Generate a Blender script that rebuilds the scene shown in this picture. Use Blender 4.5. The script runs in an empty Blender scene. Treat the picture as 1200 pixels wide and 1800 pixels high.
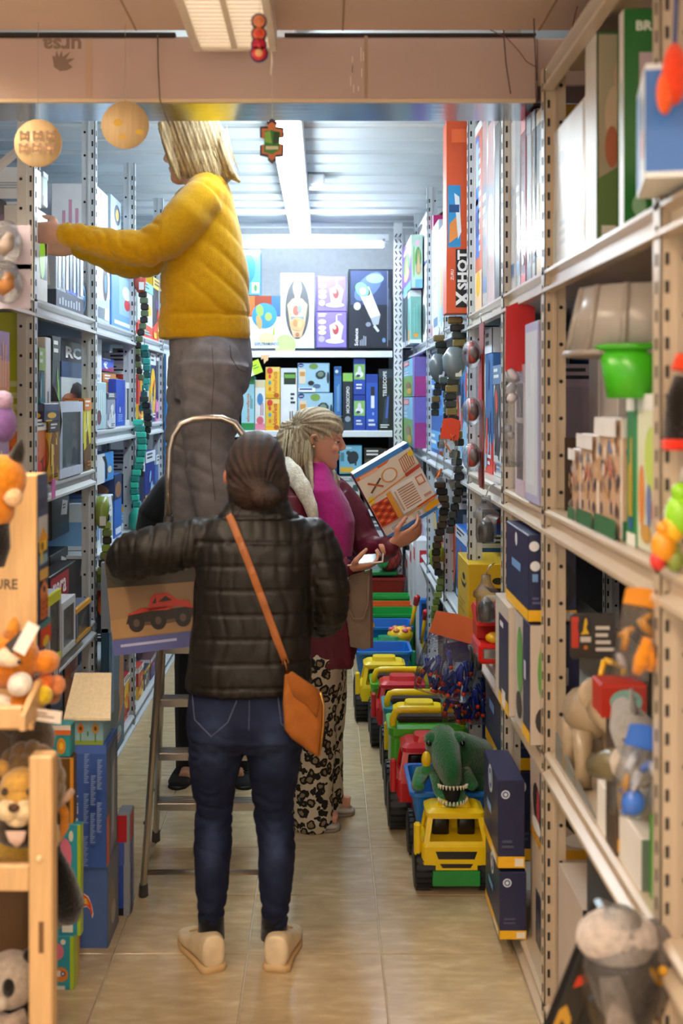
import bpy, math, random
import numpy as np
from mathutils import Vector, Matrix

# ---------------------------------------------------------------- camera, world, light, exposure
SC = bpy.context.scene
COL = SC.collection
H, F, CX, CY = 1.7, 1977.0, 570.0, 703.0          # eye height (m), focal length (px of 1200), vanishing point of the aisle
cam_d = bpy.data.cameras.new('camera'); cam = bpy.data.objects.new('camera', cam_d); COL.objects.link(cam)
cam.location = (0, 0, H); cam.rotation_euler = (math.pi / 2, 0, 0)
cam_d.sensor_fit = 'HORIZONTAL'; cam_d.sensor_width = 24.0; cam_d.lens = F / 1200 * 24
cam_d.shift_x = (600 - CX) / 1200; cam_d.shift_y = (CY - 900) / 1200
cam_d.clip_start = 0.05
cam_d.dof.use_dof = True; cam_d.dof.focus_distance = 5.0; cam_d.dof.aperture_fstop = 2.7
SC.camera = cam
SC.view_settings.view_transform = 'Standard'; SC.view_settings.look = 'None'
SC.view_settings.gamma = 1.0; SC.view_settings.use_curve_mapping = False
SC.view_settings.exposure = 0.2
SC.cycles.max_bounces = 8; SC.cycles.diffuse_bounces = 4; SC.cycles.glossy_bounces = 4
SC.cycles.transparent_max_bounces = 24; SC.cycles.use_denoising = True
SC.cycles.sample_clamp_indirect = 6.0; SC.cycles.caustics_reflective = False; SC.cycles.caustics_refractive = False
W = bpy.data.worlds.new('World'); SC.world = W; W.use_nodes = True
W.node_tree.nodes['Background'].inputs[0].default_value = (1.0, 0.89, 0.78, 1)   # the warm shop hall that goes on behind the camera
W.node_tree.nodes['Background'].inputs[1].default_value = 1.15
COOL_LAMP, BACK_TUBE, WARM_FILL, DIM_LAMP = 35.0, 62.0, 52.0, 0.75

# ---------------------------------------------------------------- helpers
def lin(h):
    if not isinstance(h, str): return tuple(h)
    h = h.lstrip('#')
    if len(h) == 3: h = ''.join(c * 2 for c in h)
    o = []
    for i in (0, 2, 4):
        c = int(h[i:i + 2], 16) / 255
        o.append(c / 12.92 if c <= 0.04045 else ((c + 0.055) / 1.055) ** 2.4)
    return tuple(o)

def P(px, py, d):
    return Vector(((px - CX) * d / F, d, H - (py - CY) * d / F))

MATS = {}
def mat(name, rough=.4, metal=0, bump=0, bscale=200, stretch=None, vary=0.0, vscale=30, spec=.5, coat=0, sss=0, sheen=0, attr=True, col=(1, 1, 1)):
    m = bpy.data.materials.new(name); m.use_nodes = True
    nt = m.node_tree; N = nt.nodes; L = nt.links; b = N['Principled BSDF']
    b.inputs['Roughness'].default_value = rough; b.inputs['Metallic'].default_value = metal
    b.inputs['Specular IOR Level'].default_value = spec
    if coat: b.inputs['Coat Weight'].default_value = coat; b.inputs['Coat Roughness'].default_value = .08
    if sss:
        b.inputs['Subsurface Weight'].default_value = sss; b.inputs['Subsurface Radius'].default_value = (.012, .005, .003)
    if sheen: b.inputs['Sheen Weight'].default_value = sheen
    if attr:
        a = N.new('ShaderNodeAttribute'); a.attribute_name = 'Col'; src = a.outputs['Color']
    else:
        a = N.new('ShaderNodeRGB'); a.outputs[0].default_value = (*lin(col), 1); src = a.outputs[0]
    co = N.new('ShaderNodeTexCoord').outputs['Object']
    if stretch:
        mp = N.new('ShaderNodeMapping'); mp.inputs['Scale'].default_value = stretch; L.new(co, mp.inputs[0]); co = mp.outputs[0]
    if vary:
        t = N.new('ShaderNodeTexNoise'); t.inputs['Scale'].default_value = vscale; t.inputs['Detail'].default_value = 4; L.new(co, t.inputs['Vector'])
        r = N.new('ShaderNodeMapRange'); r.inputs['From Min'].default_value = .3; r.inputs['From Max'].default_value = .7
        r.inputs['To Min'].default_value = 1 - vary; r.inputs['To Max'].default_value = 1 + vary * .6
        L.new(t.outputs[0], r.inputs['Value'])
        mx = N.new('ShaderNodeVectorMath'); mx.operation = 'SCALE'; L.new(src, mx.inputs[0]); L.new(r.outputs[0], mx.inputs['Scale'])
        src = mx.outputs[0]
    L.new(src, b.inputs['Base Color'])
    if bump:
        t = N.new('ShaderNodeTexNoise'); t.inputs['Scale'].default_value = bscale; t.inputs['Detail'].default_value = 3; L.new(co, t.inputs['Vector'])
        u = N.new('ShaderNodeBump'); u.inputs['Strength'].default_value = bump; u.inputs['Distance'].default_value = .004
        L.new(t.outputs[0], u.inputs['Height']); L.new(u.outputs[0], b.inputs['Normal'])
    MATS[name] = m
    return m
mat('card', .38, vary=.05, vscale=14)
mat('gloss', .14, coat=.3)
mat('plastic', .28, vary=.04, vscale=20)
mat('matte', .8, vary=.08, vscale=25)
mat('cloth', .9, bump=.35, bscale=420, vary=.12, vscale=35, sheen=.15, spec=.2)
mat('knit', .95, bump=.5, bscale=300, vary=.10, vscale=60, sheen=.25, spec=.15)
mat('denim', .85, bump=.5, bscale=700, vary=.22, vscale=24, spec=.2)
mat('puffer', .5, bump=.22, bscale=55, vary=.15, vscale=12, spec=.35)
mat('leather', .5, bump=.15, bscale=90, vary=.15, vscale=18, spec=.4)
mat('suede', .85, bump=.3, bscale=220, vary=.18, vscale=22, spec=.2)
mat('plush', 1.0, bump=1.0, bscale=160, vary=.22, vscale=80, spec=.1, sheen=.4)
mat('rackpaint', .3, vary=.05, vscale=9)
mat('metal', .28, metal=1)
mat('foil', .16, metal=1, bump=.15, bscale=5, stretch=(1, 6, 1))
mat('rubber', .5, spec=.4)
mat('wood', .45, vary=.10, vscale=9, stretch=(12, 12, 1.0))
mat('skin', .5, vary=.05, vscale=40, sss=.08, bump=.08, bscale=500)
mat('hair', .42, bump=.9, bscale=60, stretch=(9, 9, .35), vary=.34, vscale=24, spec=.45)
mat('ceil', .75, vary=.05, vscale=4, bump=.06, bscale=120)
mat('wrap', .35, vary=.04, vscale=6, bump=.25, bscale=9)
def m_clear():
    m = bpy.data.materials.new('clear'); m.use_nodes = True; N = m.node_tree.nodes; L = m.node_tree.links
    N.remove(N['Principled BSDF']); out = N['Material Output']
    t = N.new('ShaderNodeBsdfTransparent'); t.inputs[0].default_value = (.93, .95, .96, 1)
    g = N.new('ShaderNodeBsdfGlossy'); g.inputs['Roughness'].default_value = .09
    f = N.new('ShaderNodeFresnel'); f.inputs[0].default_value = 1.5
    tn = N.new('ShaderNodeTexNoise'); tn.inputs['Scale'].default_value = 26
    bu = N.new('ShaderNodeBump'); bu.inputs['Strength'].default_value = .5; bu.inputs['Distance'].default_value = .01
    L.new(tn.outputs[0], bu.inputs['Height']); L.new(bu.outputs[0], g.inputs['Normal']); L.new(bu.outputs[0], f.inputs['Normal'])
    ad = N.new('ShaderNodeMath'); ad.operation = 'MULTIPLY_ADD'; ad.inputs[1].default_value = .7; ad.inputs[2].default_value = .045; L.new(f.outputs[0], ad.inputs[0])
    x = N.new('ShaderNodeMixShader'); L.new(ad.outputs[0], x.inputs[0]); L.new(t.outputs[0], x.inputs[1]); L.new(g.outputs[0], x.inputs[2])
    L.new(x.outputs[0], out.inputs[0]); MATS['clear'] = m
m_clear()
def m_emit(name, col, st):
    m = bpy.data.materials.new(name); m.use_nodes = True; b = m.node_tree.nodes['Principled BSDF']
    b.inputs['Base Color'].default_value = (.8, .8, .8, 1); b.inputs['Emission Color'].default_value = (*col, 1); b.inputs['Emission Strength'].default_value = st
    MATS[name] = m
m_emit('emit_cool', (.80, .93, 1.0), COOL_LAMP); m_emit('emit_tube', (.85, .95, 1.0), BACK_TUBE)
m_emit('emit_warm', (1.0, .82, .62), WARM_FILL); m_emit('emit_dim', (1.0, .84, .66), DIM_LAMP)
def m_tile():
    m = bpy.data.materials.new('tile'); m.use_nodes = True; N = m.node_tree.nodes; L = m.node_tree.links; b = N['Principled BSDF']
    g = N.new('ShaderNodeTexCoord'); oi = N.new('ShaderNodeObjectInfo')
    ad = N.new('ShaderNodeVectorMath'); ad.operation = 'MULTIPLY_ADD'
    cx = N.new('ShaderNodeCombineXYZ'); L.new(oi.outputs['Random'], cx.inputs[0]); L.new(oi.outputs['Random'], cx.inputs[1])
    L.new(cx.outputs[0], ad.inputs[0]); ad.inputs[1].default_value = (40, 70, 1); L.new(g.outputs['Object'], ad.inputs[2])
    mp = N.new('ShaderNodeMapping'); mp.inputs['Scale'].default_value = (5, 16, 1); L.new(ad.outputs[0], mp.inputs[0])
    n1 = N.new('ShaderNodeTexNoise'); n1.inputs['Scale'].default_value = 1.6; n1.inputs['Detail'].default_value = 7; n1.inputs['Roughness'].default_value = .65; L.new(mp.outputs[0], n1.inputs['Vector'])
    r = N.new('ShaderNodeValToRGB'); L.new(n1.outputs[0], r.inputs[0]); e = r.color_ramp.elements
    e[0].position = .22; e[0].color = (*lin('#a8916c'), 1); e[1].position = .78; e[1].color = (*lin('#d8c4a0'), 1)
    x = e.new(.54); x.color = (*lin('#c1aa84'), 1)
    L.new(r.outputs[0], b.inputs['Base Color'])
    rr = N.new('ShaderNodeMapRange'); rr.inputs['To Min'].default_value = .12; rr.inputs['To Max'].default_value = .22; L.new(n1.outputs[0], rr.inputs['Value']); L.new(rr.outputs[0], b.inputs['Roughness'])
    b.inputs['Specular IOR Level'].default_value = .8
    MATS['tile'] = m
m_tile()
def m_leopard():
    m = bpy.data.materials.new('leopard'); m.use_nodes = True; N = m.node_tree.nodes; L = m.node_tree.links; b = N['Principled BSDF']
    g = N.new('ShaderNodeTexCoord'); nz = N.new('ShaderNodeTexNoise'); nz.inputs['Scale'].default_value = 45; L.new(g.outputs['Object'], nz.inputs['Vector'])
    ad = N.new('ShaderNodeVectorMath'); ad.operation = 'MULTIPLY_ADD'; L.new(nz.outputs['Color'], ad.inputs[0]); ad.inputs[1].default_value = (.022, .022, .022); L.new(g.outputs['Object'], ad.inputs[2])
    v = N.new('ShaderNodeTexVoronoi'); v.inputs['Scale'].default_value = 29; L.new(ad.outputs[0], v.inputs['Vector'])
    r = N.new('ShaderNodeValToRGB'); r.color_ramp.interpolation = 'CONSTANT'; L.new(v.outputs['Distance'], r.inputs[0]); e = r.color_ramp.elements
    e[0].position = 0; e[0].color = (*lin('#8d7a60'), 1); e[1].position = .30; e[1].color = (*lin('#15120f'), 1)
    x = e.new(.54); x.color = (*lin('#cfc3ae'), 1)
    L.new(r.outputs[0], b.inputs['Base Color']); b.inputs['Roughness'].default_value = .85
    MATS['leopard'] = m
m_leopard()

TXT = {}
def text_mesh(s, bold=0.0):
    k = (s, bold)
    if k not in TXT:
        c = bpy.data.curves.new('t', 'FONT'); c.body = s; c.size = 1; c.resolution_u = 2; c.offset = bold
        o = bpy.data.objects.new('t', c); me = o.to_mesh()
        v = np.array([q.co[:2] for q in me.vertices]) if len(me.vertices) else np.zeros((1, 2))
        f = [tuple(p.vertices) for p in me.polygons]; o.to_mesh_clear()
        bpy.data.objects.remove(o); bpy.data.curves.remove(c)
        lo, hi = v.min(0), v.max(0); TXT[k] = ((v - lo) / np.maximum(hi - lo, 1e-6), f)
    return TXT[k]

class MB:
    """collects faces of one mesh: a colour and a material per face"""
    def __init__(s): s.v = []; s.f = []; s.c = []; s.m = []; s.s = []; s.names = []
    def add(s, vs, fs, col, mt='card', smooth=False):
        o = len(s.v); s.v.extend([tuple(v) for v in vs])
        if mt not in s.names: s.names.append(mt)
        mi = s.names.index(mt); per = isinstance(col, list)
        c0 = None if per else lin(col)
        for i, f in enumerate(fs):
            s.f.append(tuple(o + k for k in f)); s.c.append(lin(col[i]) if per else c0); s.m.append(mi); s.s.append(smooth)
        return s
    def box(s, x0, x1, y0, y1, z0, z1, col, mt='card', b=0.0, M=None):
        b = min(b, (x1 - x0) * .45, (y1 - y0) * .45, (z1 - z0) * .45)
        if b <= 0:
            vs = [(x, y, z) for z in (z0, z1) for y in (y0, y1) for x in (x0, x1)]
            fs = [(0, 2, 3, 1), (4, 5, 7, 6), (0, 1, 5, 4), (2, 6, 7, 3), (0, 4, 6, 2), (1, 3, 7, 5)]
        else:
            vs = []; ix = {}
            for i, x in enumerate((x0, x1)):
                for j, y in enumerate((y0, y1)):
                    for k, z in enumerate((z0, z1)):
                        sx, sy, sz = (b, -b)[i], (b, -b)[j], (b, -b)[k]
                        for a, p in enumerate(((x, y + sy, z + sz), (x + sx, y, z + sz), (x + sx, y + sy, z))):
                            ix[i, j, k, a] = len(vs); vs.append(p)
            fs = []
            def q(*k): fs.append(tuple(ix[a] for a in k))
            for i in (0, 1):
                t = [(i, 0, 0, 0), (i, 0, 1, 0), (i, 1, 1, 0), (i, 1, 0, 0)]; q(*(t if i == 0 else t[::-1]))
                t = [(0, i, 0, 1), (1, i, 0, 1), (1, i, 1, 1), (0, i, 1, 1)]; q(*(t if i == 0 else t[::-1]))
                t = [(0, 0, i, 2), (0, 1, i, 2), (1, 1, i, 2), (1, 0, i, 2)]; q(*(t if i == 0 else t[::-1]))
            for j in (0, 1):
                for k in (0, 1):
                    t = [(0, j, k, 1), (0, j, k, 2), (1, j, k, 2), (1, j, k, 1)]; q(*(t if j != k else t[::-1]))
                    t = [(j, 0, k, 0), (j, 0, k, 2), (j, 1, k, 2), (j, 1, k, 0)]; q(*(t[::-1] if j != k else t))
                    t = [(j, k, 0, 0), (j, k, 0, 1), (j, k, 1, 1), (j, k, 1, 0)]; q(*(t if j != k else t[::-1]))
            for i in (0, 1):
                for j in (0, 1):
                    for k in (0, 1):
                        t = [(i, j, k, 0), (i, j, k, 1), (i, j, k, 2)]; q(*(t if (i + j + k) % 2 == 0 else t[::-1]))
        if M is not None: vs = [M @ Vector(v) for v in vs]
        return s.add(vs, fs, col, mt)
    def ngon(s, pts, col, mt='card'): return s.add(pts, [tuple(range(len(pts)))], col, mt)
    def loft(s, rings, col, mt='card', smooth=True, cap=True, closed=True):
        n = len(rings[0]); vs = [p for r in rings for p in r]; fs = []
        for i in range(len(rings) - 1):
            for j in range(n if closed else n - 1):
                k = (j + 1) % n; fs.append((i * n + j, i * n + k, (i + 1) * n + k, (i + 1) * n + j))
        if cap: fs.append(tuple(range(n))[::-1]); fs.append(tuple((len(rings) - 1) * n + j for j in range(n)))
        if isinstance(col, list):
            cc = []
            for i in range(len(rings) - 1): cc += [col[i % len(col)]] * (n if closed else n - 1)
            if cap: cc += [col[0], col[(len(rings) - 2) % len(col)]]
            col = cc
        return s.add(vs, fs, col, mt, smooth)
    def tube(s, pts, r, col, mt='plastic', n=10, cap=True, flat=None, smooth=True):
        return s.loft(rings_along(pts, r, n, flat), col, mt, smooth, cap)
    def cyl(s, p0, p1, r0, r1=None, col='#888', mt='plastic', n=16, smooth=True):
        return s.tube([p0, p1], [r0, r0 if r1 is None else r1], col, mt, n, smooth=smooth)
    def ell(s, c, r, col, mt='plastic', n=14, m=8, M=None):
        c = Vector(c); r = Vector((r,) * 3) if not hasattr(r, '__len__') else Vector(r); rings = []
        for i in range(m + 1):
            a = -math.pi / 2 + math.pi * i / m; ca = max(math.cos(a), .02); rr = []
            for j in range(n):
                t = 2 * math.pi * j / n; p = Vector((r.x * ca * math.cos(t), r.y * ca * math.sin(t), r.z * math.sin(a)))
                rr.append(c + (M @ p if M is not None else p))
            rings.append(rr)
        return s.loft(rings, col, mt)
    def lathe(s, prof, c, col, mt='plastic', n=20, axis='Z', cap=True):
        rings = []
        for r, h in prof:
            rr = []
            for j in range(n):
                t = 2 * math.pi * j / n; a, b2 = r * math.cos(t), r * math.sin(t)
                rr.append(Vector(c) + Vector({'Z': (a, b2, h), 'X': (h, a, b2), 'Y': (b2, h, a)}[axis]))
            rings.append(rr)
        return s.loft(rings, col, mt, cap=cap)
    def prism(s, pts, y0, y1, col, mt='card', ax='Y', smooth=False):
        """polygon pts (a,b) counter-clockwise seen from the low end, extruded along ax"""
        f = {'Y': lambda a, b, h: (a, h, b), 'X': lambda a, b, h: (h, a, b), 'Z': lambda a, b, h: (a, b, h)}[ax]
        return s.loft([[f(a, b, y0) for a, b in pts], [f(a, b, y1) for a, b in pts]], col, mt, smooth)
    def build(s, name, parent=None, loc=None, label=None, cat=None, group=None, kind=None):
        me = bpy.data.meshes.new(name); v = np.array(s.v, dtype=float).reshape(-1, 3)
        if parent is not None: o = np.array(parent['_o'])
        elif loc is None: o = np.array([(v[:, 0].min() + v[:, 0].max()) / 2, (v[:, 1].min() + v[:, 1].max()) / 2, v[:, 2].min()])
        else: o = np.array(loc, dtype=float)
        me.from_pydata((v - o).tolist(), [], s.f)
        for n in s.names: me.materials.append(MATS[n])
        me.polygons.foreach_set('material_index', s.m); me.polygons.foreach_set('use_smooth', s.s)
        a = me.color_attributes.new('Col', 'FLOAT_COLOR', 'CORNER')
        cc = np.ones((len(me.loops), 4), dtype=np.float32)
        cc[:, :3] = np.repeat(np.array(s.c, dtype=np.float32), [len(f) for f in s.f], axis=0)
        a.data.foreach_set('color', cc.ravel()); me.update()
        ob = bpy.data.objects.new(name, me); COL.objects.link(ob); ob['_o'] = [float(x) for x in o]
        if parent is None: ob.location = o
        else: ob.parent = parent
        return tag(ob, label, cat, group, kind)

def tag(ob, label=None, cat=None, group=None, kind=None):
    if label: ob['label'] = label
    if cat: ob['category'] = cat
    if group: ob['group'] = group
    if kind: ob['kind'] = kind
    return ob

def thing(name, label, cat, loc=(0, 0, 0), group=None):
    o = bpy.data.objects.new(name, None); COL.objects.link(o); o.location = loc; o.empty_display_size = .05; o['_o'] = [float(x) for x in loc]
    return tag(o, label, cat, group)

def copy_tree(o, parent=None):
    c = o.copy(); COL.objects.link(c)
    if parent is not None: c.parent = parent
    for ch in list(o.children): copy_tree(ch, c)
    return c

def rings_along(pts, r, n=10, flat=None):
    pts = [Vector(p) for p in pts]; rs = list(r) if hasattr(r, '__len__') else [r] * len(pts); out = []; up = None
    for i, p in enumerate(pts):
        a = pts[max(i - 1, 0)]; b = pts[min(i + 1, len(pts) - 1)]; t = (b - a)
        t = t.normalized() if t.length > 1e-9 else Vector((0, 0, 1))
        if up is None:
            up = Vector((0, 1, 0)) if abs(t.y) < .9 else Vector((1, 0, 0))
            if flat is not None: up = Vector(flat)
        s = t.cross(up).normalized(); u = s.cross(t).normalized(); up = u
        q = rs[i]; rx, ry = q if hasattr(q, '__len__') else (q, q)
        out.append([p + s * rx * math.cos(2 * math.pi * j / n) + u * ry * math.sin(2 * math.pi * j / n) for j in range(n)])
    return out

class Fr:
    """flat print on a rectangular face: o corner, u and v edges, n outward normal; coordinates 0..1"""
    def __init__(s, mb, o, u, v, n): s.mb, s.o, s.u, s.v, s.n = mb, Vector(o), Vector(u), Vector(v), Vector(n).normalized(); s.k = 0.0006
    def pt(s, a, b): return s.o + s.u * a + s.v * b + s.n * s.k
    def p(s, pts, col, mt='card'): s.mb.ngon([s.pt(a, b) for a, b in pts], col, mt); s.k += .0004; return s
    def q(s, a0, b0, a1, b1, col, mt='card'): return s.p([(a0, b0), (a1, b0), (a1, b1), (a0, b1)], col, mt)
    def e(s, a, b, ra, rb, col, n=14, rot=0, mt='card'):
        c, d = math.cos(rot), math.sin(rot); P_ = []
        for i in range(n):
            t = 2 * math.pi * i / n; x, y = ra * math.cos(t), rb * math.sin(t); P_.append((a + x * c - y * d, b + x * d + y * c))
        return s.p(P_, col, mt)
    def circ(s, a, b, r, col, n=16, mt='card'): return s.e(a, b, r / s.u.length, r / s.v.length, col, n, 0, mt)
    def t(s, txt, a0, b0, a1, b1, col, rot=0, bold=.02, mt='card'):
        v, f = text_mesh(txt, bold); pts = []
        for x, y in v:
            if rot == 90: x, y = 1 - y, x
            elif rot == -90: x, y = y, 1 - x
            elif rot == 180: x, y = 1 - x, 1 - y
            pts.append(s.pt(a0 + (a1 - a0) * x, b0 + (b1 - b0) * y))
        s.mb.add(pts, f, col, mt); s.k += .0004; return s
    def lines(s, a0, b0, a1, b1, n, col, vert=False, rng=None):
        for i in range(n):
            e = (rng or random).uniform(.55, 1)
            if vert: w = (a1 - a0) / n; s.q(a0 + i * w, b0, a0 + i * w + w * .5, b0 + (b1 - b0) * e, col)
            else: w = (b1 - b0) / n; s.q(a0, b1 - i * w - w * .5, a0 + (a1 - a0) * e, b1 - i * w, col)
            s.k -= .0004
        s.k += .0004; return s

def faces_of(mb, x0, x1, y0, y1, z0, z1):
    dx, dy, dz = x1 - x0, y1 - y0, z1 - z0
    return {'near': Fr(mb, (x0, y0, z0), (dx, 0, 0), (0, 0, dz), (0, -1, 0)), 'right': Fr(mb, (x1, y0, z0), (0, dy, 0), (0, 0, dz), (1, 0, 0)),
            'left': Fr(mb, (x0, y1, z0), (0, -dy, 0), (0, 0, dz), (-1, 0, 0)), 'top': Fr(mb, (x0, y0, z1), (dx, 0, 0), (0, dy, 0), (0, 0, 1))}

def art(fr, pal, seed, kind='toy'):
    """printed artwork of a toy carton: pal = ground, strip, accents..."""
    r = random.Random(seed); w, h = fr.u.length, fr.v.length; tall = h > w
    acc = pal[2:] or pal
    if kind == 'spine':
        fr.q(0.02, 0.0, .98, r.uniform(.06, .12), pal[1]); fr.q(.02, r.uniform(.88, .92), .98, 1, pal[1])
        fr.lines(.3, .2, .75, .8, 2, acc[0], True, r); fr.circ(.5, .15, min(w, h) * .2, acc[-1]); return
    if kind == 'plain':
        fr.q(.1, .08, .9, .16, pal[1]); fr.lines(.15, .4, .85, .6, 3, acc[0], False, r); return
    if kind == 'dark':
        fr.q(.06, .6, .94, .95, acc[0]); fr.e(.5, .35, .3, .16, acc[-1]); fr.q(.1, .04, .5, .12, pal[1]); return
    g = r.random()
    if g < .5: fr.p([(0, 0), (1, 0), (1, r.uniform(.2, .5)), (0, r.uniform(.15, .45))], acc[r.randrange(len(acc))])
    else: fr.e(r.uniform(.3, .7), r.uniform(.3, .6), .46, .36, acc[r.randrange(len(acc))], 18)
    for _ in range(r.randint(4, 7)):
        c = acc[r.randrange(len(acc))]; a, b = r.uniform(.2, .8), r.uniform(.18, .72)
        if r.random() < .5: fr.e(a, b, r.uniform(.06, .18), r.uniform(.05, .13), c, 10, r.uniform(0, 3))
        else:
            q = r.uniform(.05, .18); fr.p([(a - q * r.uniform(.5, 1), b - q * .6), (a + q, b - q * r.uniform(.1, .8)), (a + q * r.uniform(.3, 1), b + q * .7), (a - q * .6, b + q * r.uniform(.2, .9))], c)
    fr.q(.0, .83, 1, 1, pal[1]); fr.lines(.12, .86, .8, .97, 2, '#f2f2ee' if sum(lin(pal[1])) < 1.4 else '#333344', False, r)
    fr.q(.06, .04, .3, .13, acc[-1]); fr.lines(.4, .04, .92, .13, 2, pal[1], False, r)

SEED = [100]
def carton(name, x0, x1, y0, y1, z0, z1, col, label, cat='toy box', pal=None, faces=('near',), kind='toy', group=None, mt='card', fn=None, b=.003, win=None):
    """a printed box: body, a child for its print and, with win, a clear window with a toy behind it"""
    m = MB(); 
    if win:
        f = win; t = .012
        if f == 'near': m.box(x0, x1, y0 + t, y1, z0, z1, col, mt, b)
        elif f == 'right': m.box(x0, x1 - t, y0, y1, z0, z1, col, mt, b)
        else: m.box(x0 + t, x1, y0, y1, z0, z1, col, mt, b)
    else: m.box(x0, x1, y0, y1, z0, z1, col, mt, b)
    ob = m.build(name, label=label, cat=cat, group=group, loc=((x0 + x1) / 2, (y0 + y1) / 2, z0))
    SEED[0] += 1; pm = MB()
    if win:
        t = .012; xx0, xx1, yy0 = x0, x1, y0
        if win == 'near': yy0 = y0 + t
        elif win == 'right': xx1 = x1 - t
        else: xx0 = x0 + t
        fs = faces_of(pm, xx0, xx1, yy0, y1, z0, z1)
    else: fs = faces_of(pm, x0, x1, y0, y1, z0, z1)
    if fn: fn(fs)
    else:
        for i, f in enumerate(faces): art(fs[f], pal or [col, '#ffffff', '#cc3333', '#3355bb'], SEED[0] * 7 + (0 if win is None else 3), kind)
    if pm.f: pm.build('print', ob)
    if win:
        wf = faces_of(MB(), x0, x1, y0, y1, z0, z1)[win]; wm = MB(); o, u, v, n = wf.o, wf.u, wf.v, wf.n
        for a0, b0, a1, b1 in ((0, 0, 1, .12), (0, .86, 1, 1), (0, .12, .1, .86), (.9, .12, 1, .86)):
            ps = [o + u * a + v * c for a, c in ((a0, b0), (a1, b0), (a1, b1), (a0, b1))]
            wm.loft([[p - n * .0118 for p in ps], [p for p in ps]], (pal or [col])[1] if b0 > .5 or b1 < .2 else col, mt, False)
        wm.build('frame', ob)
        gm = MB(); ps = [o + u * a + v * c - n * .003 for a, c in ((.09, .11), (.91, .11), (.91, .87), (.09, .87))]
        gm.loft([[p - n * .001 for p in ps], ps], '#fff', 'clear', False); gm.build('window', ob)
    return ob
# ---------------------------------------------------------------- the setting: floor, walls, ceilings
XL, XR = -0.99, 0.60                    # front planes of the left and right racks
TS = 0.41
fl = MB(); fl.box(-2.0, 1.75, -2.5, 8.5, -.03, -.004, '#d9cdb6', 'matte'); floor = fl.build('floor', loc=(0, 0, -.004), kind='structure')
tm = MB(); tm.box(-TS / 2 + .002, TS / 2 - .002, -TS / 2 + .002, TS / 2 - .002, -.01, 0, '#b39a70', 'tile', .0015)
t0 = tm.build('tile', floor, loc=None); first = True
for j in range(-2, 13):
    for i in range(-3, 4):
        t = t0 if first else t0.copy()
        if not first: COL.objects.link(t); t.parent = floor
        first = False; t.location = (-.235 + (i + .5) * TS, 3.444 + (j - .5) * TS, .004)
# the ground under the racks and nearer than the view begins is plain tile of the same make
for nm, a in (('hidden', (-2.0, XL - .5, -2.5, 8.5)),):
    m = MB(); m.box(a[0], a[1], a[2], a[3], -.004, 0, '#9a835e', 'matte'); m.build('floor_edge', floor, kind='structure')
m = MB(); m.box(-2.0, 1.75, -2.5, 2.4, -.004, -.0005, '#b39a70', 'tile'); m.build('floor_front', floor, kind='structure')
m = MB(); m.box(-1.80, -1.74, 1.2, 8.5, 0, 3.0, '#8d98a6', 'matte'); m.build('wall_left', kind='structure')
m = MB(); m.box(1.36, 1.42, .3, 8.5, 0, 3.0, '#4a403c', 'matte'); m.build('wall_right', kind='structure')
m = MB(); m.box(-1.8, 1.42, 8.42, 8.5, 0, 3.0, '#b9c0c8', 'matte'); m.build('wall_back', kind='structure')
# back ceiling: painted metal slats running across the aisle
m = MB(); m.box(-1.8, 1.42, 3.3, 8.5, 2.985, 3.03, '#a9bac6', 'rackpaint'); bc = m.build('ceiling', kind='structure')
ys = [3.52 + .275 * k for k in range(18)]
for k, y in enumerate(ys[:-1]):
    s_ = MB(); z = 2.95 + (.004 if k % 2 else 0)
    s_.loft([[(-1.8, a, b), (1.36, a, b)] for a, b in ((y + .004, z + .025), (y + .006, z), (y + .20, z), (y + .215, z + .012), (y + .255, z + .012), (y + .262, z), (y + .272, z + .004), (y + .272, z + .025))],
            '#d9e2e6', 'ceil', False, False, False)
    s_.build('slat', bc)
# front ceiling and the wrapped beam across the aisle
m = MB(); m.box(-2.0, 1.75, -2.5, 3.27, 2.775, 2.83, '#d6beb0', 'ceil'); cf = m.build('ceiling_front', kind='structure')
m = MB()
for x in (-.55, .05, .62): m.box(x, x + .006, -1.0, 3.27, 2.7735, 2.775, '#a98d76', 'ceil')
m.build('joint', cf, kind='stuff')
BY0, BY1, BZ0, BZ1 = 3.30, 3.52, 2.577, 2.768
m = MB(); m.box(-2.0, .625, BY0, BY1, BZ0, BZ1, '#c7aea4', 'wrap', .008); beam = m.build('beam', kind='structure')
m = MB(); m.box(-2.0, .66, BY0 + .012, BY1 + .004, BZ0 - .003, BZ0 + .002, '#b9c6d4', 'foil'); m.build('foil_underside', beam)
m = MB(); m.box(.625, 1.75, BY0 + .02, BY1, BZ0 + .05, BZ1, '#bfa698', 'wrap', .004); m.build('beam_end', beam)
m = MB(); fr = Fr(m, (-.9, BY0, BZ0), (1, 0, 0), (0, 0, .19), (0, -1, 0))
fr.k = .0015
c0 = (75 - CX) * BY0 / F + .9; c1 = (143 - CX) * BY0 / F + .9
fr.t('ursa', c0, .80, c1, .97, '#8d7668', 180, .03)
paw = [(.25, .70), (.30, .52), (.45, .46), (.62, .47), (.78, .52), (.66, .58), (.84, .66), (.60, .64), (.72, .76), (.52, .68), (.50, .78), (.42, .68), (.36, .78), (.33, .68)]
fr.p([(c0 + (c1 - c0) * a, b) for a, b in paw], '#8d7668')
m.build('lettering', beam)
m = MB(); m.box((150 - CX) * BY0 / F, (162 - CX) * BY0 / F, BY0 - .001, BY0 + .002, BZ0 + .01, BZ1 - .01, '#c4a690', 'wrap')
m.box((640 - CX) * BY0 / F, (646 - CX) * BY0 / F, BY0 - .0015, BY0 + .002, BZ0, BZ1, '#b3957f', 'wrap')
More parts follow.
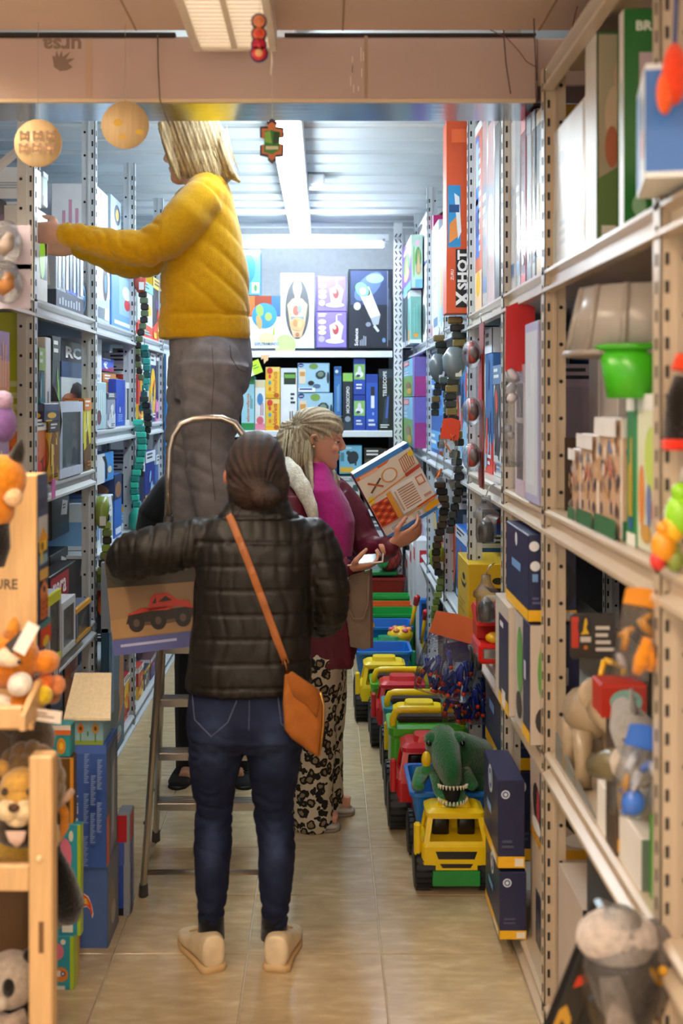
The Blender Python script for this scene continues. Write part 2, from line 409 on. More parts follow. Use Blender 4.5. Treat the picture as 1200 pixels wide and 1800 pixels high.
for k in range(9):
    x = (612 + 27 * random.Random(k).random() - CX) * BY0 / F; z = BZ0 + .02 + .1 * random.Random(k + 50).random()
    m.box(x, x + .0025, BY0 - .0018, BY0, z, z + .012 + .03 * random.Random(k + 9).random(), '#efe6da', 'wrap')
m.box(-2.0, .62, BY0 - .003, BY0 + .012, BZ0 - .004, BZ0 + .007, '#e6cfae', 'wrap', .001)
m.build('tape', beam, kind='stuff')
m = MB()                                             # dark open joint between beam and ceiling
m.box(-2.0, (308 - CX) * BY0 / F, BY0 - .004, BY0 + .02, 2.766, 2.777, '#2a211b', 'matte'); m.box((500 - CX) * BY0 / F, .62, BY0 - .002, BY0 + .02, 2.769, 2.776, '#33281f', 'matte')
m.build('joint_gap', beam)

# ---------------------------------------------------------------- lamps
def ceiling_light(x0, x1, y0, y1, z0, z1, label, mt, name='ceiling_light'):
    t = thing(name, label, 'lamp', ((x0 + x1) / 2, (y0 + y1) / 2, z0))
    m = MB(); w = .022
    m.box(x0, x0 + w, y0, y1, z0, z1, '#e9dccb', 'rackpaint', .003); m.box(x1 - w, x1, y0, y1, z0, z1, '#e9dccb', 'rackpaint', .003)
    m.box(x0 + w, x1 - w, y1 - w, y1, z0, z1, '#e9dccb', 'rackpaint', .003); m.box(x0 + w, x1 - w, y0, y0 + w, z0, z1, '#e9dccb', 'rackpaint', .003)
    m.box(x0 + w, x1 - w, y0 + w, y1 - w, z1 - .01, z1, '#e9dccb', 'rackpaint'); m.build('housing', t)
    xm = (x0 + x1) / 2
    for a, b in ((x0 + w, xm - .008), (xm + .008, x1 - w)):
        m = MB(); m.box(a, b, y0 + w, y1 - w, z0 + .012, z0 + .02, '#fff', mt); m.build('diffuser', t)
    m = MB(); n = int((y1 - y0) / .03)
    for k in range(1, n):
        y = y0 + (y1 - y0) * k / n; m.box(x0 + w, x1 - w, y - .001, y + .001, z0 + .004, z0 + .012, '#f2e6d4', 'rackpaint')
    m.box(xm - .008, xm + .008, y0, y1, z0 + .002, z0 + .02, '#f2e6d4', 'rackpaint'); m.build('louvre', t, kind='stuff')
    return t
ceiling_light(-.372, -.135, 1.9, 3.2, 2.69, 2.775, 'pale twin louvred ceiling lamp in front of the beam', 'emit_dim')
for x, y0, y1, l in ((-.25, -.1, 1.4, 'behind the pale twin lamp'), (-1.16, 1.5, 3.1, 'over the wooden display stand'), (1.0, -.6, .8, 'over the nearest right shelf unit'), (-.25, -2.2, -.9, 'furthest behind the viewer')):  # warm fill lamps added out of view to brighten the foreground
    ceiling_light(x - .12, x + .12, y0, y1, 2.69, 2.775, 'lit warm ceiling lamp ' + l, 'emit_warm')
for x, y, l in ((-.75, -.9, 'left'), (.45, -.9, 'right')):   # bare tubes added unseen behind the viewer to light the front ceiling
    t = thing('pendant_fill', 'warm bare tube lamp hanging behind the viewer on the %s' % l, 'lamp', (x, y, 2.36)); m = MB(); m.cyl((x, y - .6, 2.40), (x, y + .6, 2.40), .03, .03, '#fff', 'emit_warm'); m.build('tube', t)
    m = MB()
    for q in (-.5, .5): m.tube([(x, y + q, 2.42), (x, y + q, 2.775)], .003, '#c8beb4', 'metal', 6)
    m.build('hanger', t, kind='stuff')
t = thing('strip_light', 'long bright strip lamp running along the slatted ceiling over the aisle', 'lamp', (-.18, 6, 2.8))
m = MB(); y = 3.62; k = 0
m.box(-.232, -.093, 3.6, 7.72, 2.835, 2.95, '#eef4f8', 'rackpaint', .004); m.build('housing', t)
while y < 7.6:
    m = MB(); m.box(-.222, -.103, y, y + 1.0, 2.795, 2.84, '#fff', 'emit_cool', .01); m.build('tube_cover', t)
    m = MB(); m.box(-.224, -.101, y + 1.001, y + 1.012, 2.792, 2.842, '#dfe8ee', 'rackpaint'); m.build('joint_ring', t); y += 1.018
t = thing('tube_light', 'horizontal tube lamp on the back wall over the top shelf', 'lamp', (0, 7.66, 2.75))
m = MB(); m.box(-.95, .44, 7.66, 7.74, 2.78, 2.83, '#dfe6ec', 'rackpaint', .004); m.build('batten', t)
m = MB(); m.cyl((-.93, 7.68, 2.757), (.40, 7.68, 2.757), .017, .017, '#fff', 'emit_tube'); m.build('tube', t)
m = MB()
for x in (-.94, .405): m.box(x - .008, x + .008, 7.66, 7.70, 2.735, 2.80, '#f4f6f8', 'plastic', .002)
m.build('socket', t, kind='stuff')
t = P(555, 318, 6.3); m = MB(); m.box(t.x - .05, t.x + .05, 6.2, 6.36, 2.885, 2.952, '#f2f7fa', 'plastic', .01); o = m.build('emergency_lamp', label='small white emergency lamp on the slatted ceiling beside the strip lamp', cat='lamp')
m = MB(); m.box(t.x - .035, t.x + .035, 6.22, 6.34, 2.881, 2.886, '#dfe9f0', 'gloss'); m.build('lens', o)

# ---------------------------------------------------------------- racks
SLOT = '#1d1f22'
def upright(m, x, y, zt, side, col):
    """slotted angle post: face to the camera with round holes and slots, face to the aisle with slots"""
    w = .058; s = 1 if side == 'L' else -1           # s: direction of the aisle
    xa = x; xb = x - s * w
    lo, hi = min(xa, xb), max(xa, xb)
    m.box(lo, hi, y, y + .003, 0, zt, col, 'rackpaint')
    fx = xa - .003 if s > 0 else xa
    m.box(fx, fx + .003, y, y + .045, 0, zt, col, 'rackpaint')
    rib = x - s * .029
    m.box(rib - .004, rib + .004, y - .004, y, 0, zt, col, 'rackpaint')
    n = int(zt / .05)
    for k in range(1, n):
        z = k * .05
        a = x - s * .012; m.box(a - .0035, a + .0035, y - .0012, y, z - .011, z + .011, SLOT, 'matte')
        if k % 2: m.lathe([(.0055, -.0012), (.0055, 0)], (x - s * .045, y, z), SLOT, 'matte', 8, 'Y')
        px = x + s * .0006; m.box(px - .0008, px + .0008, y + .018, y + .026, z - .011, z + .011, SLOT, 'matte')
def shelf_mb(side, y0, y1, z, depth, col):
    m = MB(); s = 1 if side == 'L' else -1; x = XL if side == 'L' else XR
    prof = [(-depth, 0), (-.004, 0), (.006, -.006), (.006, -.014), (-.012, -.024), (-.012, -.044), (.012, -.056), (.012, -.066), (-.016, -.066), (-.02, -.014), (-depth, -.014)]
    r = [[(x + s * a, y, z + b) for a, b in prof] for y in (y0, y1)]
    if side == 'L': r = r[::-1]
    m.loft(r, col, 'rackpaint', False); return m
UP = []
def rack_bay(side, y0, y1, shelves, label, col, depth=.55, last=False, zt=2.93, brace=()):
    x = XL if side == 'L' else XR; s = 1 if side == 'L' else -1
    t = thing('shelf_unit', label, 'shelf unit', (x - s * depth / 2, (y0 + y1) / 2, 0))
    for y in ([y0, y1] if last else [y0]):
        for xx in (x + s * .006, x - s * (depth - .06)):
            m = MB(); upright(m, xx, y, zt, side, col); m.build('upright', t)
    for z in shelves: shelf_mb(side, y0 + .004, y1 - .001, z, depth, col).build('shelf', t)
    for z0, z1 in brace:
        m = MB(); a = Vector((x - s * .05, y0 + .012, z1)); b = Vector((x - s * (depth - .08), y0 + .012, z0))
        m.tube([a, b], [(.0015, .016)] * 2, col, 'rackpaint', 4, smooth=False, flat=(0, 0, 1)); m.build('brace', t)
    return t
LD = lambda x: -XL * F / (CX - x)
RD = lambda x: XR * F / (x - CX)
LC, RC, RC2 = '#c4cbd1', '#c8ced3', '#bfae97'
S_L1, S_L2 = [.068, .756, 1.405, 2.05], [.068, .52, 1.03, 1.57, 2.05]
yl = [2.82, 3.815, 4.83, 5.83, 6.85, 7.75]
rack_bay('L', yl[0], yl[1], [.068, .756, 1.405, 2.05], 'beige metal shelf unit nearest on the left, behind the wooden display stand', '#c4b8a6', brace=[(2.2, 2.6)])
rack_bay('L', yl[1], yl[2], S_L1, 'white metal shelf unit under the hands of the person in yellow', '#c6c8c8', brace=[(.95, 1.3), (2.2, 2.55)])
rack_bay('L', yl[2], yl[3], S_L2, 'white metal shelf unit left of the ladder, with five shelves', LC, brace=[(2.12, 2.45)])
rack_bay('L', yl[3], yl[4], S_L2, 'white metal shelf unit beyond the ladder on the left side of the aisle', LC)
rack_bay('L', yl[4], yl[5], S_L2, 'white metal shelf unit at the far left, next to the back shelves', LC, last=True)
SR = [.068, .75, 1.405, 2.056]
yr = [1.0, 1.99, 3.04, 3.74, 4.65, 5.585, 6.50, 7.42, 8.36]
rack_bay('R', yr[0], yr[1], [.068, .75, 1.405, 2.056], 'beige metal shelf unit cut by the right edge of the view', RC2, .62)
rack_bay('R', yr[1], yr[2], SR, 'beige metal shelf unit on the right with dinosaurs and picture books', RC2, .62, zt=2.60)
rack_bay('R', yr[2], yr[3], SR, 'narrow beige metal shelf unit with navy truck cartons on the right', RC2, .62, zt=2.60, brace=[(1.05, 1.32)])
rack_bay('R', yr[3], yr[4], SR, 'pale metal shelf unit beside the front toy trucks', '#c8c0b4', .62, brace=[(1.05, 1.32)])
rack_bay('R', yr[4], yr[5], SR, 'white metal shelf unit behind the bag of foam darts', RC, .62)
rack_bay('R', yr[5], yr[6], SR, 'white metal shelf unit with blue playset boxes on the right', RC, .62)
rack_bay('R', yr[6], yr[7], SR, 'white metal shelf unit with brick set boxes on the right', RC, .62)
rack_bay('R', yr[7], yr[8], SR, 'white metal shelf unit in the far right corner', RC, .62, last=True)
# back shelves across the end of the aisle
BD = 7.8; BS = F / BD
bk = thing('shelf_unit', 'white shelf unit across the end of the aisle with science kits', 'shelf unit', (-.2, BD + .25, 0))
bz = [H - (y - CY) / BS for y in (617, 757, 896, 1030, 1120)]
for z in bz:
    m = MB(); m.box(-.98, .472, BD + .02, BD + .48, z - .014, z, '#dfe6ec', 'rackpaint'); m.box(-.98, .472, BD, BD + .02, z - .045, z, '#e9eff4', 'rackpaint', .003); m.build('shelf', bk)
for z0, z1 in zip(bz[1:], bz[:-1]):
    m = MB(); m.box(-.98, .472, BD + .47, BD + .48, z0 + .002, z1 - .02, '#17181b', 'matte'); m.build('back_panel', bk)
m = MB(); x0, x1 = (692 - CX) / BS, (707 - CX) / BS; m.box(x0, x1, BD - .01, BD + .03, 0, 2.93, '#e4eaee', 'rackpaint', .002)
k = 0
for i in range(1, 72):
    z = i * .04
    for a in (.25, .75):
        X = x0 + (x1 - x0) * a; d = .006 if (i % 2) else -.006
        m.loft([[(X - .004 - d, y, z - .012), (X + .004 - d, y, z - .012), (X + .004 + d, y, z + .012), (X - .004 + d, y, z + .012)] for y in (BD - .0112, BD - .01)], SLOT, 'matte', False)
m.build('upright', bk)
# ---------------------------------------------------------------- cartons on the racks
def LL(xa, xb, yt, zs, col, label, cat='toy box', pal=None, kind='toy', dep=.26, ins=.02, faces=('near', 'right'), group=None, mt='card', fn=None, win=None, name='toy_box', gap=.004, z0=None):
    d0 = -(XL - ins) * F / (CX - xa); d1 = -(XL - ins) * F / (CX - xb)
    zt = H + (CY - yt) * d0 / F; zb = zs if z0 is None else z0
    return carton(name, XL - ins - dep, XL - ins, d0 + gap, d1 - gap, zb + .001, zt, col, label, cat, pal, faces, kind, group, mt, fn, win=win)
def RR(xf, xn, yt, zs, col, label, cat='toy box', pal=None, kind='toy', dep=.28, ins=.02, faces=('near', 'left'), group=None, mt='card', fn=None, win=None, name='toy_box', gap=.004, z0=None):
    d0 = (XR + ins) * F / (xn - CX); d1 = (XR + ins) * F / (xf - CX)
    zt = H + (CY - yt) * d0 / F
    return carton(name, XR + ins, XR + ins + dep, d0 + gap, d1 - gap, (zs if z0 is None else z0) + .001, zt, col, label, cat, pal, faces, kind, group, mt, fn, win=win)
def BB(x0, x1, y0, y1, col, label, cat='toy box', pal=None, kind='toy', dep=.2, dd=.03, faces=('near',), fn=None, group=None, name='toy_box', win=None, zb=None, mt='card'):
    d = BD + dd; s = F / d
    return carton(name, (x0 - CX) / s, (x1 - CX) / s, d, d + dep, (H - (y1 - CY) / s) if zb is None else zb, H - (y0 - CY) / s, col, label, cat, pal, faces, kind, group, mt, fn, win=win)
PR, PB, PG, PW, PK = ['#c8302c', '#f4f2ee', '#f0c030', '#2a2a30', '#e86a30'], ['#2a62b8', '#dfe8f4', '#f0c030', '#1b2f66', '#e04038', '#8fc4ec'], ['#3f8f48', '#f0f2ea', '#f0c030', '#7fc06a', '#8a5a3a', '#2f5f9f'], ['#e6e8ea', '#5f7fa8', '#a8b4c0', '#3a3f4a', '#c84a44'], ['#22242a', '#c8ccd2', '#5a6470', '#c84a30', '#8a929c']
PP, PO, PT, PN = ['#7a5aa8', '#efe8f4', '#e88ac0', '#f0c040', '#4f3a80'], ['#e07a28', '#fff2d8', '#f4c030', '#7a3a1a', '#d8402c'], ['#2f8fa8', '#e8f4f4', '#7fd0c8', '#1f4f6a', '#f0a030'], ['#262a4a', '#f0c020', '#4a5078', '#c8ccd8', '#f0c020']
# back shelves, top row
def f_globe(fs):
    f = fs['near']; f.q(0, 0, 1, .82, '#f3f5f6'); f.q(0, .60, 1, 1, '#8a3a24'); f.q(0, .62, .28, 1, '#e06a34'); f.q(.75, .62, 1, 1, '#3a6ab0')
    f.p([(.3, .0), (.4, .3), (.85, .3), (.95, 0)], '#f6f8fa'); f.circ(.55, .62, .088, '#3f8fd0', 22); f.e(.42, .72, .1, .12, '#8fae5a', 10, .6); f.e(.66, .6, .1, .08, '#9ab060', 10); f.e(.4, .5, .08, .14, '#c0a060', 10, .3)
    f.e(.62, .18, .22, .12, '#d8cfa0'); f.p([(.78, .25), (.84, .25), (.81, .5)], '#9ac030'); f.t('EXPLORAMUNDO', .28, .05, .95, .11, '#2f6a9a')
BB(430, 493, 520, 612, '#eef1f3', 'white carton with a blue globe picture on the top back shelf', fn=f_globe)
def f_globe2(fs):
    f = fs['near']; f.e(.2, .6, .55, .36, '#2a6ac0', 20); f.q(.55, .05, .95, .28, '#f2f4f4'); f.e(.75, .16, .1, .08, '#3f7a4a'); f.q(0, .9, 1, 1, '#9ac8ec')
BB(425, 457, 440, 519, '#4a8fd0', 'blue globe carton standing on the white globe carton', fn=f_globe2)
def f_torso(fs):
    f = fs['near']; f.lines(.05, .93, .3, .98, 2, '#c8ccd0'); f.lines(.62, .91, .92, .96, 1, '#9aa0a8')
    f.circ(.14, .04, .075, '#b9d88a'); f.e(.5, .52, .36, .4, '#565a60', 26); f.k += .0005
    f.e(.5, .80, .13, .12, '#e0c0a0', 16); f.e(.5, .84, .11, .07, '#c8b49a'); f.q(.42, .62, .58, .74, '#d8b898')
    f.p([(.2, .58), (.36, .66), (.64, .66), (.8, .58), (.72, .3), (.62, .14), (.38, .14), (.28, .3)], '#d9b592')
    f.e(.5, .52, .22, .11, '#e8d8c8'); f.e(.46, .5, .1, .07, '#b86a5a'); f.e(.57, .52, .07, .06, '#8a98b0'); f.q(.3, .38, .7, .42, '#7f98a8')
    f.e(.5, .32, .21, .09, '#d8a878'); f.e(.44, .33, .07, .05, '#c08a5a'); f.e(.57, .32, .07, .05, '#e0b88a'); f.e(.5, .18, .06, .03, '#b07a5a')
BB(493, 552, 480, 612, '#f4f5f6', 'white anatomy torso kit carton with oval picture on the top back shelf', fn=f_torso)
def f_purp(fs):
    f = fs['near']; f.q(.02, .02, .98, .98, '#8a78c4'); f.q(.0, 0, .06, 1, '#5f4f9a'); f.lines(.1, .84, .4, .95, 2, '#efeaf8'); f.lines(.7, .88, .95, .94, 1, '#c8bce8')
    for b in (.72, .55, .42): f.e(.22, b, .13, .07, '#e8d8b0', 10)
    f.circ(.2, .24, .022, '#b8aee0'); f.e(.62, .18, .3, .07, '#e6e4f2'); f.p([(.5, .2), (.82, .2), (.9, .6), (.74, .75), (.62, .7), (.45, .62)], '#ddd6ee'); f.e(.65, .5, .1, .14, '#b04a50', 12); f.e(.62, .56, .05, .06, '#e8c8b0'); f.q(.66, .66, .7, .9, '#f4f2fa')
BB(554, 609, 548, 611, '#6f5cae', 'purple anatomy kit carton at the bottom of its stack of two', fn=f_purp, group='purple anatomy kits')
BB(555, 609, 485, 547.5, '#6f5cae', 'purple anatomy kit carton on top of its stack of two', fn=f_purp, group='purple anatomy kits')
def f_scope(fs):
    f = fs['near']; f.q(.03, .02, .97, .98, '#1d2433'); f.p([(.05, .55), (.9, .55), (.9, .98), (.05, .98)], '#39466a'); f.e(.45, .78, .34, .14, '#5f78a8', 16, .4); f.e(.6, .88, .2, .06, '#8fa8cc'); f.q(.88, .02, .885, .98, '#cfd6e0')
    f.p([(.22, .72), (.46, .78), (.72, .42), (.50, .38)], '#e8ecf2'); f.p([(.5, .38), (.72, .42), (.68, .30), (.56, .29)], '#aeb6c4'); f.e(.31, .74, .19, .072, '#2c4a48', 20, -.25); f.e(.31, .74, .155, .085, '#7fd0b0', 20, -.25); f.e(.33, .72, .08, .05, '#b8ecd4', 12)
    f.e(.2, .53, .08, .05, '#c4ccd8'); f.e(.45, .3, .06, .03, '#8a94a8'); f.p([(.6, .3), (.7, .22), (.66, .2), (.56, .27)], '#d8dee8')
    f.t('Science', .14, .03, .22, .25, '#ffffff', 90); f.lines(.26, .03, .42, .16, 4, '#aab4c8', True); f.e(.8, .1, .04, .03, '#6f98c8'); f.lines(.9, .1, .96, .8, 2, '#596684', True)
BB(612, 690, 473, 612, '#141a26', 'dark telescope carton at the right end of the top back shelf', fn=f_scope)
# middle row
def lab(txt, bg, c1, c2, tc, rot=90, box=(.2, .18, .55, .75), extra=None):
    def g(fs):
        f = fs['near']; f.q(.02, .01, .98, .99, bg); f.q(.02, .85, .98, .99, c1); f.q(.02, .01, .98, .14, c2)
        if txt: f.t(txt, *box, tc, rot)
        if extra: extra(f)
    return g
BB(424, 447, 661, 757, '#7fc8d8', 'cyan and green quiz carton, leftmost seen on the middle back shelf', fn=lab('electrofacts', '#a8dcea', '#2f8a4a', '#2f8a4a', '#e0702c', 90, (.4, .16, .62, .68), lambda f: f.lines(.7, .4, .9, .7, 2, '#2f7a6a', True)))
BB(448, 466, 668, 757, '#e8ecea', 'slim cream and pink quiz carton on the middle back shelf', fn=lab('', '#eef0ea', '#e8d8a8', '#e88a9a', '#a04a8a', 90, extra=lambda f: (f.e(.5, .62, .3, .12, '#4f8ac0'), f.e(.5, .2, .35, .08, '#e06a7a'), f.lines(.55, .3, .9, .55, 2, '#b06a9a', True))))
yel = lambda f: ([f.e(.3, b, .1, .07, c, 8) for b, c in ((.3, '#e08030'), (.5, '#50a0c0'), (.7, '#e04a3a'))], f.e(.3, .88, .2, .1, '#d8402c'), f.e(.75, .1, .18, .08, '#b05a20'))
BB(466.5, 492, 701, 757, '#f0b830', 'yellow quiz carton at the bottom of its pair on the middle back shelf', fn=lab('AnimoFacts', '#f4c640', '#f6d880', '#f0b020', '#d8402c', 90, (.5, .15, .8, .85), yel))
BB(466.5, 492, 645, 700.5, '#f0b830', 'yellow quiz carton on top of its pair on the middle back shelf', fn=lab('AnimoFacts', '#f4c640', '#f6d880', '#f0b020', '#e08030', 90, (.5, .15, .8, .85), yel))
BB(493, 522, 647, 757, '#eef0f2', 'white microscope slide carton with black print on the middle back shelf', fn=lab('', '#f2f4f6', '#dfe4ea', '#e6eaee', '#222', 90, extra=lambda f: (f.q(.2, .74, .92, .93, '#22352a'), f.q(.25, .84, .88, .9, '#6fae4a'), f.lines(.6, .4, .9, .6, 3, '#2a2e34'), f.lines(.55, .15, .8, .32, 2, '#33373d', True))))
def vtech(fs):
    f = fs['near']; f.q(.02, .02, .98, .98, '#a8cfe4'); f.e(.1, .92, .09, .07, '#1f2f7a'); f.t('vtech', .04, .895, .16, .935, '#ffffff'); f.e(.5, .88, .14, .1, '#7aa050'); f.q(.05, .3, .25, .8, '#e8d8c0'); f.q(.07, .55, .23, .7, '#d89a50'); f.e(.72, .6, .17, .15, '#2e3c46', 8, .3); f.e(.72, .62, .1, .09, '#78907a', 8, .3); f.e(.42, .32, .1, .08, '#22282e'); f.e(.6, .22, .12, .07, '#4f6a8a'); f.e(.95, .5, .04, .2, '#3a4650'); f.q(.02, .02, .55, .16, '#f2f6fa'); f.lines(.06, .04, .5, .14, 1, '#20408a')
BB(523, 585, 690.5, 757, '#7fb0d0', 'light blue gadget carton at the bottom of its stack behind the blonde head', fn=vtech)
BB(523, 579, 638, 690, '#7fb0d0', 'light blue gadget carton on top of its stack on the middle back shelf', fn=vtech)
BB(587, 600, 644, 757, '#2f6aa8', 'slim blue carton right of the gadget cartons on the middle back shelf', fn=lab('', '#3572b0', '#2a5a94', '#2a5a94', '#fff', 90, extra=lambda f: (f.circ(.35, .92, .012, '#cfe0f0'), f.lines(.4, .3, .8, .8, 2, '#8fb4dc', True))))
BB(602, 620, 655, 757, '#22303a', 'dark microscope carton with a green top on the middle back shelf', fn=lab('MICROSCOPIO', '#1f2b35', '#8fc860', '#2a3a46', '#f2f2f2', 90, (.35, .3, .68, .76), lambda f: f.circ(.5, .2, .02, '#9ab')))
kid = lab('', '#2a50b0', '#1f3f9a', '#2446a4', '#fff', extra=lambda f: (f.q(.05, .42, .95, .84, '#8fc06a'), f.e(.5, .56, .34, .09, '#f2f4f6'), f.e(.5, .68, .16, .11, '#dfe6ee'), f.e(.4, .52, .18, .04, '#3a4a5a'), f.lines(.22, .12, .8, .3, 2, '#e8eef8')))
BB(621, 642, 694.5, 757, '#2446a4', 'green and blue microscope carton at the bottom of its pair', fn=kid)
BB(621, 642, 630, 694, '#2446a4', 'green and blue microscope carton on top of its pair', fn=kid)
BB(643, 664, 658, 757, '#2a54b4', 'blue pocket scope carton left of the dark telescope carton', fn=lab('', '#2f5cc0', '#2446a4', '#2446a4', '#fff', extra=lambda f: (f.q(.42, .4, .7, .66, '#f0f4fa'), f.q(.4, .62, .72, .78, '#1c2436'), f.lines(.2, .05, .85, .2, 2, '#d8e2f4'), f.e(.6, .3, .08, .03, '#9ab8e8'))))
BB(665, 691, 648, 757, '#1c2a30', 'black and green small telescope carton at the end of the middle back shelf', fn=lab('TELESCOPE', '#16221f', '#2a3a44', '#14201c', '#eef2f4', 90, (.3, .55, .55, .96), lambda f: (f.p([(.25, .1), (.42, .5), (.75, .6), (.62, .1)], '#2f3f4c'), f.p([(.45, .2), (.6, .55), (.7, .55), (.62, .2)], '#4f68b8'), f.lines(.12, .03, .8, .1, 2, '#e8eef0'))))
m = MB(); m.box(-.07, .07, 0, .004, 0, .10, '#d9e6c0', 'card', .001); ff = Fr(m, (-.07, 0, 0), (.14, 0, 0), (0, 0, .10), (0, -1, 0)); ff.q(.55, 0, 1, 1, '#a8cc30'); ff.e(.3, .5, .2, .2, '#c890a0'); ff.lines(.6, .3, .9, .7, 2, '#5f8a20')
o = m.build('shelf_card', loc=(0, 0, 0), label='small green and white card leaning on the cyan quiz carton', cat='card'); o.location = P(446, 660, BD - .0) + Vector((0, -.03, 0)); o.rotation_euler = (math.radians(-20), math.radians(-22), 0)
p0 = P(466, 632, BD - .01); m = MB(); m.prism([(-.03, .03), (-.028, -.002), (-.012, .008), (-.008, -.03), (.006, -.012), (.02, -.005), (.022, .02), (.036, .034)], 0, .003, '#f0c090'); o = m.build('price_tag', loc=(0, 0, 0), label='small orange paper tag on the top back shelf edge', cat='tag'); o.location = p0
# lower rows
def dino(fs):
    f = fs['near']; f.q(.03, .03, .97, .97, '#7fc4e0'); f.e(.6, .58, .26, .22, '#2f3a44', 12, .4); f.q(.45, .35, .52, .5, '#2f3a44'); f.q(.68, .3, .76, .5, '#2f3a44'); f.e(.4, .74, .1, .08, '#2f3a44'); f.q(.04, .06, .6, .24, '#e8b840'); f.lines(.1, .86, .9, .93, 1, '#f4f8fa'); f.q(.06, .45, .22, .75, '#4f8a9a')
BB(596, 636, 783, 836, '#5fa8c8', 'blue dinosaur kit carton on the lower back shelf', fn=dino, zb=bz[2] + .245)
BB(594, 632, 837, 896, '#e2e8e4', 'white craft carton under the blue dinosaur kit', pal=['#e2e8e4', '#8a9aa0', '#3a5a50', '#c84a44', '#f0c040'])
BB(640, 672, 788, 896, '#4a4c42', 'camouflage coloured carton on the lower back shelf', pal=['#4a4c42', '#2a2c28', '#8a8468', '#c8b050', '#5f6a54'])
BB(673, 690, 790, 896, '#6a3a30', 'brown carton at the right end of the lower back shelf', pal=['#6a3a30', '#2a2c28', '#c88468', '#c8b050'])
BB(640, 690, 912, 1029, '#dfe4e8', 'white and grey carton on the bottom back shelf', pal=['#dfe4e8', '#5a6a78', '#b0bcc6', '#3f6a9a'])
BB(585, 636, 920, 1029, '#5a6a5c', 'green grey carton on the bottom back shelf', pal=PG)
BB(500, 545, 800, 896, '#c8ccd0', 'grey carton on the lower back shelf behind the blonde person', pal=PW)
BB(546, 592, 790, 896, '#3a5f8a', 'dark blue carton on the lower back shelf behind the blonde person', pal=PB)
BB(440, 498, 790, 896, '#30343c', 'black carton on the lower back shelf behind the dark haired head', pal=PK)

# left rack, unit under the hands of the person in yellow
yb = yl[1]
def f_white(fs):
    f = fs['near']; f.q(.02, .02, .6, .98, '#d9d6d0'); f.p([(.05, .2), (.6, .3), (.6, .65), (.1, .6)], '#6a625c'); f.e(.35, .3, .2, .08, '#8a5a48'); f.q(.05, .04, .4, .1, '#d8c030')
    f = fs['right']; f.q(.5, .25, .95, .8, '#17181a'); f.e(.62, .5, .2, .25, '#9ad020', 14); f.q(.02, .3, .4, .7, '#c8d0d4')
LL(57.5, 84, 360, 2.05, '#e6e3de', 'white carton with a black and lime picture on the top left shelf', fn=f_white, dep=.3)
LL(60, 74, 292, 2.05, '#eef0f2', 'white upright carton standing on the carton with the lime picture', pal=PW, z0=H + (CY - 358) * 3.9 / F, dep=.18, kind='plain', gap=.012)
LL(74, 84, 300, 2.05, '#dfe4ea', 'pale blue carton standing behind the white upright carton', pal=['#dfe4ea', '#8aa0b8', '#7fae9a', '#b8c4d0'], z0=H + (CY - 358) * 4.0 / F, dep=.2)
def f_dri(fs):
    for k in ('near', 'right'):
        f = fs[k]; f.q(0, 0, 1, .26, '#2f3a4c'); f.lines(.1, .06, .9, .2, 8, '#b8c4d4', True); f.q(.35, .27, .75, .38, '#4f6ac8')
        for i in range(7): a = .06 + i * .13; f.p([(a, .3), (a + .09, .32), (a + .05, .95), (a + .01, .9)], ('#c8d2dc', '#8a98a8', '#e8eef2', '#5a6878')[i % 4])
LL(98, 147, 418, 2.05, '#aab6c2', 'large clear fronted carton with dark blue base on the top left shelf', fn=f_dri, dep=.3)
def f_buggy(fs):
    for k in ('near', 'right'):
        f = fs[k]; f.q(.02, .02, .98, .98, '#c2d6e4'); f.p([(0, .3), (1, .4), (1, .75), (.4, .95), (0, .8)], '#dfe8ee'); f.e(.62, .62, .2, .28, '#2f343a', 16); f.e(.64, .6, .09, .14, '#3f8fc0', 12); f.q(.08, .06, .5, .22, '#6f7f8c'); f.q(.55, .05, .92, .24, '#eef2f4')
LL(170, 193, 444, 2.05, '#b8cddc', 'light blue carton with a big wheel picture beside the loose toy wheel', fn=f_buggy)
def f_blue(fs):
    for k in ('near', 'right'):
        f = fs[k]; f.q(.02, .02, .98, .98, '#6fa8dc'); f.q(.3, .25, .9, .9, '#9ac4ea'); f.e(.62, .45, .12, .1, '#d0343a'); f.e(.6, .65, .18, .12, '#e8f0f6'); f.q(.1, .06, .8, .13, '#e8f2fa')
LL(195, 238, 465, 2.05, '#3f7fc4', 'bright blue carton on the top left shelf under the yellow sleeve', fn=f_blue)
def f_pinkt(fs):
    for k in ('near', 'right'): f = fs[k]; f.lines(.25, .1, .7, .95, 3, '#d8a0b8', True); f.q(.75, .1, .95, .5, '#c8d8ea')
LL(166.5, 190, 322, 2.36, '#f0eff2', 'tall white carton with pink lettering against the second left post', fn=f_pinkt, ins=.06, dep=.2)
LL(195, 213, 340, 2.347, '#b8cfe0', 'light blue upright carton with a round picture behind the yellow sleeve', ins=.06, dep=.2, fn=lambda fs: [(fs[k].e(.6, .78, .3, .14, '#2a3c6a'), fs[k].e(.6, .78, .16, .08, '#e8c040'), fs[k].e(.5, .3, .3, .2, '#8fb4d0'), fs[k].q(.7, .1, .95, .5, '#e8c840')) for k in ('near', 'right')])
LL(100, 128, 322, 2.05, '#c9cdd9', 'grey lilac carton at the back of the top left shelf', ins=.33, dep=.18, kind='plain', pal=PW)
LL(130, 160, 330, 2.05, '#b9bfcc', 'grey carton behind the diagonal brace of the top left shelf', ins=.33, dep=.18, kind='plain', pal=PW)
LL(242, 268, 486, 2.05, '#cfe0d4', 'pale green carton with toy cars on the top left shelf beyond the second post', pal=['#d4e4dc', '#7fc8d0', '#f0c020', '#22242a', '#d84030', '#5a3a8a'])
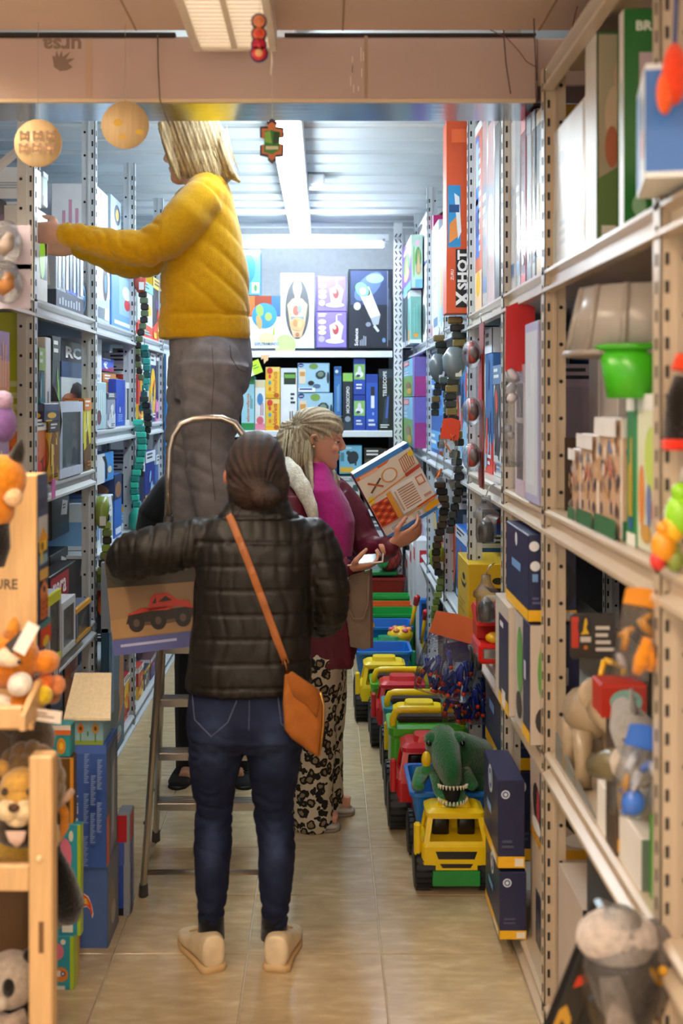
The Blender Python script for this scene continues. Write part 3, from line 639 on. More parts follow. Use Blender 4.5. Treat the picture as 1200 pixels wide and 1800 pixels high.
LL(268, 287, 486, 2.05, '#2c2f36', 'black and yellow carton with toy cars on the top left shelf', pal=['#2c2f36', '#f0c030', '#e8e8ea', '#d83a2c', '#6a4a9a', '#f0c030'])
# loose wheel
def toy_wheel(c, r, w, label, hub='#4f9ad0', ax='X'):
    m = MB(); m.lathe([(r * .6, -w * .5), (r * .9, -w * .5), (r, -w * .3), (r, w * .3), (r * .9, w * .5), (r * .6, w * .5)], c, '#1e2024', 'rubber', 24, ax)
    o = m.build('loose_tyre_toy', label=label, cat='toy wheel'); m = MB(); m.lathe([(r * .58, -w * .4), (r * .6, w * .52), (r * .2, w * .44), (r * .1, w * .6), (.002, w * .6)], c, hub, 'plastic', 16, ax); m.build('hub', o)
    m = MB()
    for i in range(16):
        a = i * math.pi / 8; q = Vector(c) + Vector((0, math.cos(a), math.sin(a))) * r; m.ell(q, (w * .5, r * .10, r * .10), '#1e2024', 'rubber', 6, 4)
    m.build('tread', o, kind='stuff'); return o
q = P(160, 495, 4.93); toy_wheel((XL - .06, 4.72, 2.053 + .072), .1, .07, 'loose black toy wheel with a blue hub on the top left shelf')
# second shelf of that unit
Z = 1.405
LL(57.3, 66, 548, Z, '#c8cc30', 'thin yellow card box against the first left post', kind='plain', pal=['#d0d040', '#8a9a20', '#e8e8a0'], dep=.12)
LL(66.5, 79, 610, Z, '#2c2b2c', 'dark carton with grey and teal pictures on the second left shelf', pal=['#2c2b2c', '#8fae40', '#b8bcc0', '#2f7a8a', '#8a6a5a'])
LL(79.5, 90, 592, Z, '#eceef0', 'white carton with a dark lettered spine on the second left shelf', fn=lambda fs: [fs[k].lines(.35, .15, .7, .95, 1, '#34404c', True) or fs[k].lines(.4, .1, .6, .9, 9, '#34404c') for k in ('right',)])
LL(91, 106, 590, Z, '#30343a', 'white and black carton with a green stripe on the second left shelf', pal=['#e8ecee', '#22262c', '#7fc040', '#c8dce4', '#30343a'])
def f_rc(fs):
    for k in ('near', 'right'):
        f = fs[k]; f.q(0, .0, 1, 1, '#c2c8d2'); f.q(0, .84, 1, 1, '#20242c'); f.q(0, .72, 1, .84, '#31466e'); f.q(0, .0, 1, .26, '#a85a34'); f.t('RC', .15, .87, .75, .96, '#eef2f6', 0, .04); f.e(.6, .56, .3, .13, '#3a2420', 12); f.e(.3, .54, .3, .06, '#8a4a34'); f.e(.62, .55, .14, .07, '#8a5044', 10); f.p([(.0, .3), (1, .36), (1, .26), (0, .26)], '#d4d8e0')
LL(107, 152, 597, Z, '#2c3648', 'remote control truck carton with orange base on the second left shelf', fn=f_rc, ins=.08, dep=.2)
LL(57.5, 84, 738, Z, '#d8742c', 'orange carton on the second left shelf beside the first post', pal=PO, ins=.0, dep=.1, gap=.006)
LL(85, 103, 742, Z, '#c89a20', 'ochre yellow carton under the navy box on the second left shelf', pal=['#c89a20', '#3a2a14', '#e8c860', '#8a5a20'], ins=-.01, dep=.06)
LL(77, 104, 709, Z, '#22284a', 'navy square box resting on the ochre yellow carton', pal=PN, kind='dark', ins=-.01, dep=.06, z0=H + (CY - 741) * 4.15 / F)
LL(105, 146, 706, Z, '#a8b4c8', 'clear fronted carton of silver toys on the second left shelf', pal=['#8a96b0', '#c8d0e0', '#e8ecf4', '#5f6a80', '#d8e060'], win='right', ins=-.01, dep=.08)
LL(147, 160, 700, Z, '#d8cc30', 'yellow edged carton next to the second left post', pal=['#e8d840', '#d07a30', '#f0f0c0', '#6a4a2a'], ins=.0, dep=.1)
# third shelf
Z = .756
def f_dk(fs):
    for k in ('near', 'right'): f = fs[k]; f.p([(.5, .55), (.85, .5), (.9, .85), (.6, .92)], '#d8d4d4'); f.lines(.6, .65, .82, .8, 2, '#44464c'); f.q(.05, .05, .95, .35, '#1c3444')
LL(88, 120, 978, Z, '#17191d', 'black carton with a white badge on the third left shelf', fn=f_dk, ins=.12, dep=.3)
LL(121, 158, 985, Z, '#17191d', 'black and dark teal carton beside the brace on the third left shelf', fn=f_dk, ins=.14, dep=.28)
LL(90, 122, 880, Z, '#15171a', 'black carton with a white badge resting on the lower badge carton', fn=f_dk, ins=.12, dep=.3, z0=H + (CY - 977) * 4.15 / F)
LL(86, 134, 1015, Z, '#26201f', 'black carton with a red name plate on the third left shelf', ins=.04, dep=.07, fn=lambda fs: [(fs[k].q(.05, .6, .7, .95, '#a02a30'), fs[k].t('rera', .12, .66, .6, .86, '#f0e0e0', 0), fs[k].q(0, .0, 1, .5, '#3a2a26')) for k in ('near', 'right')])
LL(85.5, 108, 1050, Z, '#b8b8bc', 'clear windowed car box with a yellow side on the third left shelf', pal=['#b8b8bc', '#d8d030', '#8a7a70', '#3a3c44', '#e8e8d0'], win='right', ins=-.03, dep=.06)
LL(109, 133, 1062, Z, '#d0ccd0', 'second clear windowed car box from the first left post', pal=['#4a4a54', '#d8d8d8', '#a0343a', '#3a3c44'], win='right', ins=-.03, dep=.06)
LL(134, 160, 1072, Z, '#5a6478', 'grey windowed car box at the far end of the third left shelf', pal=['#5a6478', '#e0a030', '#c8d0d8', '#34384a'], win='right', ins=-.03, dep=.06)
m = MB(); q0 = Vector((XL + .014, 4.0, .70)); m.box(q0.x, q0.x + .003, 4.03, 4.12, .685, .74, '#55565a'); ff = Fr(m, (q0.x + .003, 4.03, .685), (0, .09, 0), (0, 0, .055), (1, 0, 0)); ff.q(.2, .2, .8, .85, '#e8e8e8'); ff.p([(.3, .3), (.42, .3), (.7, .7), (.58, .7)], '#333'); m.build('shelf_label', label='grey shelf label with a white square on the third left shelf edge', cat='label')
m = MB(); m.box(XL + .013, XL + .016, 4.03, 4.075, 1.345, 1.415, '#d870b0'); m.build('shelf_label', label='small pink paper tag on the second left shelf edge', cat='label')
Z = .068
LL(112, 138, 1155, Z, '#1a1b1f', 'black carton with a white outline on the bottom left shelf', pal=['#1a1b1f', '#b8bcc4', '#c86a30', '#34363c'], kind='dark', ins=.1)
LL(139, 162, 1165, Z, '#24303c', 'dark blue carton on the bottom left shelf next to the second post', pal=['#24303c', '#b8bcc4', '#3a6a9a', '#34363c'], kind='dark', ins=.1)
LL(88, 111, 1160, Z, '#202226', 'black carton on the bottom left shelf behind the little birdhouse', pal=['#202226', '#b8bcc4', '#3a6a9a', '#34363c'], kind='dark', ins=.1)

# left rack, unit left of the ladder
Z = 1.57
LL(167.5, 179, 594, Z, '#dfe4ea', 'tall white carton next to the second left post', pal=PW, kind='plain', ins=.06)
LL(167.5, 187, 671, Z, '#a8ccd8', 'pale turquoise carton with a round dark print', ins=-.005, dep=.05, fn=lambda fs: [(fs[k].lines(.1, .3, .9, .95, 4, '#d4e6ec', True), fs[k].e(.3, .25, .22, .16, '#6a3a44')) for k in ('near', 'right')])
LL(179.5, 203, 655, Z, '#c08850', 'carton with an orange top on the shelf left of the ladder', ins=.06, pal=['#c8ccd2', '#c8823a', '#5a6478', '#3a2a20'])
LL(188, 203, 690, Z, '#8a94a8', 'low grey carton in front of the orange topped carton', pal=['#8a94a8', '#4a5064', '#c8d0dc', '#dfe4ea'], ins=-.005, dep=.05)
LL(204, 220, 666, Z, '#2a4ab8', 'plain royal blue carton on the shelf left of the ladder', fn=lambda fs: [(fs[k].lines(.2, .08, .8, .25, 4, '#8fa8e8'), fs[k].circ(.4, .35, .015, '#dfe8fa')) for k in ('near', 'right')])
LL(177, 200, 628, Z, '#4a6ad0', 'red and blue toy carton lying on top of the orange topped carton', pal=['#b8c8e8', '#3a5ac8', '#d0303a', '#e8eef8', '#2a3a9a'], ins=.08, z0=1.57 + .27, dep=.2)
LL(221, 237, 672, Z, '#c8d0da', 'clear windowed carton with red toys before the third left post', pal=['#c8d0da', '#e8ecf0', '#d03a34', '#8a94a4', '#b8c4d4'], win='right')
Z = 1.03
def f_chev(fs):
    f = fs['right']; f.p([(.0, 0), (.8, 0), (1, .2), (1, .8), (.8, .98), (0, .98)], '#eef2f4'); f.p([(.62, .98), (.82, .98), (1, .78), (1, .1), (.86, .1), (.86, .7)], '#17181a'); f.q(.1, .2, .6, .55, '#7fa8d8'); f.lines(.1, .62, .55, .8, 2, '#a8c0dc')
    fs['near'].q(.1, .1, .9, .6, '#7fb0dc')
for i, (a, b, y, s_) in enumerate(((169, 178, 885, 'first'), (179, 189, 878, 'second'), (190, 199, 872, 'third'))):
    LL(a, b, y, Z, '#dfe8ee', 'white carton with a black bent handle, %s from the second left post' % s_, fn=f_chev, group='white cartons with black handles')
LL(169, 200, 800, Z, '#3f8fd8', 'sky blue carton with white flap lying on the black handled cartons', z0=1.32, fn=lambda fs: [(fs[k].q(0, 0, .45, 1, '#dfe8ee'), fs[k].p([(.3, .9), (.5, .9), (.6, .6), (.6, .1), (.5, .1), (.5, .6)], '#17181a'), fs[k].e(.75, .4, .12, .12, '#e8d8b0')) for k in ('right', 'near')])
LL(201, 214, 835, Z, '#2a62c0', 'blue carton with a brown bear picture on the shelf left of the ladder', fn=lambda fs: [(fs[k].q(0, .6, 1, 1, '#1c2c5a'), fs[k].e(.5, .75, .4, .13, '#9a6a4a'), fs[k].q(.1, .05, .9, .15, '#dfe8f6')) for k in ('right', 'near')])
for i, (y, l) in enumerate(((5.62, 'lower'), (5.64, 'upper'))): toy_wheel((XL - .07, y, 1.032 + .066 + i * .13), .062, .06, '%s of two small black toy tyres stacked left of the ladder' % l, '#3a3d42')
Z = .52
LL(206, 216, 1020, Z, '#c03028', 'red carton behind the silver headed sword pack', pal=PR)
LL(217, 231, 1030, Z, '#5a6a5c', 'green grey carton on the fourth shelf left of the ladder', pal=PG)
Z = .068
LL(206, 215, 1190, Z, '#2f78b8', 'blue and clear carton with green bottle picture on the bottom shelf', pal=['#dfe8ea', '#2f78b8', '#2f6a44', '#3f8a5a'])
LL(216, 231, 1195, Z, '#b8343a', 'crimson carton at the end of the bottom shelf left of the ladder', pal=PR)
# left rack, far units
Z = 1.57
for a, b, y, c, l, p_ in ((243, 252, 640, '#c84038', 'red carton with toy cars on the far left shelf behind the snakes', PR), (253, 262, 668, '#c8ccd4', 'clear bagged grey carton behind the hanging snakes', PW), (263, 273, 620, '#2c3a6a', 'navy carton with a red picture right of the hanging snakes', PB), (274, 284, 612, '#3a3f5a', 'dark violet carton at the edge of the yellow sweater', PP)):
    LL(a, b, y, Z, c, l, pal=p_)
Z = 1.03
for a, b, y, c, l, p_ in ((243, 254, 815, '#26304a', 'navy carton on the third far left shelf behind the turquoise snake', PB), (255, 272, 795, '#2a3a8a', 'blue and red carton left of the ladder hoop', PB), (273, 287, 800, '#3a62a8', 'mid blue carton just left of the ladder hoop', PB)):
    LL(a, b, y, Z, c, l, pal=p_)
Z = .52
for a, b, y, c, l, p_ in ((243, 256, 1010, '#8a343a', 'wine red carton low behind the held truck carton', PR), (257, 272, 1000, '#3a4a5a', 'slate carton low behind the held truck carton', PK), (273, 287, 1005, '#28506a', 'teal carton low behind the ladder', PT)):
    LL(a, b, y, Z, c, l, pal=p_)
Z = .068
for a, b, y, c, l, p_ in ((243, 252, 1175, '#b03a34', 'red carton on the bottom shelf beside the ladder stile', PR), (253, 263, 1180, '#2c3c5a', 'navy carton on the bottom shelf beside the ladder stile', PN), (264, 278, 1160, '#5a3a44', 'plum carton on the bottom shelf behind the ladder', PP)):
    LL(a, b, y, Z, c, l, pal=p_)
# hanging price tag strips, blue banner seen beside the trousers
m = MB(); x = P(296, 700, 6.86).x
m.box(XL + .012, XL + .025, 6.86, 7.40, .6, 1.98, '#2f6aa0', 'card', .004); o = m.build('blue_banner', label='tall blue display panel beside the grey trousers of the person on the ladder', cat='display panel')
m = MB(); ff = Fr(m, (XL + .025, 6.86, .6), (0, .54, 0), (0, 0, 1.38), (1, 0, 0)); ff.p([(0, .82), (.9, .9), (.9, 1), (0, 1)], '#e6ecf0'); ff.e(.5, .6, .4, .1, '#3f98c8'); ff.e(.5, .4, .3, .08, '#1f4a80'); ff.circ(.5, .25, .06, '#58b0e0'); m.build('print', o)
# silver headed sword pack
y0 = 4.86; xs = XL + .03
t = thing('sword_pack', 'tall toy sword pack with a silver header hanging before the second left post', 'toy pack', (xs + .02, y0 + .1, .12))
m = MB(); m.box(xs, xs + .035, y0 - .03, y0 + .33, .13, .72, '#1f4a6a', 'card', .003); m.build('pack', t)
m = MB(); fn_ = Fr(m, (xs + .035, y0 - .03, .13), (0, .36, 0), (0, 0, .59), (1, 0, 0)); fn_.p([(0, 0), (1, 0), (1, 1), (0, 1)], '#1b5a7c'); fn_.p([(.6, .2), (.95, .3), (.95, .98), (.75, .98)], '#c0703a'); fn_.e(.4, .35, .3, .14, '#123448'); fn_.q(.15, .35, .3, .9, '#4f7fae'); fn_.e(.6, .12, .2, .06, '#8fb0c8'); fn_.q(.06, .02, .5, .07, '#dfe8f0'); fn_.lines(.5, .06, .9, .12, 2, '#c84030'); m.build('print', t)
m = MB(); m.prism([(y0 - .03, .70), (y0 + .33, .80), (y0 + .33, .99), (y0 + .15, 1.02), (y0 - .03, 1.0)], xs + .001, xs + .042, '#9aa4b0', 'card', 'X'); m.build('header', t)
m = MB(); fn_ = Fr(m, (xs + .042, y0 - .03, .70), (0, .36, 0), (0, 0, .30), (1, 0, 0)); fn_.t('STAR', .14, .80, .86, .93, '#14161a', 0, .04); fn_.t('WARS', .10, .66, .9, .79, '#14161a', 0, .04); fn_.lines(.2, .46, .8, .6, 2, '#5a6a7c'); m.build('lettering', t)
# ---------------------------------------------------------------- right rack: cartons
TOP, MID, LOW, BOT = 2.056, 1.405, .75, .068
# far end, top shelf
def f_castle(fs):
    for k in ('near', 'left'):
        f = fs[k]; f.q(.0, 0, .98, 1, '#b8d8c8'); (k == 'left') and f.q(0, 0, 1, 1, '#7a4fb0'); (k == 'left') or f.e(.22, .5, .1, .3, '#8fb87a'); f.e(.6, .55, .28, .22, '#5f9a58'); f.e(.62, .36, .24, .12, '#c8a870'); f.p([(.5, .3), (.55, .75), (.62, .5), (.7, .8), (.74, .3)], '#d8b890'); f.q(.34, .0, .98, .16, '#78b8d8'); f.e(.55, .84, .2, .06, '#f0c8dc')
RR(703, 723, 412, TOP, '#6a4aa0', 'purple and green puzzle carton topmost in the far right corner', fn=f_castle, z0=H + (CY - 506) * .54 / 153, ins=-.06, gap=.005, dep=.07)
RR(703, 709, 506, TOP, '#1f4a5a', 'dark teal carton under the purple puzzle carton', pal=PT, kind='spine', ins=-.06, dep=.07)
RR(710, 716, 508, TOP, '#2a4048', 'black teal carton under the purple puzzle carton', pal=PK, kind='spine', ins=-.06, dep=.07)
RR(716.5, 721, 510, TOP, '#7fb8b0', 'pale green slim carton under the purple puzzle carton', pal=PT, kind='spine', ins=-.06, dep=.07)
def f_guitar(fs):
    for k in ('near', 'left'): f = fs[k]; f.q(.02, .02, .98, .98, '#eef0f2'); f.e(.35, .3, .14, .12, '#c83038'); f.e(.38, .42, .1, .07, '#c83038'); f.p([(.36, .42), (.44, .44), (.48, .66), (.42, .68)], '#8a2028'); f.e(.8, .3, .1, .2, '#4a4e58'); f.q(.05, .03, .4, .09, '#22242a'); f.circ(.2, .14, .02, '#6a4aa8')
RR(722, 752, 458, TOP, '#eef0f2', 'white guitar toy carton with a red guitar picture', fn=f_guitar)
def f_gold(fs):
    for k in ('near', 'left'): f = fs[k]; f.q(.02, .02, .98, .98, '#e9ecee'); f.e(.42, .5, .36, .46, '#b89a6a', 18, .1); f.e(.5, .86, .26, .1, '#3a3c40', 14); f.e(.66, .5, .12, .3, '#dfe4e6', 14); f.q(.0, 0, 1, .04, '#4a5aa8')
RR(719, 752, 366, TOP, '#e9ecee', 'white carton with a brown oval picture standing on the guitar carton', fn=f_gold, z0=H + (CY - 457) * .62 / 182)
RR(753, 760, 378, TOP, '#e8e6f0', 'white carton with pink edge beside the guitar carton', pal=['#eceaf2', '#d02a78', '#c8d0e0', '#b8a8d0'], kind='spine')
RR(761, 770, 385, TOP, '#d5dcea', 'pale blue tall carton before the orange blaster pack', pal=PW, kind='plain')
RR(771, 781, 392, TOP, '#b8c4d8', 'blue white tall carton next to the orange blaster pack', pal=PB, kind='spine')
# orange blaster pack
def f_xs(fs):
    f = fs['near']; f.q(0, 0, 1, 1, '#d2552c'); f.q(.05, .34, .55, .66, '#2f8fc8'); f.p([(.1, .36), (.5, .4), (.4, .5), (.12, .46)], '#e08a40'); f.p([(.45, .38), (.58, .42), (.5, .6), (.3, .62)], '#e8f0f4'); f.q(.1, .52, .5, .56, '#1f4a80')
    f.q(.36, .03, .88, .36 - .03, '#14161e'); f.t('X', .36, .035, .88, .115, '#f4f4f4', 90, .05); f.t('SHOT', .42, .12, .82, .325, '#f4f4f4', 90, .04); f.t('ZURU', .16, .17, .28, .225, '#f0e0d8', 90); f.q(.2, .88, .8, .95, '#e86a3a')
q0, q1 = P(784.5, 210, 4.74), P(821, 538, 4.74)
carton('blaster_pack', q0.x, q1.x + .02, 4.74, 4.88, 2.066, q0.z, '#d2552c', 'tall orange blaster pack with black and white lettering', 'toy pack', fn=f_xs)
q0 = P(806, 212, 4.42); q1 = P(833, 545, 4.42)
def f_blast(fs):
    for k in ('near', 'left'):
        f = fs[k]; f.q(0, .0, 1, 1, '#c86a4a'); f.q(.1, .3, .6, .98, '#3a78d0'); f.q(.15, .7, .5, .95, '#a8c8f0'); f.lines(.55, .3, .9, .9, 10, '#c8ccd0'); f.q(.0, .0, 1, .22, '#e8c8a0'); f.e(.5, .15, .3, .07, '#e0b030'); f.q(.12, .42, .5, .56, '#1f4a9a')
carton('blaster_pack', XR + .02, XR + .16, 4.42, 4.62, 2.057, q0.z - .02, '#b85a3a', 'pack with a blue toy blaster beside the tall orange pack', 'toy pack', fn=f_blast)
# tall tubes and boards, top shelf of the unit beside the front trucks
RR(834, 846, 205, TOP, '#e4e6ea', 'white tall carton with grey arc print on the top right shelf', pal=PW, kind='plain', dep=.3)
RR(847, 856, 200, TOP, '#c9cdd4', 'glossy grey tall carton next to the black board', pal=PW, kind='plain', mt='gloss')
RR(857, 868, 204, TOP, '#d9dce2', 'glossy white tall carton with ring print', kind='plain', mt='gloss', fn=lambda fs: (fs['left'].e(.5, .5, .4, .1, '#f6f8fa', 24), fs['left'].e(.5, .5, .34, .085, '#d0d4da', 24)))
RR(869, 878, 208, TOP, '#1c1d20', 'black tall board box with white ring print', fn=lambda fs: (fs['left'].e(.5, .42, .45, .12, '#e0e2e6', 24), fs['left'].e(.5, .42, .38, .1, '#1c1d20', 24)))
# narrow unit
RR(889, 905, 205, TOP, '#dfe3e8', 'white tall board box with ribbed edge', kind='plain', pal=PW, mt='gloss', dep=.36)
RR(906, 914, 200, TOP, '#c4c8ce', 'silver grey tall board box', kind='plain', pal=PW, mt='gloss', dep=.36)
RR(915, 924, 200, TOP, '#8a1f24', 'slim dark red tall game box', kind='spine', pal=['#8a1f24', '#c83038', '#e8e0d8'], mt='gloss', dep=.2)
RR(925, 934, 195, TOP, '#d8dade', 'slim white tall game box between dark ones', kind='spine', pal=['#e0e2e6', '#44464c', '#8a8c92'], mt='gloss', dep=.2)
RR(935, 941, 190, TOP, '#3a3c42', 'slim charcoal tall game box', kind='spine', pal=['#3a3c42', '#8a8c92', '#c8ccd2'], mt='gloss', dep=.2)
RR(942, 956, 182, TOP, '#1b1a1a', 'black tall game box with gold print next to the beige post', kind='spine', pal=['#1b1a1a', '#b8902c', '#d0a840'], mt='gloss', dep=.2)
q0 = P(910, 160, 3.34); carton('game_box', q0.x + .27, q0.x + .60, 3.60, 3.70, 2.058, 2.058 + .6, '#a82828', 'red tall game box behind the row of slim game boxes', 'toy box', pal=['#a82828', '#c8383a', '#e0e0e0', '#7a1c1c'])
# near unit, top shelf
def f_shine(fs):
    f = fs['left']; f.q(.03, .02, .97, .98, '#e4e7ea'); f.e(.35, .75, .1, .05, '#b8c0c8'); f.lines(.3, .1, .5, .3, 3, '#c8d2da'); f.q(.0, .0, .2, .4, '#d8e0dc')
RR(967, 1027, 168, TOP, '#e2e5e8', 'big glossy white carton on the top right shelf beside the beige post', fn=f_shine, mt='gloss', dep=.3)
def f_farm(fs):
    for k in ('near', 'left'): f = fs[k]; f.q(.02, .02, .98, .98, '#a8a088'); f.p([(0, 0), (1, 0), (1, .4), (0, .3)], '#5f7a48'); f.e(.5, .6, .3, .14, '#c8b49a'); f.e(.4, .45, .2, .1, '#b06a50'); f.e(.65, .78, .2, .08, '#c0a890'); f.q(.1, .03, .5, .08, '#e8e4d8')
RR(1030, 1051, 52, TOP, '#4a6a44', 'beige and green farm toy carton on the top right shelf', fn=lambda fs: (f_farm(fs), fs['left'].q(0, 0, 1, 1, '#d4d0c8'), fs['near'].q(.55, 0, .7, 1, '#2a6a34')), dep=.08)
def f_green(fs):
    f = fs['near']; f.q(.0, 0, 1, 1, '#1f6a2c'); f.t('BR', .24, .90, .58, .945, '#e8f0e4', 0, .03); f.q(.3, .3, .9, .8, '#b8a8b0'); f.e(.55, .5, .25, .12, '#6a5a5a'); f.q(.25, .24, .6, .28, '#d8c030'); f.e(.3, .1, .15, .05, '#8ab890')
    f = fs['left']; f.q(.05, .0, .95, 1, '#d9d5d0'); f.e(.5, .5, .3, .2, '#a0a898')
RR(1087, 1098, 14, TOP, '#1f6a2c', 'tallest green carton with white letters on the top right shelf', fn=f_green, dep=.10)
RR(1104, 1150, 60, TOP, '#8a7f76', 'grey brown carton behind the tilted blue carton', pal=['#8a7f76', '#c8beb4', '#6a5a4c', '#a89a8a'], ins=.14, dep=.2)
# tilted blue carton jutting over the shelf edge
x0, x1 = XR - .03, XR + .25
ob = carton('toy_box', -.13, .17, -.10, .10, 0, .185, '#dfe6ea', 'blue and white carton tilted over the top right shelf edge', pal=PB, fn=lambda fs: ([(fs[k].q(.0, 0, 1, 1, '#dfe8ee'), fs[k].q(.0, .05, .45, .95, '#2f68b4'), fs[k].e(.7, .6, .18, .2, '#1a2440'), fs[k].e(.75, .35, .14, .14, '#d06a50')) for k in ('near', 'left')]))
ob.location = (XR + .09, 1.90, 2.062); ob.rotation_euler = (0, math.radians(0), math.radians(-12))
q0 = P(1185, 130, 1.78); m = MB(); m.ell((q0.x, q0.y, q0.z), (.02, .02, .05), '#d8401f', 'plush'); m.ell((q0.x - .015, q0.y, q0.z - .03), (.014, .014, .035), '#e05a28', 'plush')
m.tube([(q0.x, q0.y, q0.z + .04), (q0.x + .01, q0.y, q0.z + .30)], .004, '#3a4a7a', 'cloth', 6); m.build('hanging_plush', label='small orange plush on a cord at the top right corner', cat='plush toy')

# near unit, middle shelf
RR(1003, 1040, 546, MID, '#1f4a78', 'dark blue carton deep on the middle right shelf', ins=.40, dep=.18, pal=PB, kind='dark', fn=lambda fs: fs['near'].q(.9, 0, 1, 1, '#162c58'))
RR(1041, 1050, 545, MID, '#b84a24', 'rust red slim carton between the deep dark blue cartons', ins=.40, dep=.18, kind='spine', pal=PR)
RR(1051, 1100, 548, MID, '#224f82', 'larger dark blue carton deep on the middle right shelf', ins=.40, dep=.18, fn=lambda fs: fs['near'].q(.02, .02, .98, .98, '#214c7c'))
RR(1034, 1052, 625, MID, '#c9c2bc', 'white carton with clear edge behind the photo cartons', ins=.16, dep=.22, pal=['#d4ccc4', '#b8b0a8', '#6a5a4c', '#8a7a64'], fn=lambda fs: (fs['near'].e(.7, .75, .2, .1, '#5a4a38'), fs['near'].q(.0, .5, 1, .52, '#a8a098')))
RR(1053, 1085, 622, MID, '#cdc6c0', 'pale pink carton under the grey pot', ins=.16, dep=.22, fn=lambda fs: (fs['near'].p([(.6, .9), (.9, .7), (.8, .5), (.5, .55), (.7, .72)], '#4a3c2c'), fs['near'].q(.0, .46, 1, .48, '#a8a098')))
def bucket(px, py, d, r0, r1, h, col, label, rim, up=True, name='toy_bucket', cat='toy bucket', ribs=0):
    c = P(px, py, d); m = MB(); w = .003
    pr = [(r0, 0), (r1, h), (r1 - w, h), (r0 - w, w), (.001, w)]
    m.lathe(pr if up else [(r, h - z) for r, z in pr], c, col, 'plastic', 24)
    o = m.build(name, label=label, cat=cat, loc=c); m = MB()
    z = h if up else 0
    m.lathe([(r1 + .001, z - .006), (r1 + .008, z - .004), (r1 + .008, z + .004), (r1 - .002, z + .006)], c, rim, 'plastic', 24); m.build('rim', o)
    if ribs:
        for k in range(ribs):
            a = 2 * math.pi * k / ribs; m = MB(); ra, rb = (r0, r1) if up else (r1, r0)
            m.cyl((c.x + ra * math.cos(a), c.y + ra * math.sin(a), c.z), (c.x + rb * math.cos(a), c.y + rb * math.sin(a), c.z + h), .009, .007, rim, 'plastic', 6); m.build('rib', o)
    return o
c = Vector((XR + .27, 2.30, 1.406)); 
m = MB(); m.box(c.x - .06, c.x + .10, 2.24, 2.40, 1.407, 1.63, '#2f7a44', 'card', .003); m.build('toy_box', label='dark green carton supporting the grey pot on the middle right shelf', cat='toy box')
bucket(1108, 700, 2.22, .046, .062, .10, '#3fae1c', 'bright green toy bucket under the grey pot', '#39a018')
bucket(1130, 622, 2.32, .125, .155, .135, '#9a938c', 'grey ribbed castle bucket turned upside down on the middle right shelf', '#8d867f', False, ribs=12)
c = P(1118, 700, 2.22)
RR(1100, 1118, 700, MID, '#2f8048', 'slim green book with a white edge on the middle right shelf', pal=PG, kind='spine', dep=.22, ins=.02, name='picture_book', cat='book')
def f_people(fs):
    for k in ('near', 'left'):
        f = fs[k]; f.q(.02, .02, .98, .98, '#c9a888'); r = random.Random(3)
        for i in range(26): f.e(r.uniform(.08, .92), r.uniform(.2, .8), .06, .06, r.choice(['#7a5a48', '#d8b89a', '#b86a5a', '#6a7a9a', '#e8d8c8', '#c89a5a', '#4a4a5a']), 8)
        f.q(.0, .84, 1, 1, '#e6e4e4'); f.q(0, 0, 1, .16, '#2f6a44')
RR(1052, 1092, 735, MID, '#cfc4bc', 'photo printed carton with a green base left of the green book', fn=f_people, ins=.02, dep=.18)
RR(1020, 1050, 765, MID, '#dcd4d0', 'white carton with many small faces beside the grey dinosaur', fn=f_people, ins=.02, dep=.14)
RR(1005, 1019, 790, MID, '#d4ccd0', 'slim white carton with small faces nearest the grey dinosaur', fn=f_people, ins=.02, dep=.14)
def f_kids(fs):
    for k in ('near', 'left'):
        f = fs[k]; f.q(.02, .02, .98, .98, '#d8dcc0'); f.e(.6, .6, .3, .2, '#b8d060'); f.q(.0, .9, 1, 1, '#e8eaec'); f.e(.2, .35, .12, .2, '#d88a3a'); f.e(.75, .25, .12, .16, '#b8384a'); f.e(.5, .3, .1, .14, '#6a7ab0'); f.q(.85, .5, .95, .85, '#e0509a'); f.e(.4, .12, .2, .06, '#c89a4a')
RR(1119, 1166, 692, MID, '#e0dccc', 'light carton with green and red pictures beside the nearest right post', fn=f_kids, ins=.02, dep=.2)
RR(1140, 1166, 612, MID, '#2f7a44', 'green carton with a dark window deep on the middle right shelf', fn=lambda fs: (fs['near'].q(.15, .3, .9, .85, '#4a3f4a'), fs['near'].lines(.1, .1, .8, .2, 1, '#d8e4d8')), ins=.20, dep=.16)
m = MB(); q0 = P(968, 740, 3.02); m.box(q0.x + .03, q0.x + .26, 2.985, 2.99, 1.407, 1.60, '#3a2a22', 'matte'); m.build('display_board', label='dark brown board behind the grey dinosaur on the middle right shelf', cat='board')

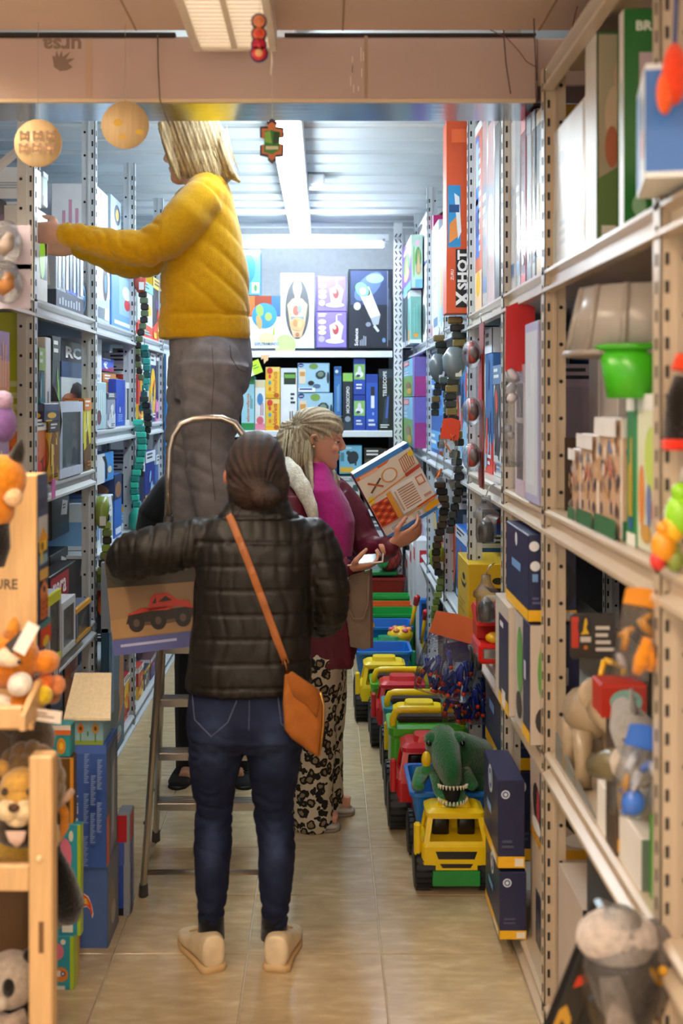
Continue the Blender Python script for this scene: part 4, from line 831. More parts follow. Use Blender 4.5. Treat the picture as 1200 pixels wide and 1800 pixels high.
# narrow unit, middle shelf
def f_lil(fs):
    f = fs['near']; f.q(.02, .02, .98, .98, '#9a9cc4'); f.e(.2, .2, .1, .05, '#c03038')
    f = fs['left']; f.q(.05, .05, .95, .95, '#c8d0dc'); f.lines(.2, .1, .8, .9, 4, '#dfe6ee', True)
RR(922, 946, 562, MID, '#a8acd0', 'tall lilac carton against the beige post', fn=f_lil, ins=-.01, dep=.07)
RR(905, 921, 640, MID, '#d8d0d8', 'clear fronted pale pink carton behind the lilac carton', pal=['#dcd4dc', '#c8b8c8', '#b8a8b8', '#e8dfe8'], win='left', ins=.0)
def bag(c, w, h, t, label, header, body, pieces, rot=(0, 0, 0), name='toy_bag', cat='toy bag', clear=True, hh=.22):
    """hanging clear bag: pillow of clear film, header card, loose pieces"""
    t_ = thing(name, label, cat, c); m = MB(); n = 12; rings = []
    for k in range(7):
        z = -h + (h * (1 - hh)) * k / 6; q = math.sin(math.pi * (k + .5) / 7); tt = t * (.25 + .75 * q); ww = w * (.88 + .12 * q)
        rings.append([Vector((ww / 2 * math.copysign(abs(math.cos(a)) ** .6, math.cos(a)), tt / 2 * math.copysign(abs(math.sin(a)) ** .8, math.sin(a)), z)) for a in [2 * math.pi * i / n for i in range(n)]])
    m.loft(rings, body, 'clear' if clear else 'gloss'); m.v = [tuple(Vector(v) + Vector(c)) for v in m.v]; m.build('film', t_)
    m = MB(); m.prism([(-w * .46, -h * hh), (w * .46, -h * hh), (w * .44, -h * .03), (w * .1, 0), (-w * .1, 0), (-w * .44, -h * .03)], -.003, .003, header, 'card'); m.v = [tuple(Vector(v) + Vector(c)) for v in m.v]; m.build('header', t_)
    for p in pieces(w, h, t): p.v = [tuple(Vector(v) + Vector(c)) for v in p.v]; p.build(p.nm, t_)
    t_.rotation_euler = rot; return t_
def blobs(cols, n, seed, nm='piece', ln=(.02, .05)):
    def g(w, h, t):
        r = random.Random(seed); out = []
        for i in range(n):
            m = MB(); m.nm = nm; a = Vector((r.uniform(-.36, .36) * w, r.uniform(-.2, .2) * t, -h * r.uniform(.34, .92))); e = Vector((r.uniform(-1, 1), r.uniform(-.3, .3), r.uniform(-1, 1))).normalized() * r.uniform(*ln)
            e.x = max(-.4 * w - a.x, min(.4 * w - a.x, e.x)); q = r.uniform(.12, .2) * t
            m.tube([a, a + e * .5, a + e], [q, q * 1.2, q * .6], r.choice(cols), 'plastic', 8); out.append(m)
        return out
    return g
c = P(906, 606, 3.60); bag(Vector((XR - .005, 3.42, c.z + .12)), .10, .50, .07, 'clear bag with a red header on the middle right shelf beside the lilac carton', '#c8262a', '#fff', blobs(['#d8d4d8', '#c8c4cc', '#b02428'], 7, 4), hh=.42)
# strip of three clear blisters with red toys
t = thing('blister_strip', 'hanging strip of clear domed blisters with red toys on the right', 'toy strip', (XR - .07, 3.9, 1.38))
c0 = P(866, 600, 3.9); xx = XR - .085
m = MB(); m.box(xx + .035, xx + .038, 3.89, 4.0, 1.39, 1.97, '#8a3028', 'card'); m.box(xx + .03, xx + .032, 3.9, 3.99, 1.70, 1.86, '#c02a2c'); m.box(xx + .03, xx + .032, 3.9, 3.99, 1.40, 1.52, '#7a1f20'); m.build('card', t)
for z in (1.86, 1.66, 1.50):
    m = MB(); m.ell((xx, 3.94, z), (.034, .05, .05), '#fff', 'clear'); m.build('blister', t)
    m = MB(); m.ell((xx + .008, 3.94, z), (.02, .032, .032), '#6a5c5c', 'plastic', 10, 6); m.tube([(xx, 3.92, z - .03), (xx, 3.95, z + .04)], .012, '#c4403a', 'plastic', 8); m.build('toy', t)
m = MB(); m.tube([(xx + .036, 3.94, 1.97), (xx + .03, 3.94, 2.0), (XR - .012, 3.94, 2.01)], .002, '#c8ccd0', 'metal', 6); m.build('hook', t)
# unit beside front trucks, middle shelf
for a, b, y, cc, l, p_ in ((829, 840, 610, '#cfe0c4', 'pale green clear carton with a pink picture behind the blister strip', ['#cfe0c4', '#e8eef0', '#d05a90', '#7fb060', '#e8e060']), (841, 852, 600, '#c8d8dc', 'clear carton with yellow picture behind the blister strip', ['#dce6e8', '#9ab8c8', '#e0d840', '#8ab070', '#e06a8a']), (853, 866, 575, '#2f68a8', 'blue and orange carton high behind the blister strip', PB), (867, 884, 640, '#d8dce0', 'grey white carton beside the beige narrow unit post', PW)):
    RR(a, b, y, MID, cc, l, pal=p_, ins=.06)
# far bays, middle shelf
for a, b, y, cc, l, p_ in ((786, 796, 600, '#3f88d0', 'blue carton with red and yellow sign picture behind the crocodile', PB), (797, 808, 672, '#c8d4d8', 'pale carton with black line drawing behind the orange pack', ['#d8e0e2', '#2a2c30', '#e8b030', '#c83a30']), (809, 822, 560, '#2f80c8', 'blue carton with yellow flag picture on the right behind the snake', PB)):
    RR(a, b, y, MID, cc, l, pal=p_, ins=.06)
def f_play(fs):
    for k in ('near', 'left'): f = fs[k]; f.q(0, .52, 1, 1, '#2f86d8'); f.q(0, .0, 1, .52, '#1f58a8'); f.t('playmobil', .1, .86, .9, .95, '#f4f8fc', 0); f.e(.55, .68, .3, .1, '#1c3a78'); f.q(.1, .05, .9, .3, '#58a8e8'); f.lines(.15, .08, .6, .25, 2, '#e8f2fa')
RR(753, 781, 664, MID, '#2f86d8', 'bright blue figure playset carton on the middle right shelf', fn=f_play)
RR(757, 781, 604, MID, '#3a78b8', 'blue carton with landscape picture resting on the bright blue playset', pal=['#3a90d0', '#1f4a88', '#7fb060', '#c8e0f0'], z0=H + (CY - 663) * .62 / 211)
RR(740, 752, 660, MID, '#4a98d8', 'light blue slim carton left of the bright blue playset', pal=PB, kind='spine')
def f_brick(fs):
    f = fs['left']; f.q(0, 0, 1, 1, '#7fb8d8'); f.q(0, 0, 1, .55, '#6a9a48'); f.q(.85, 0, 1, 1, '#7a6ab8'); f.q(.08, .84, .55, .96, '#c8242a'); f.t('LEGO', .12, .86, .51, .94, '#f8f4f0', 0, .03); f.t('12+', .15, .73, .4, .8, '#f0f4fa'); f.lines(.12, .55, .6, .68, 2, '#d8e8f4'); f.e(.5, .3, .2, .1, '#8a5a3a'); f.e(.6, .14, .2, .08, '#c8a040')
    f = fs['near']; f.q(0, 0, 1, 1, '#7a6ab8'); f.q(0, .0, 1, .5, '#a83a80')
RR(708, 729, 698, MID, '#7a6ab8', 'brick set carton at the bottom of its stack of two by the back corner', fn=f_brick, dep=.1, ins=-.05)
RR(708, 729, 627, MID, '#7a6ab8', 'brick set carton on top of its stack of two by the back corner', fn=f_brick, dep=.1, ins=-.05, z0=H + (CY - 697) * .55 / 159)
RR(731, 739, 640, MID, '#9a6ab0', 'purple pink slim carton beside the brick set stack', pal=PP, kind='spine')
# far bays, low shelf
for a, b, y, cc, l, p_ in ((733, 742, 850, '#b8b0c8', 'grey violet carton on the low far right shelf', PP), (743, 752, 855, '#d8e0e8', 'white carton on the low far right shelf', PW), (754, 768, 838, '#2a70b8', 'dark blue figure playset carton on the low right shelf', PB), (769, 781, 868, '#3f98d8', 'sky blue carton on the low right shelf beside the second far post', PB), (786, 800, 865, '#2a3a4a', 'dark carton behind the hanging crocodile tail', PK), (801, 822, 940, '#2f6ac0', 'blue bagged carton above the yellow carton', PB), (719, 731, 870, '#3a5a8a', 'blue carton in the far right corner low shelf', PB)):
    RR(a, b, y, LOW, cc, l, pal=p_, ins=.04)
RR(804, 823, 992, LOW, '#d0a818', 'yellow carton with black smile print', fn=lambda fs: [(fs[k].p([(.3, .7), (.45, .66), (.7, .66), (.85, .72), (.7, .6), (.45, .6)], '#2a2410'), fs[k].e(.6, .76, .12, .05, '#2a2410'), fs[k].lines(.2, .2, .8, .4, 3, '#a8861a')) for k in ('near', 'left')], ins=-.02, dep=.2)
RR(829, 860, 985, LOW, '#c8a41c', 'second yellow carton right of the pale post', fn=lambda fs: [(fs[k].e(.4, .6, .14, .1, '#3a2f10'), fs[k].lines(.2, .2, .8, .4, 3, '#a8861a')) for k in ('near', 'left')], ins=.10, dep=.2)
# white brick boxes low in the back corner
for i, (a, b, y, l) in enumerate(((704, 710, 985, 'first'), (711, 717, 978, 'second'), (718, 724, 960, 'third'), (724.5, 730, 950, 'fourth'))):
    d0 = .56 * F / (b - CX); d1 = .56 * F / (a - CX); zt = H + (CY - y) * .56 / (b - CX)
    def f_wb(fs):
        for k in ('near', 'left'): f = fs[k]; f.q(.05, .02, .95, .98, '#eceef0'); f.q(.15, .82, .6, .92, '#c8242a'); f.e(.5, .2, .3, .12, ['#3a4a8a', '#6a3a8a', '#8ab0c0', '#e0c020'][i]); f.q(.6, .5, .85, .58, '#b8c4d0')
    carton('toy_box', .565, .70, d0 + .003, max(d1, d0 + .06) - .004, .072, zt, '#e8eaee', 'white brick set carton, %s from the back corner, at the foot of the right rack' % l, fn=f_wb)

# navy and yellow truck cartons
def f_navy(fs):
    for k in ('near', 'left'):
        f = fs[k]; f.q(0, 0, 1, .13, '#f0b820'); w, h = f.u.length, f.v.length; r = min(w, h) * .13
        a = .28 if k == 'near' else .5; f.circ(a, .84, r * 1.25, '#dfe4ee', 16); f.circ(a, .84, r * .9, '#3a5a9a', 16); f.circ(a, .84, r * .5, '#dfe4ee', 12)
        f.lines(.15, .2, .6, .32, 2, '#4a4f6a'); f.q(.62, .02, .95, .11, '#e8e2d0')
    f = fs['left']; f.q(.3, .45, .6, .55, '#6f9ad0')
def navy(x0, x1, y0, y1, d, label, dep=.3, z=None, kind='navy', ins=None):
    a, b = P(x0, y0, d), P(x1, y1, d)
    return carton('truck_carton', a.x, b.x, d, d + dep, b.z if z is None else z, a.z, '#24284a', label, 'toy box', fn=f_navy, b=.003)
def f_navywin(fs):
    f = fs['near']; f.q(0, 0, 1, .13, '#f0b820'); f.e(.62, .42, .36, .3, '#14151c', 16); f.e(.6, .4, .24, .2, '#2c2a30', 14); f.q(.42, .02, .66, .11, '#e8e2d0'); f.q(.72, .02, .95, .11, '#e8e2d0'); f.circ(.12, .87, .014, '#dfe4ee'); f.circ(.14, .64, .014, '#dfe4ee'); f.q(.08, .46, .2, .55, '#6f9ad0'); f.lines(.08, .18, .3, .28, 2, '#5a608a'); f.p([(.6, .35), (.66, .5), (.7, .5), (.62, .3)], '#d8dce4')
    g = fs['left']; g.q(0, 0, 1, .13, '#f0b820'); g.circ(.5, .86, .02, '#dfe4ee'); g.q(.3, .5, .7, .6, '#6f9ad0')
a, b = P(896, 925, 3.12), P(962, 1078, 3.12)
carton('truck_carton', XR - .035, XR + .10, 3.12, 3.50, LOW + .335, LOW + .335 + .24, '#22264a', 'navy truck carton with a dark window and yellow base, topmost on the low right shelf', 'toy box', fn=f_navywin)
def f_wn(fs):
    for k in ('near', 'left'): f = fs[k]; f.q(.03, .02, .97, .98, '#c9bfb4'); f.q(.3, .12, 1, .86, '#22264a'); f.q(.3, .0, 1, .12, '#f0b820'); f.lines(.4, .7, .8, .8, 1, '#dfe4ee'); f.q(.55, .03, .8, .18, '#e8e4e0')
carton('truck_carton', XR - .05, XR + .06, 3.36, 3.62, LOW + .002, LOW + .33, '#c4b8ac', 'beige backed navy truck carton, back one of the pair below the dark window carton', 'toy box', fn=f_wn)
carton('truck_carton', XR - .035, XR + .10, 3.09, 3.33, LOW + .002, LOW + .33, '#22264a', 'navy truck carton with green toy, front one of the pair below the dark window carton', 'toy box', fn=lambda fs: [(fs[k].q(0, 0, .55, 1, '#bfb4aa'), fs[k].q(.55, 0, 1, 1, '#22264a'), fs[k].q(.5, 0, 1, .1, '#f0b820'), fs[k].e(.35, .6, .2, .3, '#5a9a4a'), fs[k].e(.3, .2, .2, .12, '#2c2a2e'), fs[k].lines(.65, .5, .9, .75, 1, '#c8cce0', True)) for k in ('near', 'left')])
navy(875, 922, 1372, 1532, 3.40, 'navy carton on top of the front stack at the foot of the right rack', z=.285)
navy(878, 925, 1533, 1655, 3.40, 'navy carton at the bottom of the front stack at the foot of the right rack', z=.0695)
def f_navyop(fs):
    for k in ('near', 'left'): f = fs[k]; f.q(0, 0, 1, 1, '#c2b2a6'); f.q(.0, .0, 1, .1, '#c8942a'); f.q(.7, .1, 1, .9, '#22242e'); f.e(.45, .45, .24, .2, '#332c2c', 12); f.e(.6, .4, .1, .22, '#a83a38', 10); f.e(.5, .2, .3, .08, '#e8e4e0')
RR(931, 958, 1345, .383, '#b8a698', 'open fronted beige carton with a dark and red toy by the beige post', fn=f_navyop, ins=.03, dep=.25, gap=.01)
RR(931, 958, 1508, .072, '#bfae9e', 'beige carton with a navy window below the dark and red toy', fn=lambda fs: [(fs[k].q(.4, .05, .8, .55, '#2a2c40'), fs[k].q(.8, 0, 1, 1, '#25284a'), fs[k].e(.6, .25, .15, .14, '#4a4c5a')) for k in ('near', 'left')], ins=.03, dep=.25, gap=.01)
carton('truck_carton', XR + .03, XR + .22, 4.0, 4.4, .383, .72, '#20305a', 'dark blue carton with yellow base beside the front toy truck, upper one', 'toy box', fn=f_navy)
carton('truck_carton', XR + .03, XR + .22, 3.98, 4.38, .072, .38, '#22284a', 'dark blue carton with yellow base beside the front toy truck, lower one', 'toy box', fn=f_navy)
carton('truck_carton', XR + .04, XR + .25, 4.75, 5.1, .072, .45, '#22406a', 'slate blue carton behind the pale post at floor level', 'toy box', pal=PB)
carton('toy_box', XR + .04, XR + .25, 5.15, 5.5, .072, .5, '#e0e4e6', 'white and green carton low behind the toy trucks', 'toy box', pal=['#e0e4e6', '#c8343a', '#3f8a4a', '#22262c'])
# near unit, bottom shelf
def f_big(fs):
    f = fs['near']; f.q(.02, .0, .98, 1, '#b7a89c'); f.q(.5, .85, 1, .95, '#1e2230'); f.q(0, 0, .06, 1, '#2c2c34')
    f = fs['left']; f.q(.0, .0, 1, 1, '#b9aba0'); f.q(.0, 0, 1, .06, '#8a6a2c')
carton('toy_box', XR + .02, XR + .40, 2.70, 2.98, .072, .475, '#b4a69a', 'large plain beige carton with navy edge on the bottom right shelf', fn=f_big)
carton('toy_box', XR + .03, XR + .40, 2.05, 2.62, .072, .45, '#6a4a1c', 'ochre and black carton under the beige shelf edge on the bottom right shelf', pal=['#8a6420', '#2a2218', '#e0a828', '#4a3a1c', '#c8902a'])
carton('toy_box', XR + .02, XR + .34, 2.30, 2.66, .455, .66, '#232a3a', 'dark navy carton lying on the ochre carton of the bottom right shelf', pal=['#232a3a', '#4a5570', '#8a90a8', '#1a1e2a'], kind='dark')
# ---------------------------------------------------------------- ride-on trucks in the aisle
def rrect(cx, hw, y0, y1, z, r=.02, n=4):
    pts = []
    for qx, qy, a0 in ((1, 1, 0), (-1, 1, 90), (-1, -1, 180), (1, -1, 270)):
        ox = cx + qx * (hw - r); oy = (y1 - r) if qy > 0 else (y0 + r)
        for k in range(n + 1):
            a = math.radians(a0 + 90 * k / n); pts.append(Vector((ox + r * math.cos(a), oy + r * math.sin(a), z)))
    return pts
def wheel(t, c, r, w, hub):
    m = MB(); m.lathe([(r * .55, -w / 2), (r * .9, -w / 2), (r, -w * .35), (r, w * .35), (r * .9, w / 2), (r * .55, w / 2)], c, '#191a1d', 'rubber', 26, 'X')
    wh = m.build('wheel', t); m = MB()
    for i in range(22):
        a = 2 * math.pi * i / 22; u = Vector((0, math.cos(a), math.sin(a))); v = Vector((0, -math.sin(a), math.cos(a))); p = Vector(c) + u * r
        m.loft([[p + u * h + v * s * r * .09 + Vector((x * w * .42, 0, 0)) for s, x in ((-1, -1), (1, -1), (1, 1), (-1, 1))] for h in (-.004, .004)], '#1c1d20', 'rubber', False)
    m.build('tread', wh, kind='stuff'); m = MB()
    m.lathe([(r * .54, -w * .46), (r * .56, w * .46), (r * .3, w * .4), (r * .2, w * .5), (.001, w * .5)], c, hub, 'plastic', 16, 'X'); m.lathe([(.001, -w * .46), (r * .54, -w * .46), (r * .54, -w * .4)], c, hub, 'plastic', 16, 'X'); m.build('hub', wh)
def toy_truck(cx, d, cab, bed, label, hub='#26282c', handle=None, frame=None, plate=None, L=.46, hw=.128, sc=1.0, beacon=None, bed_h=.385, rot=0):
    t = thing('toy_truck', label, 'toy truck', (cx, d, 0), 'ride-on toy trucks parked along the right rack'); S = sc
    m = MB(); m.box(cx - .085 * S, cx + .085 * S, d + .02, d + L - .03, .055 * S, .105 * S, '#1a1b1e', 'plastic', .006); m.build('chassis', t)
    for y in (.075 * S, L - .12 * S):
        for s in (-1, 1): wheel(t, (cx + s * (hw * S - .018), d + y, .078 * S), .078 * S, .062 * S, hub)
    # cab: lower body, window frame, roof
    m = MB(); b = hw * .93 * S
    m.loft([rrect(cx, b, d, d + .165 * S, z * S, .018 * S) for z in (.09, .168)] + [rrect(cx, b * .97, d + .003, d + .163 * S, .178 * S, .018 * S)], cab, 'plastic', False)
    z0, z1 = .178 * S, .262 * S; w0, w1 = b * .94, b * .80; ya, yb = d + .004, d + .034 * S; yc = d + .158 * S
    fo = [(cx - w0, ya, z0), (cx + w0, ya, z0), (cx + w1, yb, z1), (cx - w1, yb, z1)]
    def ins(q, k=.16):
        c = sum((Vector(p) for p in q), Vector()) / 4; return [Vector(p).lerp(c, k) for p in q]
    def wall(q, nrm, k=.18):
        o = [Vector(p) for p in q]; i = ins(q, k); n = Vector(nrm).normalized() * .010; vs = o + i + [p - n for p in i]
        m.add(vs, [(a, (a + 1) % 4, 4 + (a + 1) % 4, 4 + a) for a in range(4)] + [(4 + a, 4 + (a + 1) % 4, 8 + (a + 1) % 4, 8 + a) for a in range(4)], cab, 'plastic')
    wall(fo, (0, -1, .3))
    bo = [(cx - w0, yc, z0), (cx + w0, yc, z0), (cx + w1, yc - .005, z1), (cx - w1, yc - .005, z1)]
    wall([fo[1], bo[1], bo[2], fo[2]], (1, 0, 0)); wall([bo[0], fo[0], fo[3], bo[3]], (-1, 0, 0))
    m.add(bo, [(1, 0, 3, 2)], cab, 'plastic')
    m.loft([rrect(cx, w1 + .006, yb - .006, yc + .004, z1 - .002, .02 * S), rrect(cx, w1 + .006, yb - .006, yc + .004, z1 + .012 * S, .02 * S), rrect(cx, w1 - .012, yb + .012, yc - .012, z1 + .024 * S, .02 * S)], cab, 'plastic', False)
    m.loft([rrect(cx, w1 * .62, yb + .02, yc - .02, z1 + .022 * S, .02 * S), rrect(cx, w1 * .56, yb + .03, yc - .03, z1 + .042 * S, .02 * S)], cab, 'plastic', False)
    cb = m.build('cab', t)
    for s in (-1, 1):
        m = MB(); m.loft([rrect(cx + s * .045 * S, .03 * S, d + .09 * S, d + .12 * S, z, .012 * S) for z in (z0 - .01, z0 + .05 * S)] + [rrect(cx + s * .045 * S, .02 * S, d + .095 * S, d + .115 * S, z0 + .062 * S, .009 * S)], '#15161a', 'plastic'); m.build('seat', cb)
    m = MB(); f = Fr(m, (cx - b, d, .09 * S), (2 * b, 0, 0), (0, 0, .078 * S), (0, -1, 0)); f.k = .001
    f.p([(.2, .82), (.8, .82), (.76, .48), (.24, .48)], '#1d1e22', 'plastic'); f.p([(.26, .28), (.74, .28), (.70, .1), (.30, .1)], '#1d1e22', 'plastic'); f.q(.12, .0, .2, .22, '#1d1e22', 'plastic'); f.q(.8, .0, .88, .22, '#1d1e22', 'plastic'); m.build('grille', cb)
    if plate:
        m = MB(); m.box(cx - .082 * S, cx + .082 * S, d - .004, d + .02, .035 * S, .088 * S, plate, 'plastic', .003); m.build('bumper_plate', t)
    for s in (-1, 1):
        m = MB(); m.box(cx + s * (b + .012) - .012, cx + s * (b + .012) + .012, d + .02, d + .05, .13 * S, .24 * S, cab, 'plastic', .006); m.build('mirror', cb)
    # bed
    if bed:
        y0, y1 = d + .185 * S, d + L; zb, zt = .12 * S, bed_h * S; m = MB(); q = hw * S
        o = [rrect(cx, q * .86, y0 + .03, y1 - .03, zb, .02), rrect(cx, q * 1.06, y0, y1, zt - .012, .025), rrect(cx, q * 1.14, y0 - .012, y1 + .012, zt - .01, .03), rrect(cx, q * 1.14, y0 - .012, y1 + .012, zt + .004, .03), rrect(cx, q * 1.04, y0 + .008, y1 - .008, zt + .004, .025), rrect(cx, q * .84, y0 + .04, y1 - .04, zb + .012, .02)]
        m.loft(o, bed, 'plastic', False); m.build('bed', t)
    if frame:
        m = MB(); y0 = d + .18 * S; z = bed_h * S; q = hw * S
        m.loft([rrect(cx, q * 1.0, y0, y0 + .22, z * .35, .025), rrect(cx, q * 1.0, y0, y0 + .22, z * .86, .025), rrect(cx, q * 1.06, y0 - .01, y0 + .23, z * .9, .03), rrect(cx, q * 1.06, y0 - .01, y0 + .23, z * .98, .03), rrect(cx, q * .9, y0 + .02, y0 + .2, z, .025)], frame, 'plastic', False); m.build('seat_box', t)
        m = MB(); m.box(cx - q * .8, cx + q * .8, y0 + .05, y0 + .19, z, z + .025, '#2c1c16', 'cloth', .01); m.build('cushion', t)
    if handle:
        y0 = d + .18 * S + .03; z = bed_h * S; q = hw * S; m = MB()
        pts = [(cx - q * .92, y0, z - .02), (cx - q * .93, y0, z + .025), (cx - q * .84, y0, z + .055), (cx - q * .7, y0, z + .062), (cx + q * .7, y0, z + .062), (cx + q * .84, y0, z + .055), (cx + q * .93, y0, z + .025), (cx + q * .92, y0, z - .02)]
        m.tube(pts, .0155, handle, 'plastic', 12); m.build('handle', t)
    if rot: t.rotation_euler.z = rot
    return t
YL, RD_, GN, BL, TL = '#f0cc10', '#c4222a', '#4aa82c', '#2272c8', '#1f8296'
toy_truck(.452, 3.85, YL, BL, 'toy truck with yellow cab and blue bed carrying the green dinosaur, first of the row', plate='#1f8a3c', L=.50, bed_h=.288)
toy_truck(.425, 4.39, RD_, None, 'red toy truck with green seat and yellow handle, second of the row', handle=YL, frame=GN, hub='#4a1c22', L=.46, bed_h=.302, sc=1.2)
toy_truck(.425, 4.94, YL, None, 'yellow toy truck with teal seat and yellow handle, third of the row', handle=YL, frame=TL, hub=YL, L=.44, bed_h=.255, sc=1.15)
toy_truck(.385, 5.46, RD_, None, 'red toy truck with green seat and yellow handle, fourth of the row', handle=YL, frame=GN, hub='#4a1c22', L=.42, bed_h=.245, sc=1.12)
toy_truck(.318, 5.90, YL, BL, 'toy truck with yellow cab and empty blue bed, fifth of the row', L=.46, bed_h=.30, sc=1.1)
toy_truck(.37, 6.43, '#1f8f5c', BL, 'toy truck with green cab and blue bed, last of the row', L=.46, bed_h=.33, sc=1.08)
# carts and tubs behind the trucks
def tub(px0, px1, pyt, pyb, d, col, label, dep=.3, name='toy_tub', cat='toy tub'):
    a, b = P(px0, pyt, d), P(px1, pyb, d); cx, hw = (a.x + b.x) / 2, (b.x - a.x) / 2; z0, z1 = max(b.z, .004), a.z; m = MB()
    m.loft([rrect(cx, hw * .8, d + .03, d + dep - .03, z0, .03), rrect(cx, hw * .95, d + .005, d + dep - .005, z1 - .02, .03), rrect(cx, hw, d, d + dep, z1 - .018, .03), rrect(cx, hw, d, d + dep, z1, .03), rrect(cx, hw * .92, d + .012, d + dep - .012, z1, .03), rrect(cx, hw * .78, d + .04, d + dep - .04, z0 + .01, .03)], col, 'plastic', False)
    o = m.build(name, label=label, cat=cat); return o
o = tub(650, 733, 1080, 1180, 6.95, '#1fa044', 'green toy barrow behind the blue truck beds', .26, 'toy_barrow', 'toy barrow')
m = MB()
for s, x0, x1 in ((-1, 654, 640), (1, 727, 742)):
    a, b = P(x0, 1105, 6.95), P(x1, 1050, 6.86)
o2 = tub(650, 733, 1064, 1130, 7.25, '#d8581c', 'orange toy barrow behind the green barrow', .16, 'toy_barrow', 'toy barrow')
o3 = tub(650, 722, 1048, 1110, 7.44, '#22a54a', 'green toy tub between the orange barrow and the red bin', .14)
o4 = tub(640, 714, 1016, 1110, 7.60, '#8a2420', 'dark red toy bin at the end of the truck row', .16, 'toy_bin', 'toy bin')
o5 = tub(630, 700, 1006, 1015, 7.62, '#1f7a3e', 'flat green tray lying on the dark red bin', .14, 'toy_tray', 'toy tray')
c = P(684, 978, 7.68); t = thing('ball_net', 'red and green balls in a black net on top of the green tray', 'ball', (c.x, c.y, H + (CY - 1006) * 7.68 / F))
m = MB(); m.ell(c, (.085, .08, .10), '#b03a36', 'plastic', 20, 12); m.build('red_ball', t)
m = MB(); m.ell(c + Vector((-.05, -.075, -.03)), (.04, .03, .04), '#2f9a58', 'plastic', 14, 8); m.build('green_ball', t)
m = MB()
for i in range(12):
    for s in (-1, 1):
        pts = [c + Vector((.088 * math.cos(a) * math.sin(b), .083 * math.sin(a) * math.sin(b), .103 * math.cos(b))) for a, b in [(2 * math.pi * i / 12 + s * k * .2, .15 + 2.8 * k / 9) for k in range(10)]]
        m.tube(pts, .0018, '#15181c', 'cloth', 4)
m.build('net', t, kind='stuff')
def rod_tool(p0, p1, label):
    t = thing('toy_rake', label, 'toy rake', p1, 'yellow and red toy rakes'); m = MB(); m.tube([p0, p1], [.012, .011], '#e8b418', 'plastic', 10); m.build('shaft', t)
    v = (Vector(p0) - Vector(p1)).normalized(); m = MB(); m.tube([Vector(p0) - v * .01, Vector(p0) + v * .04, Vector(p0) + v * .05], [.017, .019, .012], '#b02028', 'plastic', 12); m.build('grip', t)
rod_tool(P(731, 1060, 6.62), P(719, 1115, 6.70), 'yellow toy rake with a red grip leaning in the last blue bed, the further one')
rod_tool(P(747, 1085, 6.55), P(741, 1130, 6.62), 'yellow toy rake with a red grip leaning in the last blue bed, by the rack')
rod_tool(P(651, 1090, 6.60), P(662, 1120, 6.68), 'yellow toy rake with a red grip at the aisle side of the last blue bed')
c = P(703, 1112, 6.6); t = thing('sand_toy', 'yellow and pink sand toy set in a clear net in the last blue bed', 'sand toy', c)
m = MB(); m.lathe([(.06, -.05), (.075, -.02), (.075, 0), (.05, .02), (.02, .035), (.001, .04)], c, '#f0c020', 'plastic', 16); m.build('mould', t)
for i in range(6):
    m = MB(); a = i * 1.05; m.ell(c + Vector((.05 * math.cos(a), .05 * math.sin(a), .02)), (.02, .02, .014), '#d8607a' if i % 2 else '#e88a30', 'plastic', 8, 6); m.build('petal', t)
m = MB(); a, b = P(737, 1130, 6.74), P(752, 1052, 6.74)
m.box(a.x, b.x, 6.74, 6.77, .25, b.z, '#2a72c4', 'plastic', .01); m.box(a.x + .012, b.x - .012, 6.738, 6.74, b.z - .10, b.z - .03, '#1a3a68', 'plastic'); m.build('toy_barrow', label='upright blue plastic back panel behind the rake grips', cat='toy barrow')
